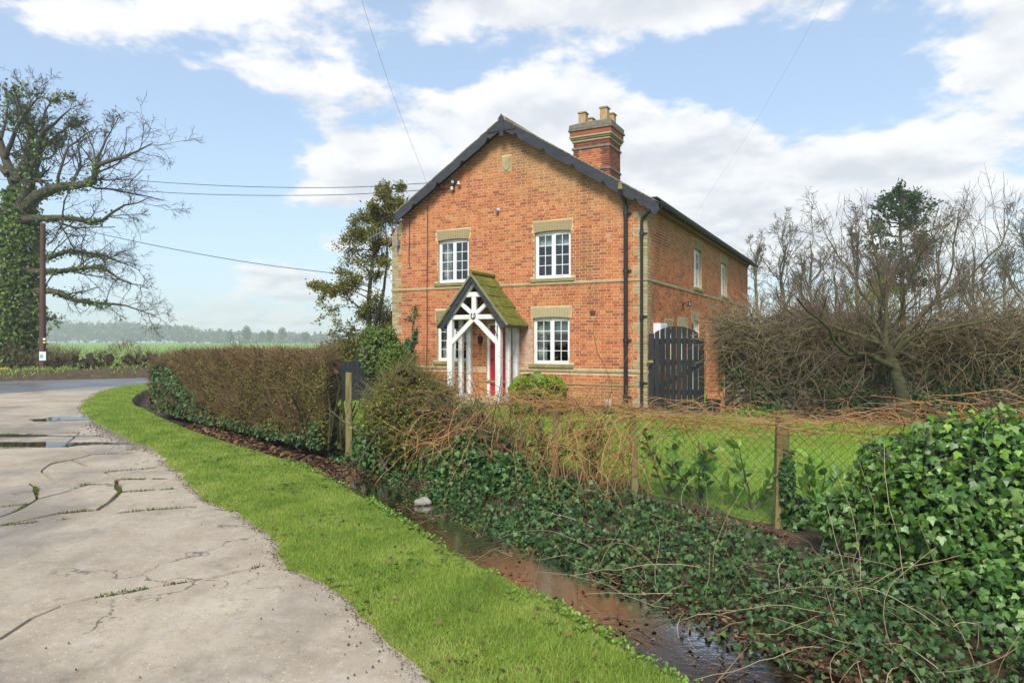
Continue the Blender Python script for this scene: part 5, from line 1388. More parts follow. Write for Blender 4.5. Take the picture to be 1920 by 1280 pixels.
# dead stems and straw over the bank
st_ = thing('dead_stems', 'pale dead stems sprawling over the ivy bank towards the water', 'stems', (1.9, 4.9, -.1))
g = Geo(); N = 130; p, i, s = bank_pts(N, 1.0, 2.1, 2.4, 5.4); d = RNG.normal(size=(N, 3)) * .7 + np.array([0, 0, .25]); d[:, :2] -= LN[i.astype(int)] * .5
vines(g, p + np.array([0, 0, .06]), d, RNG.uniform(.3, 1.1, N), RNG.uniform(.0015, .0034, N), 10, .12, .07)
p0 = A_((2.25, 4.5, .0)); N = 110; d = RNG.normal(size=(N, 3)) * .7 + np.array([-.45, -.35, -.2]); vines(g, p0 + RNG.normal(size=(N, 3)) * np.array([.16, .14, .10]), d, RNG.uniform(.25, .75, N), RNG.uniform(.0014, .003, N), 9, .15, .08)
fix(g.build('stem', MT['straw'], kind='stuff'), st_)
# leaf litter
def litter(name, label, n, Y0, Y1, s0, s1, size, mat, lift=.012):
    g = Geo(); p, i, s = bank_pts(n, s0, s1, Y0, Y1); p[:, 2] = np.maximum(p[:, 2], WL if name == 'floating_leaves' else -9) + lift * RNG.random(n)
    g.leaves(OVAL, p, basis_dir(RNG.normal(size=(n, 3)) * np.array([1, 1, .25]), up_dirs(n, .45)), size * RNG.uniform(.6, 1.3, n)); o = g.build(name, mat, kind='stuff'); tag(o, label, 'leaves'); return o
litter('leaf_litter', 'brown dead leaves heaped in the dry end of the ditch', 5200, 8.4, 13.5, .2, 2.0, .075, MT['dead_leaf'], .06)
litter('bed_leaves', 'dead leaves and bark on the soil strip behind the fence', 2600, 3.0, 9.0, 1.9, 2.15, .05, MT['dead_leaf'], .02).location = (float(LN[80][0]) * .35, float(LN[80][1]) * .35, .012)
litter('bank_leaves', 'brown dead leaves and stalks low on the near right bank', 2400, 1.6, 5.2, 1.0, 1.5, .036, MT['dead_leaf'], .08)
litter('dead_leaves', 'scattered dead leaves at the foot of the ivy bank', 1700, 2.8, 8.9, .30, 1.4, .036, MT['dead_leaf'], .03)
# small green weeds along the water's near edge
g = Geo(); n = 3600; p, i, s = bank_pts(n, -.02, .16, 3.0, 9.0); p += RNG.normal(size=(n, 3)) * np.array([.02, .02, .012]) + np.array([0, 0, .02]); leafy(g, p, np.tile(A_((0, 0, 1.)), (n, 1)), .022, OVAL, .8, -.2)
n = 1500; p, i, s = bank_pts(n, .55, 1.35, 5.2, 7.4); p[:, 2] = WL + .015; k_ = hnoise(p[:, 0], p[:, 1], 2.3, 3) > .35; p = p[k_]; leafy(g, p, np.tile(A_((0, 0, 1.)), (len(p), 1)), .022, OVAL, .5, -.2)
tag(g.build('water_weed', MT['laurel'], kind='stuff'), 'small green weeds along the near edge of the stream', 'weed')
# twigs and debris on the stream bed
g = Geo(); N = 520; p, i, s = bank_pts(N, .3, 1.5, 2.8, 9.5); p[:, 2] = np.maximum(p[:, 2], WL - .03) + .01; twigs(g, p, RNG.normal(size=(N, 3)) * np.array([1, 1, .15]), RNG.uniform(.08, .4, N), RNG.uniform(.002, .006, N), 4, .2, 0, 4); tag(g.build('stream_debris', MT['twig'], kind='stuff'), 'small sticks lying in the shallow stream', 'sticks')
# rubble and a pale stone in the stream
def rock(name, label, cat, c, r, mat, seed):
    bm = bmesh.new(); bmesh.ops.create_icosphere(bm, subdivisions=3, radius=1); rr = random.Random(seed); ph = [rr.uniform(0, 6) for _ in range(6)]
    for v in bm.verts:
        q = v.co; f = 1 + .16 * math.sin(3 * q.x + ph[0]) * math.cos(2.4 * q.y + ph[1]) + .07 * math.sin(5 * q.x + 3 * q.y + 2 * q.z + ph[2]) + .04 * math.sin(11 * q.y + 9 * q.x + ph[3]); v.co = Vector((q.x * r[0], q.y * r[1], q.z * r[2])) * f
    for f in bm.faces: f.smooth = True
    me = bpy.data.meshes.new(name); bm.to_mesh(me); bm.free(); me.materials.append(mat); o = link(name, me, None, tuple(float(v) for v in c)); return tag(o, label, cat)
rock('stone', 'pale stone lying in the stream below the dark ivy', 'stone', P(793, 936, 7.6) + A_((0, 0, -.03)), (.10, .09, .05), MT['grey_stone'], 1)
rock('stone', 'white stone propped against the wall by the soil pipe', 'stone', HW(-.85, -.35, .10), (.09, .16, .12), MT['pale_stone'], 5)

# --- laurel saplings behind the fence
LF = []
for q in range(3):
    tv, tf = OVAL; tv = tv.copy(); tv[:, 0] *= .9; tv[:, 2] += RNG.normal(0, .02, len(tv)); LF.append(mesh_np('leaf', tv, tf, MT['laurel'], obj=False, smooth=True))
labs = ['short laurel sapling to the left of the vine tangle', 'laurel sapling half hidden in the left of the vine tangle', 'laurel sapling behind the vine tangle', 'leafy laurel sapling just right of the middle fence post', 'laurel sapling midway between the two right fence posts',
        'laurel sapling with upright stems left of the split post', 'low laurel sapling at the foot of the split post']
for q, (t, o_, h) in enumerate(((2.05, .45, .55), (1.45, .42, .62), (.75, .40, .72), (-.12, .42, .80), (-.52, .38, .66), (-1.02, .42, .80), (-1.62, .40, .55))):
    base = FP(A_(t), A_(o_)); L_ = thing('laurel_sapling', labs[q], 'shrub', base, 'laurel saplings along the fence')
    ns = 5; d = up_dirs(ns, .5); st, rr = wander(np.tile(base, (ns, 1)), d, h * RNG.uniform(.75, 1.1, ns), np.full(ns, .010), np.full(ns, .004), 7, .07, .03)
    g = Geo(); g.tubes(st, rr, 5); fix(g.build('stem', MT['bark_grey'], smooth=True), L_)
    nl = 66; p, tg = along(st, nl, .12, 1.0); d = tg * .55 + perp(tg) * .8 + A_((0, 0, .25)); nn = up_dirs(nl, .7); Rm = basis_dir(d, nn)
    for m in range(nl):
        s = RNG.uniform(.10, .175); o = link('leaf', LF[m % 3], L_); o.location = Vector(p[m].tolist()) - Vector(L_.location); o.rotation_euler = Matrix(Rm[m].tolist()).to_euler(); o.scale = (s, s, s)

# --- beds by the house
def clip_bush(label, c, r, n, size, mat, name='clipped_bush'):
    t_ = thing(name, label, 'bush', (c[0], c[1], 0))
    u = rand_unit(n); q = np.sign(u) * np.abs(u) ** .62; q = q / (np.abs(q) ** 3.2).sum(1, keepdims=True) ** (1 / 3.2)
    rad = 1 - .22 * RNG.random(n) ** 2 + .04 * np.sin(q[:, 0] * 9) * np.sin(q[:, 1] * 8 + q[:, 2] * 6); p = A_(c) + q * A_(r) * rad[:, None]
    k = p[:, 2] > .02; g = Geo(); leafy(g, p[k], unit(q[k] / A_(r)), size, OVAL, .7, -.3); fix(g.build('foliage', mat, kind='stuff'), t_)
    g = Geo(); u = rand_unit(600); q = np.sign(u) * np.abs(u) ** .62; q = q / (np.abs(q) ** 3.2).sum(1, keepdims=True) ** (1 / 3.2); leafy(g, A_(c) + q * A_(r) * .78, q, .2, QUAD, 1.); fix(g.build('inner_shade_fill', MT['shrub'], kind='stuff'), t_)  # broad, darker cards inside the bush put shade behind the outer leaves
    return t_
clip_bush('clipped light green box bush in front of the ground floor window', (.57, 14.95, .38), (.62, .50, .46), 13000, .042, MT['box_leaf'])
for (px, py, Yq, w, h, lab, m) in ((1090, 752, 15.3, .38, .30, 'low grey-green plant in the bed below the air brick', 'olive_leaf'), (1158, 765, 15.0, .42, .16, 'low green plant at the foot of the soil pipe', 'shrub'), (1420, 778, 14.6, .75, .14, 'low green ground cover at the foot of the flint wall', 'laurel'), (1130, 772, 14.9, .3, .1, 'small dusty green plant in front of the white stone', 'shrub')):
    c = P(px, py, Yq); t_ = thing('low_plant', lab, 'plant', (c[0], c[1], 0)); g = Geo(); n = int(1300 * w); p, nr = ellip(n, (c[0], c[1], .04), (w, w * .55, h * 1.1), .7, 0.0); leafy(g, p, nr, .045, OVAL, .8, -.3); fix(g.build('foliage', MT[m], kind='stuff'), t_)
# dry stalks strewn over the bed edge
g = Geo(); N = 700; x = RNG.uniform(-5, 7, N); y = RNG.normal(-1.25, .22, N); p = np.array([HW(a, b, .02) for a, b in zip(x, y)]); twigs(g, p, RNG.normal(size=(N, 3)) * A_((1, 1, .22)), RNG.uniform(.15, .6, N), RNG.uniform(.003, .006, N), 4, .2, 0, 3)
tag(g.build('dry_stalks', MT['straw'], kind='stuff'), 'dry brown stalks strewn along the edge of the house bed', 'stalks')

# --- gate, pier and flint wall in line with the house front
gate = empty('garden_gate', tuple(HW(.06, .0)), -YAW, 'black boarded garden gate with an arched top beside the house corner', 'gate')
gx0, gx1 = .06, 1.36; nb = 10; bw = (gx1 - gx0) / nb
for k in range(nb):
    a, b = gx0 + k * bw, gx0 + (k + 1) * bw; gap = .011 if 0 < k < nb - 1 else .003
    xm_ = (a + b) / 2; f = (xm_ - gx0) / (gx1 - gx0); arch = lambda q: 1.72 + .24 * (1 - (2 * q - .98) ** 2)
    if k in (0, nb - 1): zt0 = zt1 = 1.79 if k == 0 else 1.68; 
    else: zt0, zt1 = arch((a - gx0) / (gx1 - gx0)), arch((b - gx0) / (gx1 - gx0))
    mb = MB(); mb.prism([(a - .06 + gap, .03), (b - .06 - gap, .03), (b - .06 - gap, zt1), (a - .06 + gap, zt0)], -.055 if 0 < k < nb - 1 else -.075, -.032); mb.build('board' if 0 < k < nb - 1 else 'gate_post', MT['gate_wood'], gate, .004)
for z in (.35, 1.05, 1.55): MB().box(.10, 1.20, -.030, .005, z, z + .12).build('rail', MT['gate_wood'], gate, .004)
MB().bar((.14, -.012, .45), (1.18, -.012, 1.05), .11, .03).build('brace', MT['gate_wood'], gate)
mb = MB(); mb.box(-.05, .11, -.10, -.076, 1.09, 1.15); lk = mb.build('latch', MT['moss_stone'], gate, .004); MB().box(.015, .075, -.115, -.078, .98, 1.085).build('padlock', MT['black_iron'], lk, .01)
MB().lathe([(.02, -.02), (.03, .0), (.02, .02)], (1.10, -.075, 1.02), 8).build('handle', MT['black_iron'], gate)
pier = empty('brick_pier', tuple(HW(1.40, 0)), -YAW, 'orange brick pier between the black gate and the flint wall', 'pier')
MB().box(0, .42, -.05, .32, -.1, 1.80).build('core', MT['mortar'], pier)
rc = bond(0, .42, 0, 1.78, (), None, 4)
for r in rc:
    V, Fq, R = brick_mesh([(-(r[1] - r[0]) / 2, (r[1] - r[0]) / 2, -(CRS - JT) / 2, (CRS - JT) / 2)], front_map, jit=.001)
    me = mesh_np('brick', V, [Fq], MT['brick_plain'], obj=False); link('brick', me, pier, ((r[0] + r[1]) / 2, -.051, (r[2] + r[3]) / 2))
wall = empty('flint_wall', tuple(HW(1.85, 0)), -YAW, 'old flint garden wall with brick coping under climbing twigs', 'wall')
WX = 7.6
MB().box(0, WX, 0, .34, -.2, 1.55).build('core', MT['flint_mortar'], wall)
fl_me = []
for q in range(6):
    bm = bmesh.new(); bmesh.ops.create_icosphere(bm, subdivisions=1, radius=1)
    for v in bm.verts: v.co = v.co * random.uniform(.75, 1.2)
    for f in bm.faces: f.smooth = True
    for v in bm.verts: v.co.z *= .8; v.co.y *= .5
    me = bpy.data.meshes.new('flint'); bm.to_mesh(me); bm.free(); me.materials.append(MT['flint']); fl_me.append(me)
pos = []
for r in range(15):
    x = random.uniform(0, .1)
    while x < WX: pos.append((x, -.0, .08 + r * .098 + random.uniform(-.02, .02))); x += random.uniform(.085, .16)
pos.sort(key=lambda p: -p[0]); big = set(range(0, 300))
g = Geo(); rest = []
for q, p in enumerate(pos):
    s = random.uniform(.040, .068)
    if q < 300: link('flint', fl_me[q % 6], wall, p, (random.uniform(-.3, .3), random.uniform(0, 6), random.uniform(-.3, .3)), (s * 1.2, s * 1.2, s))
    else: rest.append((p, s))
pp = A_([p for p, s in rest]); ss = A_([s for p, s in rest]); g.leaves(ICO, pp, basis(rand_unit(len(pp))), np.column_stack([ss * 1.1, ss * .9, ss])); g.build('flints', MT['flint'], wall, True, 'stuff')
for k in range(int(WX / .225)):
    for z in (1.552, 1.628): MB().box(k * .225 + .005 + (.11 if z > 1.6 else 0), k * .225 + .22 + (.11 if z > 1.6 else 0), -.025, .36, z, z + .068).build('coping_brick', MT['brick_plain'], wall, .006)
# trellis on the wall
tre = empty('trellis', tuple(HW(1.85, -.08)), -YAW, 'weathered diamond trellis slats fixed to the flint wall', 'trellis')
for (xc, zc) in ((.75, .9), (2.3, .9), (4.3, .95), (5.6, .95), (6.4, .95)):
    for k in range(-2, 3):
        for sg in (1, -1):
            if random.random() < .45: continue
            MB().bar((xc + k * .16 - .45 * sg, -.02 + .012 * sg, zc - .38), (xc + k * .16 + .45 * sg, -.02 + .012 * sg, zc + .38), .022, .010).build('slat', MT['lattice'], tre)
# black bucket and a garden hose end by the pier
bk = empty('bucket', tuple(HW(1.62, -.32)), -YAW, 'black plastic bucket at the foot of the brick pier', 'bucket')
MB().lathe([(.13, 0), (.165, .26), (.175, .265), (.175, .285), (.155, .285), (.12, .02)], (0, 0, .005), 16).build('tub', MT['black_plastic'], bk, smooth=True)
MB().tube([(.17 * math.cos(a), .02, .27 + .22 * math.sin(a)) for a in np.linspace(0, PI, 12)], .008, 6).build('handle', MT['black_iron'], bk)
o = MB().bar((0, 0, 0), (.42, -.1, .34), .035, .02, (0, 0, 1)).build('edging_iron', MT['black_iron'], None); o.location = tuple(HW(1.9, -.35, .02)); o.rotation_euler = (0, 0, -YAW); tag(o, 'black iron bar leaning on the ground beside the bucket', 'bar')
# twigs of the climbers on the wall
cl = [('climber', 'bare brown climber mounded over the wall beside the brick pier', 1.7, 4.0, 1.76, .28, 2300, 'twig_tan'), ('climber', 'bare brown climber along the wall top behind the cherry trunk', 3.8, 6.6, 1.66, .24, 2000, 'twig_tan'), ('climber', 'bare brown climber with hanging shoots at the right end of the wall', 6.3, 9.3, 1.70, .25, 2000, 'twig_tan')]
for (nm, lab, xa, xb, zc, sp_z, n, m) in cl:
    t_ = thing(nm, lab, 'climber', HW((xa + xb) / 2, .1, 0)); g = Geo()
    x = RNG.uniform(xa, xb, n); y = RNG.normal(-.10, .26, n); z = zc + RNG.normal(0, sp_z, n) * (1 - .3 * np.abs((x - (xa + xb) / 2) / (xb - xa)))
    z = np.where(RNG.random(n) < .12, RNG.uniform(.1, 1.6, n), z); y = np.where(z < 1.4, -np.abs(RNG.normal(.16, .08, n)), y)
    p = np.column_stack([CORNER[0] + CH * x + SH * y, CORNER[1] - SH * x + CH * y, np.maximum(z, .05)])
    d = RNG.normal(size=(n, 3)) * A_((1, .7, .75)); st = twigs(g, p, d, RNG.uniform(.35, 1.15, n), RNG.uniform(.0045, .0095, n), 7, .28, 0, 3)
    fix(g.build('twig', MT[m], kind='stuff'), t_)
    g = Geo(); nl = int(n * .5); q, tg = along(st, nl); k = q[:, 2] > 1.35; leafy(g, q[k], rand_unit(k.sum()), .045, OVAL, 1, 0); fix(g.build('leaf', MT['yellow_shrub'] if xa > 6 else MT['olive_leaf'], kind='stuff'), t_)
    g = Geo(); n3 = 2000; x = RNG.uniform(xa, xb, n3); zz = RNG.uniform(.0, 1.5, n3); kk_ = hnoise(x * 1.4, zz * 1.6, 1.3, 7) > .0; p = A_([HW(a, -.06 - .12 * RNG.random(), b) for a, b in zip(x[kk_], zz[kk_])]); leafy(g, p, np.tile(A_((-SH, -CH, .2)), (len(p), 1)), .075, IVY, .6, .5); fix(g.build('ivy_leaf', MT['ivy_dark'], kind='stuff'), t_)
    g = Geo(); N = 14; x = RNG.uniform(xa, xb, N); p = A_([HW(a, -.12, 0) for a in x]); twigs(g, p, up_dirs(N, .25), RNG.uniform(1.2, 1.9, N), RNG.uniform(.012, .028, N), 8, .12, .05, 6); fix(g.build('stem', MT['bark'], smooth=True, kind='stuff'), t_)
    g = Geo(); n2 = int(n * .12); x = RNG.uniform(xa, xb, n2); p = A_([HW(a, -.05, zz) for a, zz in zip(x, RNG.uniform(1.2, 1.75, n2))]); leafy(g, p, rand_unit(n2), .09, QUAD, 1., .5); fix(g.build('dead_leaf', MT['twig'], kind='stuff'), t_)

# ================================================================ HEDGES, TREES, ROADSIDE, DISTANCE
def PP(pts, Y0, Y1=None):
    """photo polyline at distance Y0 (changing evenly to Y1) -> points"""
    Y1 = Y0 if Y1 is None else Y1; n = len(pts)
    return A_([P(a, b, Y0 + (Y1 - Y0) * i / max(1, n - 1)) for i, (a, b) in enumerate(pts)])
def limbs_to(g, limbs, M_=9, sides=7, wob=.03):
    paths = []; rads = []
    for (pts, r0, r1) in limbs:
        q = resample(pts, M_); L = np.linalg.norm(np.diff(q, axis=0), axis=1).sum(); q[1:-1] += RNG.normal(size=(M_ - 2, 3)) * wob * L / M_
        paths.append(q); rads.append(r0 + (r1 - r0) * np.linspace(0, 1, M_) ** .8)
    paths, rads = A_(paths), A_(rads); g.tubes(paths, rads, sides); return paths, rads

# --- clipped mixed hedge along the ditch
HT0, HT1 = 4.95, 13.3
hedge = thing('clipped_hedge', 'long clipped hedge of bare brown twigs with ivy at its left end', 'hedge', FP(np.array(9.)))
def htop(t): return np.interp(t, [4.9, 5.3, 5.9, 11, 12.6, 13.3], [1.36, 1.46, 1.51, 1.47, 1.30, 1.12])
def hoff(t): return np.interp(t, [4.9, 7.8, 10.9, 13], [-.42, -.30, .0, .12])          # front face
HWD = 1.25
def ht0(o): return 4.95 + np.maximum(o + .42, 0) * 1.2
def hclip(t, o, *r):
    k = t > ht0(o) - .04 + .08 * RNG.random(len(t)); return [q[k] for q in (t, o) + r]
g = Geo(); N = 19000
t = RNG.uniform(HT0, HT1, N); f = RNG.random(N); face = RNG.random(N)
o_ = np.where(face < .62, hoff(t) + np.abs(RNG.normal(0, .14, N)), hoff(t) + RNG.uniform(.1, HWD, N)); z = np.where(face < .62, htop(t) * (.05 + .93 * f), htop(t) - np.abs(RNG.normal(0, .12, N)) - .12)
# rounded ends
endf = np.clip(np.minimum((t - HT0) / .35, (HT1 - t) / .6), 0, 1); o_ = o_ + (1 - np.sqrt(endf)) * .5
o_ += np.interp(z, [0, .5, 1.5], [.22, .0, .04]) + .10 * hnoise(t * 1.6, z * 2.2, 1.0, 3)
t, o_, z = hclip(t, o_, z); N = len(t); p = FP(t, o_, z - .08); d = up_dirs(N, 1.0); d[:, :2] -= FNV * .28
twigs(g, p, d, RNG.uniform(.08, .30, N), RNG.uniform(.0026, .0052, N), 3, .25, .03, 3)
e = RNG.random(2600); oo = -.3 + e * 1.15; t = np.where(RNG.random(2600) < .75, ht0(oo) + np.abs(RNG.normal(0, .15, 2600)), HT1 - np.abs(RNG.normal(0, .2, 2600))); p = FP(t, np.where(t < 9, oo, hoff(t) + .1 + e * 1.1), RNG.uniform(.1, 1.0, 2600) * htop(t)); twigs(g, p, up_dirs(2600, 1.1), RNG.uniform(.08, .22, 2600), RNG.uniform(.003, .006, 2600), 3)
fix(g.build('twig', MT['twig'], kind='stuff'), hedge)
g = Geo(); N = 4500; t = HT0 + (HT1 - HT0) * RNG.random(N) ** 1.35; z = RNG.random(N) ** .8 * .92 * htop(t); o_ = hoff(t) - .02 + np.abs(RNG.normal(0, .10, N)) + np.interp(z, [0, .5, 1.5], [.22, .0, .04]); t, o_, z = hclip(t, o_, z); N = len(t); d = RNG.normal(size=(N, 3)) + A_((0, 0, .5)); d[:, :2] -= FNV * .35
twigs(g, FP(t, o_, z), d, RNG.uniform(.07, .22, N), RNG.uniform(.0022, .0045, N), 4, .3, .0, 3); fix(g.build('mossy_twig', MT['twig_olive'], kind='stuff'), hedge)
g = Geo(); N = 7000; t = RNG.uniform(HT0, HT1, N); o_ = hoff(t) + .05 + RNG.random(N) ** 1.4 * HWD; t, o_ = hclip(t, o_); N = len(t); p = FP(t, o_, htop(t) - np.abs(RNG.normal(0, .12, N)) - .02); leafy(g, p, up_dirs(N, .8), .030, OVAL, .9, 0.)
N = 3200; t = HT0 + (HT1 - HT0) * RNG.random(N) ** .8; p = FP(t, hoff(t) - .02 + np.abs(RNG.normal(0, .07, N)), RNG.random(N) * htop(t)); leafy(g, p, np.tile(A_((-FNV[0], -FNV[1], .3)), (N, 1)), .028, OVAL, .9, 0.)
fix(g.build('russet_leaf', MT['twig_red'], kind='stuff'), hedge)
g = Geo(); N = 6500; t = RNG.uniform(HT0, 12.5, N); o_ = hoff(t) + .0 + np.abs(RNG.normal(0, .08, N)); z = RNG.uniform(.1, 1.25, N); k = hnoise(t * 1.3, z * 2, 1.2, 5) > -.1; p = FP(t[k], o_[k], z[k]); leafy(g, p, np.tile(A_((-FNV[0], -FNV[1], .4)), (len(p), 1)), .040, OVAL, .8, 0.); fix(g.build('green_leaf', MT['olive_leaf'], kind='stuff'), hedge)
g = Geo(); N = 90; t = HT0 + .05 + (np.abs(RNG.normal(0, 1.6, N)) % 6); p = FP(t, hoff(t) + RNG.uniform(.10, .5, N), 0); twigs(g, p, up_dirs(N, .22), RNG.uniform(.7, 1.15, N), RNG.uniform(.012, .030, N), 7, .10, .02, 6); fix(g.build('stem', MT['bark'], smooth=True, kind='stuff'), hedge)
# broad twig-coloured cards added inside to stand for a dense, shadowed core
g = Geo(); N = 3800; t = RNG.uniform(HT0 + .2, HT1 - .25, N); oo = hoff(t) + .28 + RNG.random(N) * (HWD - .5); t, oo = hclip(t - .1, oo); N = len(t); p = FP(t, oo, RNG.uniform(.05, .88, N) * htop(t)); leafy(g, p, rand_unit(N), .16, QUAD, 1.); fix(g.build('inner_shade_fill', MT['twig'], kind='stuff'), hedge)
def on_hedge(n, t0, t1, z0, z1, size, mat, fn=None, thick=.10):
    t = RNG.uniform(t0, t1, n); z = RNG.uniform(z0, z1, n)
    if fn is not None: k = fn(t, z); t, z = t[k], z[k]
    n = len(t); en = np.clip((HT1 - t) / .6, 0, 1); o_ = hoff(t) - .05 + (1 - np.sqrt(en)) * .5 + np.abs(RNG.normal(0, thick, n)) + np.interp(z, [0, .5], [.15, 0]); p = FP(t, o_, z)
    g = Geo(); leafy(g, p, np.tile(A_((-FNV[0], -FNV[1], .3)), (n, 1)), size, IVY, .5, .6); return g.build('ivy_leaf', mat, kind='stuff')
fix(on_hedge(9500, 9.4, 13.05, .0, 1.12, .075, MT['ivy_dark'], lambda t, z: z < np.interp(t, [9.4, 10.3, 11.2, 12.0, 13], [.10, .62, .80, 1.05, 1.05]) + .12 * hnoise(t * 2, z * 2, 1, 3)), hedge)
fix(on_hedge(5200, 5.2, 10, .0, .40, .06, MT['ivy_dark'], lambda t, z: z < .18 + .16 * hnoise(t * 1.5, z, 1.3, 2) + np.interp(t, [5.2, 6], [.18, 0]), .16), hedge)
g = Geo(); N = 1800; ee = RNG.random(N); t = HT1 - .05 + .12 * RNG.normal(size=N); p = FP(t, hoff(t) + .1 + ee * 1.2, RNG.uniform(0, 1.05, N)); leafy(g, p, np.tile(A_((FD[0], FD[1], .3)), (N, 1)), .08, IVY, .5, .6); fix(g.build('ivy_leaf', MT['ivy_dark'], kind='stuff'), hedge)

# --- black board fence behind the hedge and wire panel
bf = thing('black_board_fence', 'low black board fence behind the hedge end near the house', 'fence', G(650, 752) + (0,))
a, b = A_(G(560, 746)), A_(G(700, 752)); Lf = np.linalg.norm(b - a); dr = (b - a) / Lf; ang = math.atan2(dr[1], dr[0])
nbd = 17
for k in range(nbd):
    w0 = Lf / nbd; o = MB().box(k * w0 + .004, (k + 1) * w0 - .004, -.012, .012, .02, 1.06 + random.uniform(-.006, .006)).build('board', MT['black_panel'], None, .003); o.parent = bf; o.location = Vector((a[0], a[1], 0)) - Vector(bf.location); o.rotation_euler = (0, 0, ang)

# --- shrubs at the left of the house
sh = thing('evergreen_shrub', 'rounded dark green shrub at the left corner of the house', 'shrub', (*G(715, 736), 0))
g = Geo()
for (c, r, n) in ((P(716, 665, 18.2), (.52, .5, .75), 5200), (P(738, 680, 17.6), (.4, .4, .55), 2600), (P(700, 650, 18.6), (.34, .35, .6), 2000)): p, nr = ellip(n, c, r, .45, .0); leafy(g, p, nr, .075, OVAL, .7, 0.)
fix(g.build('foliage', MT['shrub'], kind='stuff'), sh)
g = Geo(); p, nr = ellip(420, P(718, 668, 18.2), (.42, .38, .6), .3); leafy(g, p, nr, .18, QUAD, 1.); N = 20; twigs(g, np.tile(P(716, 730, 18.2), (N, 1)) + RNG.normal(size=(N, 3)) * .12, up_dirs(N, .3), RNG.uniform(.8, 1.4, N), RNG.uniform(.01, .02, N), 6, .1, .02, 4); fix(g.build('inner_stem', MT['bark_dark'], kind='stuff'), sh)  # stems, plus dark cards added inside as the shrub's shadowed core
wi_ = thing('wall_ivy', 'dark ivy fanning up the brick wall at the left corner', 'ivy', HW(-7.3, -.1))
g = Geo()
for (x0, z0, x1, z1, n) in ((-7.5, .5, -7.05, 1.6, 420), (-7.4, .5, -6.75, 1.9, 420), (-7.35, .4, -6.8, 1.2, 260), (-6.95, 2.2, -6.78, 2.6, 60)):
    f = RNG.random(n); w_ = np.interp(f, [0, .6, 1], [.20, .12, .04]); x = x0 + (x1 - x0) * f + RNG.normal(0, 1, n) * w_ * .6; z = z0 + (z1 - z0) * f + RNG.normal(0, .05, n); p = A_([HW(a_, -.03 - .08 * RNG.random(), b_) for a_, b_ in zip(x, z)]); leafy(g, p, np.tile(A_((-SH, -CH, .2)), (n, 1)), .065, IVY, .5, .4)
fix(g.build('leaf_mass', MT['ivy_dark'], kind='stuff'), wi_)
MBs = MB()
for (x0, z0, x1, z1) in ((-7.5, .0, -7.05, 1.7), (-7.4, .0, -6.75, 2.0), (-6.95, 1.3, -6.8, 2.65), (-7.35, 0, -6.8, 1.3)): MBs.tube([tuple(HW(x0, -.03, z0)), tuple(HW((x0 + x1) / 2 - .04, -.03, (z0 + z1) / 2)), tuple(HW(x1, -.03, z1))], .014, 5)
fix(MBs.build('stem', MT['bark_dark']), wi_)

# --- golden conifer left of the house
con = thing('conifer', 'tall open conifer with olive gold sprays left of the house', 'tree', (*G(694, 740), 0))
YC = 22.0
g = Geo(); tr_, rr = limbs_to(g, [(PP([(694, 735), (693, 640), (692, 560), (704, 470), (722, 400), (738, 345)], YC), .13, .02), (PP([(694, 640), (716, 560), (726, 480), (722, 420)], YC, YC + .6), .08, .02)], 12, 7, .02)
fix(g.build('trunk', MT['bark_dark'], smooth=True), con)
gb, gl = Geo(), Geo()
def spray(gl, paths, n, size, jit, tpl=QUAD, t0=.25):
    q, tg = along(paths, n, t0, 1.0); q = q + RNG.normal(size=(n, 3)) * jit; sc = RNG.uniform(.6, 1.3, n) * size
    gl.leaves(tpl, q, basis_dir(tg + RNG.normal(size=(n, 3)) * .8, up_dirs(n, .9)), np.column_stack([sc * .55, sc, sc]))
main = tr_[:1]
N = 74; tt = RNG.uniform(.06, .98, N); kx = tt * 11; i0 = np.minimum(kx.astype(int), 10); st = main[0][i0] * (1 - (kx - i0))[:, None] + main[0][i0 + 1] * (kx - i0)[:, None]
az = RNG.uniform(0, 2 * PI, N); d = np.column_stack([np.cos(az), np.sin(az), RNG.uniform(-.05, .45, N)]); d[:, 0] -= .15
L = np.interp(tt, [0, .25, .5, .8, 1], [1.75, 1.65, 1.35, .95, .35]) * RNG.uniform(.55, 1.15, N)
br, brr = wander(st, d, L, np.full(N, .022), np.full(N, .006), 6, .12, .02, .02); gb.tubes(br, brr, 4)
sp2, d2, L2, r2 = sprout(br, brr, 5, .3, 1., .75, .3, .55); b2, rr2 = wander(sp2, d2, L2, r2, r2 * .4, 4, .2, .02); gb.tubes(b2, rr2, 3)
low = A_([PP([(690, 590), (655, 562), (620, 548), (592, 540)], YC - .4)]); low = A_([resample(low[0], 8)]); lr = np.linspace(.03, .008, 8)[None]; gb.tubes(low, lr, 5)
s3, d3, L3, r3 = sprout(low, lr, 12, .35, 1., .8, .3, .35); b3, rr3 = wander(s3, d3, L3, r3, r3 * .4, 4, .2); gb.tubes(b3, rr3, 3)
fix(gb.build('branch', MT['bark_dark'], kind='stuff'), con)
spray(gl, b2, 27000, .060, .085); spray(gl, br, 4000, .07, .06, QUAD, .35); spray(gl, b3, 1400, .07, .06)
fix(gl.build('crown', MT['conifer'], kind='stuff'), con)
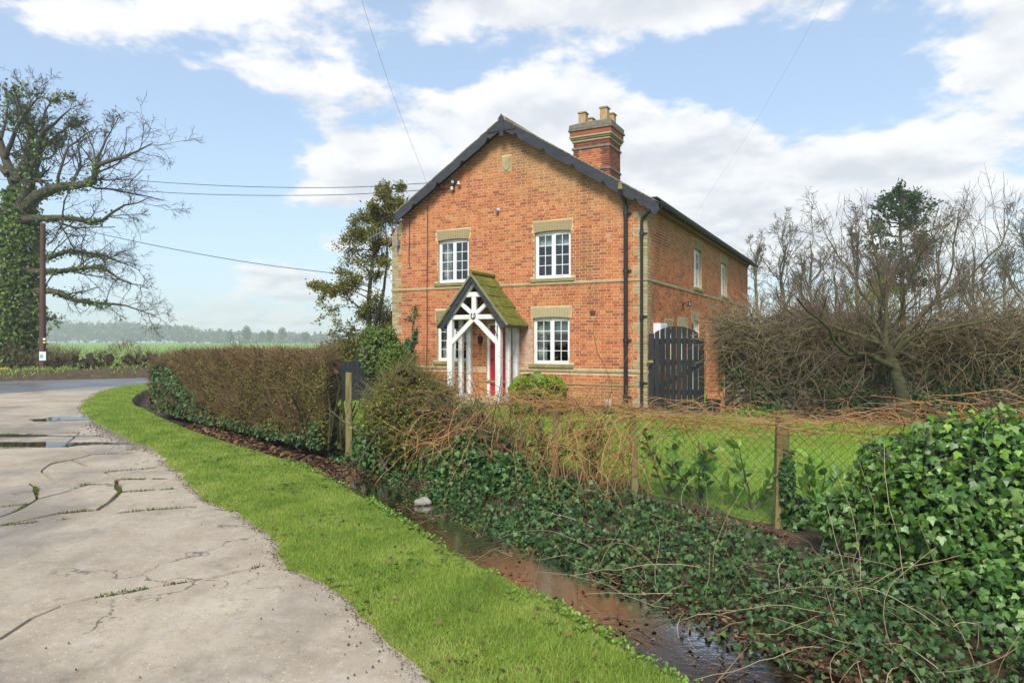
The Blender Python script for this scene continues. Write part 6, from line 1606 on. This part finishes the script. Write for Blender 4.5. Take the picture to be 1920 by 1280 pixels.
# low scrub under the conifer
for (px, py, Yq, r, n, lab, m, nm) in ((665, 662, 26, (1.5, .8, .62), 3000, 'loose grey-green juniper spreading under the conifer', 'pine', 'juniper'), (735, 640, 24, (.5, .5, 1.0), 1300, 'thin green sapling between conifer and house wall', 'shrub', 'sapling')):
    c = P(px, py, Yq); t_ = thing(nm, lab, 'shrub', (c[0], c[1], 0)); g = Geo(); p, nr = ellip(n, c, r, .6, .0); leafy(g, p, nr, .10, OVAL, .9, 0.); fix(g.build('foliage', MT[m], kind='stuff'), t_)
    g = Geo(); N = 60; twigs(g, np.tile(A_((c[0], c[1], 0.)), (N, 1)) + RNG.normal(size=(N, 3)) * A_((r[0] * .4, .2, 0)), up_dirs(N, .6), RNG.uniform(.5, 1.2, N) * (c[2] + r[2] * .6), RNG.uniform(.008, .02, N), 6, .15, .02, 4); fix(g.build('stem', MT['bark_dark'], kind='stuff'), t_)

# --- roadside: bank, field hedge, pole, marker, oak
def strip(name, pl, prof, mat, jitter=.0):
    pl = resample(pl, 60); nn = normals2(pl); V = np.zeros((60, len(prof), 3))
    for j, (o_, z) in enumerate(prof): V[:, j, :2] = pl + nn * o_; V[:, j, 2] = z + jitter * hnoise(V[:, j, 0], V[:, j, 1], 1.1, j) * (0 < j < len(prof) - 1)
    o = mesh_np(name, V.reshape(-1, 3), [grid_faces(60, len(prof))], mat, smooth=True); o['kind'] = 'structure'; return o
farE = [(-40, 14.5), (-30, 21.2), (-21.2, 27.2), (-16.4, 30.2), (-12.4, 33.0), (0, 41), (8, 46)]
strip('roadside_bank', farE, [(.15, -.02), (-.25, .16), (-.8, .34), (-1.6, .38), (-2.6, .22), (-4.4, -.02)], MT['soil'], .10)
pl = resample(farE, 300); nn = normals2(pl)
g = Geo(); n = 14000; i = RNG.integers(0, 300, n); o_ = -RNG.uniform(.1, 3.6, n); gap = hnoise(pl[i, 0], pl[i, 1], .35, 2) + .15 * RNG.normal(size=n); k = (gap > -.25) | (pl[i, 0] < -20); i, o_ = i[k], o_[k]; n = len(i)
p = np.column_stack([pl[i] + nn[i] * o_[:, None] + RNG.normal(size=(n, 2)) * .1, np.interp(-o_, [.15, .25, .8, 1.6, 2.6, 4.4], [.0, .16, .34, .38, .22, 0])]); h = RNG.uniform(.08, .26, n)
g.leaves(BLADE, p, basis_dir(up_dirs(n, .5), rand_unit(n)), np.column_stack([np.full(n, .035), h, h])); tag(g.build('bank_grass', MT['grass'], kind='stuff'), 'rough grass on the bank across the road', 'grass')
fh_ = thing('field_hedge', 'straggly brown field hedge across the road', 'hedge', (-20, 34.5, 0))
hl = resample([(-34, 27.5), (-27, 31.8), (-22.5, 34.0), (-18, 36.6), (-10, 41.5), (-3, 46)], 400); hn = normals2(hl)
g = Geo(); n = 8500; i = RNG.integers(0, 400, n); u = hl[i, 0] * .9; hh = 1.05 + .28 * np.sin(u * 1.3) + .2 * np.sin(u * 3.1 + 1); z = RNG.uniform(.05, .9, n) * hh
k = (hnoise(hl[i, 0], z * 2.5, .8, 6) > -.55); i, z = i[k], z[k]; n = len(i)
p = np.column_stack([hl[i] + hn[i] * RNG.normal(0, .32, (n, 1)), z + .12]); twigs(g, p, up_dirs(n, .75), RNG.uniform(.2, .6, n), RNG.uniform(.007, .013, n), 4, .25, .02, 3)
fix(g.build('twig', MT['twig'], kind='stuff'), fh_)
g = Geo(); n = 4200; i = RNG.integers(0, 400, n); z = RNG.uniform(.05, 1.0, n); k = hnoise(hl[i, 0], z * 2, .9, 3) > .05; i, z = i[k], z[k]; n = len(i); p = np.column_stack([hl[i] + hn[i] * RNG.normal(0, .3, (n, 1)), z + .1]); leafy(g, p, rand_unit(n), .085, OVAL, 1., 0.); fix(g.build('leaf', MT['olive_leaf'], kind='stuff'), fh_)
g = Geo(); n = 1500; i = RNG.integers(0, 400, n); p = np.column_stack([hl[i] + hn[i] * RNG.normal(0, .2, (n, 1)), RNG.uniform(.1, .8, n)]); leafy(g, p, rand_unit(n), .26, QUAD, 1., 0.); fix(g.build('inner_shade_fill', MT['bark_dark'], kind='stuff'), fh_)  # dark cards added inside give the hedge a shadowed core

pw = G(80, 703.5); pole = thing('utility_pole', 'brown wooden utility pole with small notices beside the ivy-covered oak', 'pole', (pw[0], pw[1], 0))
ptop = P(80, 420, pw[1])[2]
fix(MB().tube([(pw[0], pw[1], -.2), (pw[0], pw[1], ptop * .5), (pw[0] + .01, pw[1], ptop)], [.145, .125, .105], 12).build('shaft', MT['pole_wood'], None, smooth=True), pole)
fix(MB().lathe([(.11, 0), (.12, .02), (.02, .07)], (pw[0] + .01, pw[1], ptop), 12).build('cap', MT['grey_metal'], None), pole)
c = P(80, 667, pw[1] - .14); nb_ = fix(MB().box(c[0] - .16, c[0] + .16, c[1] - .012, c[1], c[2] - .22, c[2] + .20).build('notice_board', MT['paper'], None, .004), pole)
o = MB().box(c[0] - .12, c[0] + .03, c[1] - .016, c[1] - .013, c[2] - .10, c[2] + .06).build('printed_panel', MT['teal_print'], None); fix(o, pole)
c = P(83, 636, pw[1] - .13); fix(MB().box(c[0] - .06, c[0] + .06, c[1] - .012, c[1], c[2] - .04, c[2] + .06).build('number_plate', MT['paper'], None, .003), pole)
c = P(83, 641.5, pw[1] - .13); fix(MB().box(c[0] - .06, c[0] + .06, c[1] - .012, c[1], c[2] - .05, c[2] + .04).build('warning_plate', MT['yellow'], None, .003), pole)
hw = G(9, 707.5); mk = thing('marker_post', 'yellow hydrant marker plate with a black letter on a short post', 'sign', (hw[0], hw[1], 0))
c = P(9, 698, hw[1]); s_ = hw[1] / F
fix(MB().box(c[0] - 7.5 * s_, c[0] + 7.5 * s_, c[1] - .03, c[1] + .03, .12, c[2] + 8.5 * s_).build('plate', MT['yellow'], None, .01), mk)
fix(MB().box(c[0] - .06, c[0] + .06, c[1] - .02, c[1] + .02, -.1, .119).build('post', MT['rubble'], None), mk)
mb = MB(); hw_, hh_ = 3.0 * s_, 3.0 * s_; zc = c[2] + 1.5 * s_
mb.box(c[0] - hw_, c[0] - hw_ + .035, c[1] - .038, c[1] - .031, zc - hh_, zc + hh_); mb.box(c[0] + hw_ - .035, c[0] + hw_, c[1] - .038, c[1] - .031, zc - hh_, zc + hh_); mb.box(c[0] - hw_ + .036, c[0] + hw_ - .036, c[1] - .038, c[1] - .031, zc - .018, zc + .018)
fix(mb.build('letter', MT['black_print'], None), mk)

oak = thing('oak_tree', 'huge bare oak with an ivy-clad trunk at the left edge', 'tree', (*G(22, 700), 0))
YO = 34.0
def Z5(pts): return [(x / 2.247, 150 + y / 2.247) for x, y in pts]
g = Geo()
trunk, trr = limbs_to(g, [(PP(Z5([(50, 1260), (50, 1050), (60, 850), (75, 700), (90, 560), (60, 430), (20, 330), (-15, 200), (-40, 90)]), YO, YO + 1), .85, .05)], 16, 10, .02)
fix(g.build('trunk', MT['bark_dark'], smooth=True), oak)
g = Geo()
limbs = [(PP(Z5([(95, 540), (130, 420), (165, 300), (175, 230), (225, 185), (300, 120)]), YO, YO - 1.5), .34, .05),
         (PP(Z5([(100, 545), (190, 470), (300, 445), (390, 425), (400, 360), (470, 335), (560, 310), (645, 265)]), YO, YO - 3), .34, .05),
         (PP(Z5([(95, 590), (190, 580), (300, 590), (410, 600), (455, 565), (540, 520), (640, 490)]), YO, YO - 2), .22, .04),
         (PP(Z5([(90, 770), (180, 760), (290, 720), (400, 735), (500, 765), (590, 800)]), YO, YO + 1.5), .18, .03),
         (PP(Z5([(95, 800), (190, 810), (300, 800), (420, 790), (520, 850), (610, 865)]), YO, YO - 2.5), .20, .03),
         (PP(Z5([(95, 900), (220, 890), (330, 935), (430, 940), (530, 950), (640, 990)]), YO, YO + .5), .20, .03),
         (PP(Z5([(60, 430), (110, 330), (130, 200), (120, 110), (150, 60)]), YO, YO + 2), .26, .04),
         (PP(Z5([(90, 960), (150, 985), (200, 1000), (262, 1025)]), YO - .5), .09, .02),
         (PP(Z5([(30, 400), (-60, 300), (-140, 180), (-200, 60)]), YO, YO + 2), .16, .03), (PP(Z5([(60, 560), (-80, 520), (-220, 460)]), YO, YO - 2), .16, .03), (PP(Z5([(175, 235), (205, 270), (260, 250), (275, 215)]), YO, YO + .5), .12, .03),
         (PP(Z5([(165, 300), (220, 250), (300, 190), (385, 150)]), YO, YO + 2), .12, .02), (PP(Z5([(130, 200), (90, 130), (60, 40)]), YO, YO - 1), .10, .02), (PP(Z5([(175, 230), (190, 140), (230, 80), (290, 70)]), YO, YO + 1), .10, .02), (PP(Z5([(400, 370), (430, 290), (470, 210), (500, 160)]), YO - 1, YO), .09, .02), (PP(Z5([(300, 445), (340, 350), (330, 280), (370, 220)]), YO, YO + 2), .10, .02), (PP(Z5([(20, 330), (60, 230), (100, 150), (150, 90), (200, 50)]), YO, YO - 2), .14, .02), (PP(Z5([(0, 250), (30, 150), (20, 50)]), YO, YO + 2), .10, .02)]
limbs = [(a_, b_, c_ * .4) for a_, b_, c_ in limbs]
lp, lr_ = limbs_to(g, limbs, 11, 7, .05)
s1, d1, L1, r1 = sprout(lp, lr_, 13, .15, 1., .75, .3, .40, .36, .016); d1[:, 2] += .12; p1, q1 = wander(s1, d1, L1, r1, r1 * .3, 8, .22, .03); g.tubes(p1, q1, 5)
s2, d2, L2, r2 = sprout(p1, q1, 8, .15, 1., .75, .3, .55, .55, .0095); p2, q2 = wander(s2, d2, L2, r2, r2 * .5, 6, .26, .02); g.tubes(p2, q2, 3)
s3, d3, L3, r3 = sprout(p2, q2, 5, .15, 1., .75, .3, .60, .65, .0075); p3, q3 = wander(s3, d3, L3, r3, r3 * .6, 4, .28, .02); g.tubes(p3, q3, 3)
fix(g.build('branch', MT['bark_dark'], kind='stuff'), oak)
g = Geo()
n = 15000; q, tg = along(trunk, n, .0, .66); rad = np.interp(q[:, 2], [0, 3, 7, 9, 14], [1.05, .95, .8, .5, .25]) * RNG.uniform(.8, 1.45, n) * (1 + .25 * hnoise(q[:, 2], RNG.random(n) * 3, 1.5, 1)); u = perp(tg); p = q + u * rad[:, None]; leafy(g, p, u, .15 * RNG.choice([.6, 1., 1.2], n), IVY, .7, .7)
n = 2600; ti = RNG.integers(0, 2, n); q, tg = along(lp[[0, 1, 6]], n, .0, .62); u = perp(tg); p = q + u * (RNG.random(n) ** 1.5 * .42 + .06)[:, None]; leafy(g, p, u, .12, IVY, .7, .5)
n = 1500; q, tg = along(lp[2:6], n, .0, .7); u = perp(tg); leafy(g, q + u * RNG.uniform(.05, .22, n)[:, None], u, .12, IVY, .7, .5)
n = 2600; q, tg = along(p1, n, 0, .6); k = q[:, 0] < P(120, 0, YO)[0]; leafy(g, q[k] + RNG.normal(size=(k.sum(), 3)) * .15, rand_unit(k.sum()), .15, IVY, .7, .5)
fix(g.build('ivy_leaf', MT['shrub'], kind='stuff'), oak)
# undergrowth round the oak's foot
ug = thing('bramble_patch', 'brown and green undergrowth at the foot of the oak behind the pole', 'undergrowth', (*G(60, 702), 0))
g = Geo(); c = P(75, 690, 34.5); p, nr = ellip(1500, (c[0], c[1], .4), (1.9, 1.0, 1.0), .7, .05); twigs(g, p, up_dirs(len(p), .7), RNG.uniform(.3, .7, len(p)), RNG.uniform(.006, .012, len(p)), 4, .2); fix(g.build('twig', MT['twig'], kind='stuff'), ug)
g = Geo(); p, nr = ellip(1500, (c[0] - .6, c[1], .4), (1.6, 1.0, .9), .6, .05); leafy(g, p, nr, .12, IVY, .8, .4); fix(g.build('leaf', MT['shrub'], kind='stuff'), ug)

# --- distance: wood and single trees across the field
g = Geo()
for k in range(330):
    px = RNG.uniform(-120, 640); Yq = RNG.uniform(600, 690); X = (px - 960) / F * Yq
    top = np.interp(px, [-120, 60, 120, 260, 330, 400, 470, 640], [602, 604, 604, 607, 612, 622, 626, 630]) + RNG.normal(0, 2.0)
    H = (640 - top) / F * Yq + 1.6; r = H * RNG.uniform(.28, .42); n = 90
    p, nr = ellip(n, (X, Yq, H * .55), (r, r, H * .46), .5); sc = RNG.uniform(1.2, 3.0, n); g.leaves(QUAD, p, basis(rand_unit(n)), np.column_stack([sc * .7, sc, sc]))
tag(g.build('distant_wood', MT['bark_grey'], kind='stuff'), 'long grey-brown wood on the far side of the field', 'wood')
dl = ['tallest of the small distant trees on the field edge', 'small distant round tree left of the tallest one', 'distant tree with a wide crown between hedge top and conifer', 'small distant tree beside the wide-crowned one', 'distant tree nearest the conifer', 'lone thin distant tree against the pale cloud']
for q, (px, top, w_) in enumerate(((463, 611, 15), (432, 621, 12), (529, 614, 13), (505, 620, 14), (572, 622, 14), (492, 622, 9))):
    Yq = 430 + 12 * q; X = (px - 960) / F * Yq; H = (640 - top) / F * Yq + 1.6; t_ = thing('distant_tree', dl[q], 'tree', (X, Yq, 0), 'trees on the far field edge'); g = Geo()
    p, nr = ellip(420, (X, Yq, H * .62), (w_ / F * Yq * .55, w_ / F * Yq * .5, H * .40), .8); sc = RNG.uniform(.5, 1.3, len(p)); g.leaves(QUAD, p, basis(rand_unit(len(p))), np.column_stack([sc * .6, sc, sc])); fix(g.build('crown', MT['bark_grey'], kind='stuff'), t_)
    fix(MB().tube([(X, Yq, -.1), (X + .2, Yq, H * .5)], [.4, .2], 6).build('trunk', MT['bark_grey'], None), t_)

# --- cherry in front of the flint wall
YT = 13.0
ch = thing('cherry_tree', 'low spreading bare cherry tree with mossy grey trunk by the wall', 'tree', (*G(1697, 796), 0))
g = Geo(); limbs_to(g, [(A_([P(1700, 806, YT), P(1697, 790, YT), P(1692, 745, YT), P(1680, 700, YT), P(1668, 668, YT), P(1663, 650, YT)]), .145, .10)], 14, 14, .035)
fix(g.build('trunk', MT['cherry_bark'], smooth=True), ch)
limbs = [(PP([(1680, 690), (1650, 672), (1600, 668), (1570, 650), (1550, 618), (1530, 590), (1495, 560)], YT, YT - 1.6), .075, .014),
         (PP([(1668, 660), (1650, 636), (1600, 622), (1540, 600), (1470, 570)], YT, YT + 1), .06, .012), (PP([(1666, 655), (1660, 600), (1652, 540), (1642, 480), (1622, 410)], YT, YT + .5), .075, .012),
         (PP([(1676, 672), (1704, 636), (1760, 618), (1830, 606), (1915, 592)], YT, YT - 1.2), .065, .014), (PP([(1674, 668), (1720, 596), (1790, 545), (1850, 490), (1888, 430)], YT, YT + .6), .055, .010),
         (PP([(1667, 652), (1690, 580), (1712, 500), (1738, 432)], YT, YT - 1.0), .050, .009), (PP([(1664, 655), (1625, 570), (1580, 490), (1550, 445)], YT, YT + 1.6), .050, .009),
         (PP([(1670, 650), (1745, 570), (1790, 490), (1798, 395)], YT, YT + 1.4), .050, .009), (PP([(1668, 665), (1690, 640), (1780, 622), (1860, 560), (1935, 520)], YT, YT + 1.8), .06, .012), (PP([(1664, 660), (1610, 625), (1545, 610), (1470, 575)], YT, YT - .6), .06, .012)]
limbs = [(a_, b_ * .8, c_) for a_, b_, c_ in limbs]
g = Geo(); lp, lr_ = limbs_to(g, limbs, 10, 8, .10); fix(g.build('limb', MT['bark'], smooth=True, kind='stuff'), ch)
g = Geo()
lr_ = lr_ * .8
wp, wt = along(lp, 70, .3, .95); wd_ = up_dirs(70, .22); wst, wrr = wander(wp, wd_, RNG.uniform(.6, 1.35, 70), np.full(70, .008), np.full(70, .003), 7, .05, .04); g.tubes(wst, wrr, 4)
s1, d1, L1, r1 = sprout(lp, lr_, 15, .15, 1., .70, .3, .56, .42, .006); d1[:, 2] += .15; p1, q1 = wander(s1, d1, L1, r1, r1 * .4, 7, .12, .05); g.tubes(p1, q1, 5)
s2, d2, L2, r2 = sprout(p1, q1, 7, .15, 1., .65, .25, .55, .55, .004); d2[:, 2] += .2; p2, q2 = wander(s2, d2, L2, r2, r2 * .5, 5, .12, .04); g.tubes(p2, q2, 3)
s3, d3, L3, r3 = sprout(p2, q2, 2, .2, .9, .7, .3, .5, .7, .003); p3, q3 = wander(s3, d3, L3, r3, r3 * .6, 3, .12, .03); g.tubes(p3, q3, 3)
fix(g.build('twig', MT['cherry_twig'], kind='stuff'), ch)

# --- bare trees, pine and shrubs behind the wall
def bare_tree(H, spread, seed, fork=.3):
    g = Geo(); N = 4; d = up_dirs(N, .22 * spread); tr = resample([(0, 0, -.1), (.1, .05, H * .25), (.0, .1, H * .5), (.15, 0, H * .75), (.05, .05, H)], 9)[None]; tr[0, 1:, :2] += np.cumsum(RNG.normal(size=(8, 2)) * .05 * H / 6, axis=0)
    rr = np.linspace(.020 * H, .004 * H, 9)[None]; g.tubes(tr, rr, 7)
    s0, d0, L0, r0 = sprout(tr, rr, 11, fork, .95, .60, .2, .55, .55, .012, A_([H * .95])); d0[:, 2] += .30; p0, q0 = wander(s0, d0, L0, r0, r0 * .4, 8, .15, .06); g.tubes(p0, q0, 5)
    s1, d1, L1, r1 = sprout(p0, q0, 8, .2, 1., .65, .25, .45, .55, .008); d1[:, 2] += .15; p1, q1 = wander(s1, d1, L1, r1, r1 * .45, 6, .18, .04); g.tubes(p1, q1, 4)
    s2, d2, L2, r2 = sprout(p1, q1, 8, .15, 1., .7, .3, .55, .6, .0085); p2, q2 = wander(s2, d2, L2, r2, r2 * .55, 4, .2, .03); g.tubes(p2, q2, 3)
    s3, d3, L3, r3 = sprout(p2, q2, 3, .2, 1., .7, .3, .55, .7, .0075); p3, q3 = wander(s3, d3, L3, r3, r3 * .7, 3, .2, .02); g.tubes(p3, q3, 3)
    gt = Geo(); gt.tubes(tr[:, :4] * 1.0, rr[:, :4] * 1.12, 8)
    return g.build('branch', MT['bark_grey'], obj=False), gt.build('trunk', MT['bark'], obj=False, smooth=True)
BT = [bare_tree(7.0, 1.0, q, f) for q, f in enumerate((.22, .3, .16))]
bl = ['bare tree directly behind the far end of the house', 'bare many-stemmed tree just right of the house', 'bare tree between the house and the pine', 'tall bare tree left of the pine', 'bare tree right of the pine above the cherry', 'bare tree behind the right limbs of the cherry', 'dark bare tree at the right edge', 'low bare tree behind the wall left of the cherry', 'thin bare tree in front of the pine', 'pale bare tree far behind the right climber']
for q, (px, top, Yq, v) in enumerate(((1425, 455, 36, 0), (1470, 440, 31, 1), (1530, 430, 35, 2), (1600, 422, 33, 0), (1770, 430, 36, 1), (1835, 440, 32, 2), (1945, 395, 27, 0), (1560, 500, 27, 1), (1655, 430, 37, 2), (1890, 470, 40, 0))):
    X = (px - 960) / F * Yq; H = (640 - top) / F * Yq + 1.6; s = H / 7.6
    t_ = empty('bare_tree', (X, Yq, 0), RNG.uniform(0, 6.28), bl[q], 'tree', 'bare trees behind the garden wall'); link('branch', BT[v][0], t_, None, None, (s * 1.1, s * 1.1, s))['kind'] = 'stuff'; link('trunk', BT[v][1], t_, None, None, (s * 1.1, s * 1.1, s))
Yp = 41; pine = thing('pine_tree', 'tall dark green pine rising above the bare trees behind the wall', 'tree', ((1692 - 960) / F * Yp, Yp, 0))
g = Geo(); tr_, rr = limbs_to(g, [(PP([(1694, 690), (1693, 560), (1690, 470), (1688, 400), (1690, 365)], Yp), .22, .05)], 10, 7, .01); fix(g.build('trunk', MT['bark_dark'], smooth=True), pine)
gb, gl = Geo(), Geo(); N = 64; tt = RNG.uniform(.42, 1.0, N); kx = tt * 9; i0 = np.minimum(kx.astype(int), 8); st = tr_[0][i0] * (1 - (kx - i0))[:, None] + tr_[0][i0 + 1] * (kx - i0)[:, None]
az = RNG.uniform(0, 2 * PI, N); d = np.column_stack([np.cos(az), np.sin(az), RNG.uniform(.0, .5, N)]); L = np.interp(tt, [.42, .55, .7, .85, 1], [1.6, 2.2, 2.3, 1.9, .8]) * RNG.uniform(.6, 1.1, N)
br, brr = wander(st, d, L, np.full(N, .05), np.full(N, .015), 6, .12, .03); gb.tubes(br, brr, 4); s2, d2, L2, r2 = sprout(br, brr, 6, .25, 1., .7, .3, .5); b2, rr2 = wander(s2, d2, L2, r2, r2 * .4, 4, .2, .05); gb.tubes(b2, rr2, 3)
fix(gb.build('branch', MT['bark_dark'], kind='stuff'), pine); spray(gl, b2, 8000, .15, .13); spray(gl, br, 1200, .15, .10, QUAD, .5); fix(gl.build('crown', MT['pine'], kind='stuff'), pine)
for (px, py, Yq, r, n, lab, m, nm, sz) in ((1640, 560, 26, (1.1, .9, .85), 2200, 'yellow-green shrub behind the wall below the pine', 'yellow_shrub', 'garden_shrub', .07), (1505, 590, 24, (.75, .6, .42), 1500, 'pink blossoming shrub behind the wall', 'blossom', 'blossom_shrub', .06),
                                           (1880, 600, 22, (1.3, .8, .6), 2200, 'russet budding shrub over the wall at the right edge', 'olive_leaf', 'garden_shrub', .06), (1560, 610, 28, (2.2, .8, .6), 2500, 'low olive shrubs beyond the wall left of the cherry', 'olive_leaf', 'garden_shrub', .08)):
    c = P(px, py, Yq); t_ = thing(nm, lab, 'shrub', (c[0], c[1], 0)); g = Geo(); p, nr = ellip(n, c, r, .8, .2); leafy(g, p, nr, sz, OVAL, 1., 0.); fix(g.build('foliage', MT[m], kind='stuff'), t_)
    g = Geo(); N = 150; s0 = A_((c[0], c[1], .0)) + RNG.normal(size=(N, 3)) * A_((r[0] * .3, r[1] * .3, 0)); twigs(g, s0, up_dirs(N, .35), RNG.uniform(.7, 1.15, N) * (c[2] + r[2]), RNG.uniform(.008, .018, N), 7, .12, .02, 3); fix(g.build('stem', MT['twig_red'], kind='stuff'), t_)
# low outbuilding roof beyond the wall
ob = thing('outbuilding', 'low brick outbuilding with a dark slate roof beyond the wall', 'building', (*((1490 - 960) / F * 30, 30), 0))
a, b = P(1425, 640, 31), P(1560, 640, 28.5); dr = unit((b - a)[None])[0]; L_ = np.linalg.norm(b - a); an = math.atan2(dr[1], dr[0])
for (nm, V, m) in (('wall', MB().box(0, L_, 0, 3, 0, 2.25), 'brick_plain'), ('roof', MB().prism([(-.2, 2.2), (1.5, 2.75), (3.2, 2.2), (3.2, 2.28), (1.5, 2.86), (-.2, 2.28)], -.2, L_ + .2, 'x'), 'barge')):
    o = V.build(nm, MT[m], None); o.parent = ob; o.location = Vector((a[0], a[1], 0)) - Vector(ob.location); o.rotation_euler = (0, 0, an)

# --- overhead wires
def wire(label, pts, r=.009):
    q = resample(A_(pts), 40); o = MB().tube([tuple(v) for v in q], r, 5).build('overhead_wire', MT['wire'], None, smooth=True); tag(o, label, 'wire', 'overhead wires')
br1, br2 = HW(-5.49, -.11, 6.02), HW(-5.51, -.11, 5.84)
wire('upper of the two nearly level wires running left from the gable', [P(-160, 296, 27), P(0, 315, 26), P(320, 343, 23.5), P(600, 352, 21.2), br1], .010)
wire('lower of the two nearly level wires running left from the gable', [P(-160, 320, 27), P(0, 336, 26), P(320, 361.5, 23.5), P(600, 366, 21.2), br2], .010)
wire('sloping wire descending from the left edge to behind the conifer', [P(-160, 350, 27), P(0, 392, 27), P(160, 432, 27), P(320, 466, 27), P(480, 494, 27), P(640, 514, 27)], .013)
wire('thin steep wire rising from the left gable slope to the top edge', [HW(-6.2, -.2, 5.85), P(745, 200, 15), P(705, 85, 13), P(678, 0, 12), P(655, -80, 11.4)], .0026)
wire('faint thin wire rising to the right behind the house roof', [P(1305, 400, 30), P(1400, 255, 26), P(1480, 120, 23), P(1545, 0, 21), P(1570, -50, 20)], .0020)

# ---------------------------------------------------------------- the damp air: one even volume round everything
def haze_box(density):
    m = bpy.data.materials.new('damp_air'); m.use_nodes = True; t = m.node_tree; t.nodes.clear()
    o = t.nodes.new('ShaderNodeOutputMaterial'); v = t.nodes.new('ShaderNodeVolumePrincipled'); v.inputs['Density'].default_value = density; v.inputs['Color'].default_value = (.86, .91, .97, 1); v.inputs['Anisotropy'].default_value = .2
    t.links.new(v.outputs[0], o.inputs['Volume'])
    h = MB().box(-920, 920, -60, 920, -1.6, 42).build('haze', m, None); h['kind'] = 'stuff'; h['label'] = 'thin damp haze that greys the far side of the field'; h['category'] = 'haze'
haze_box(HAZE)
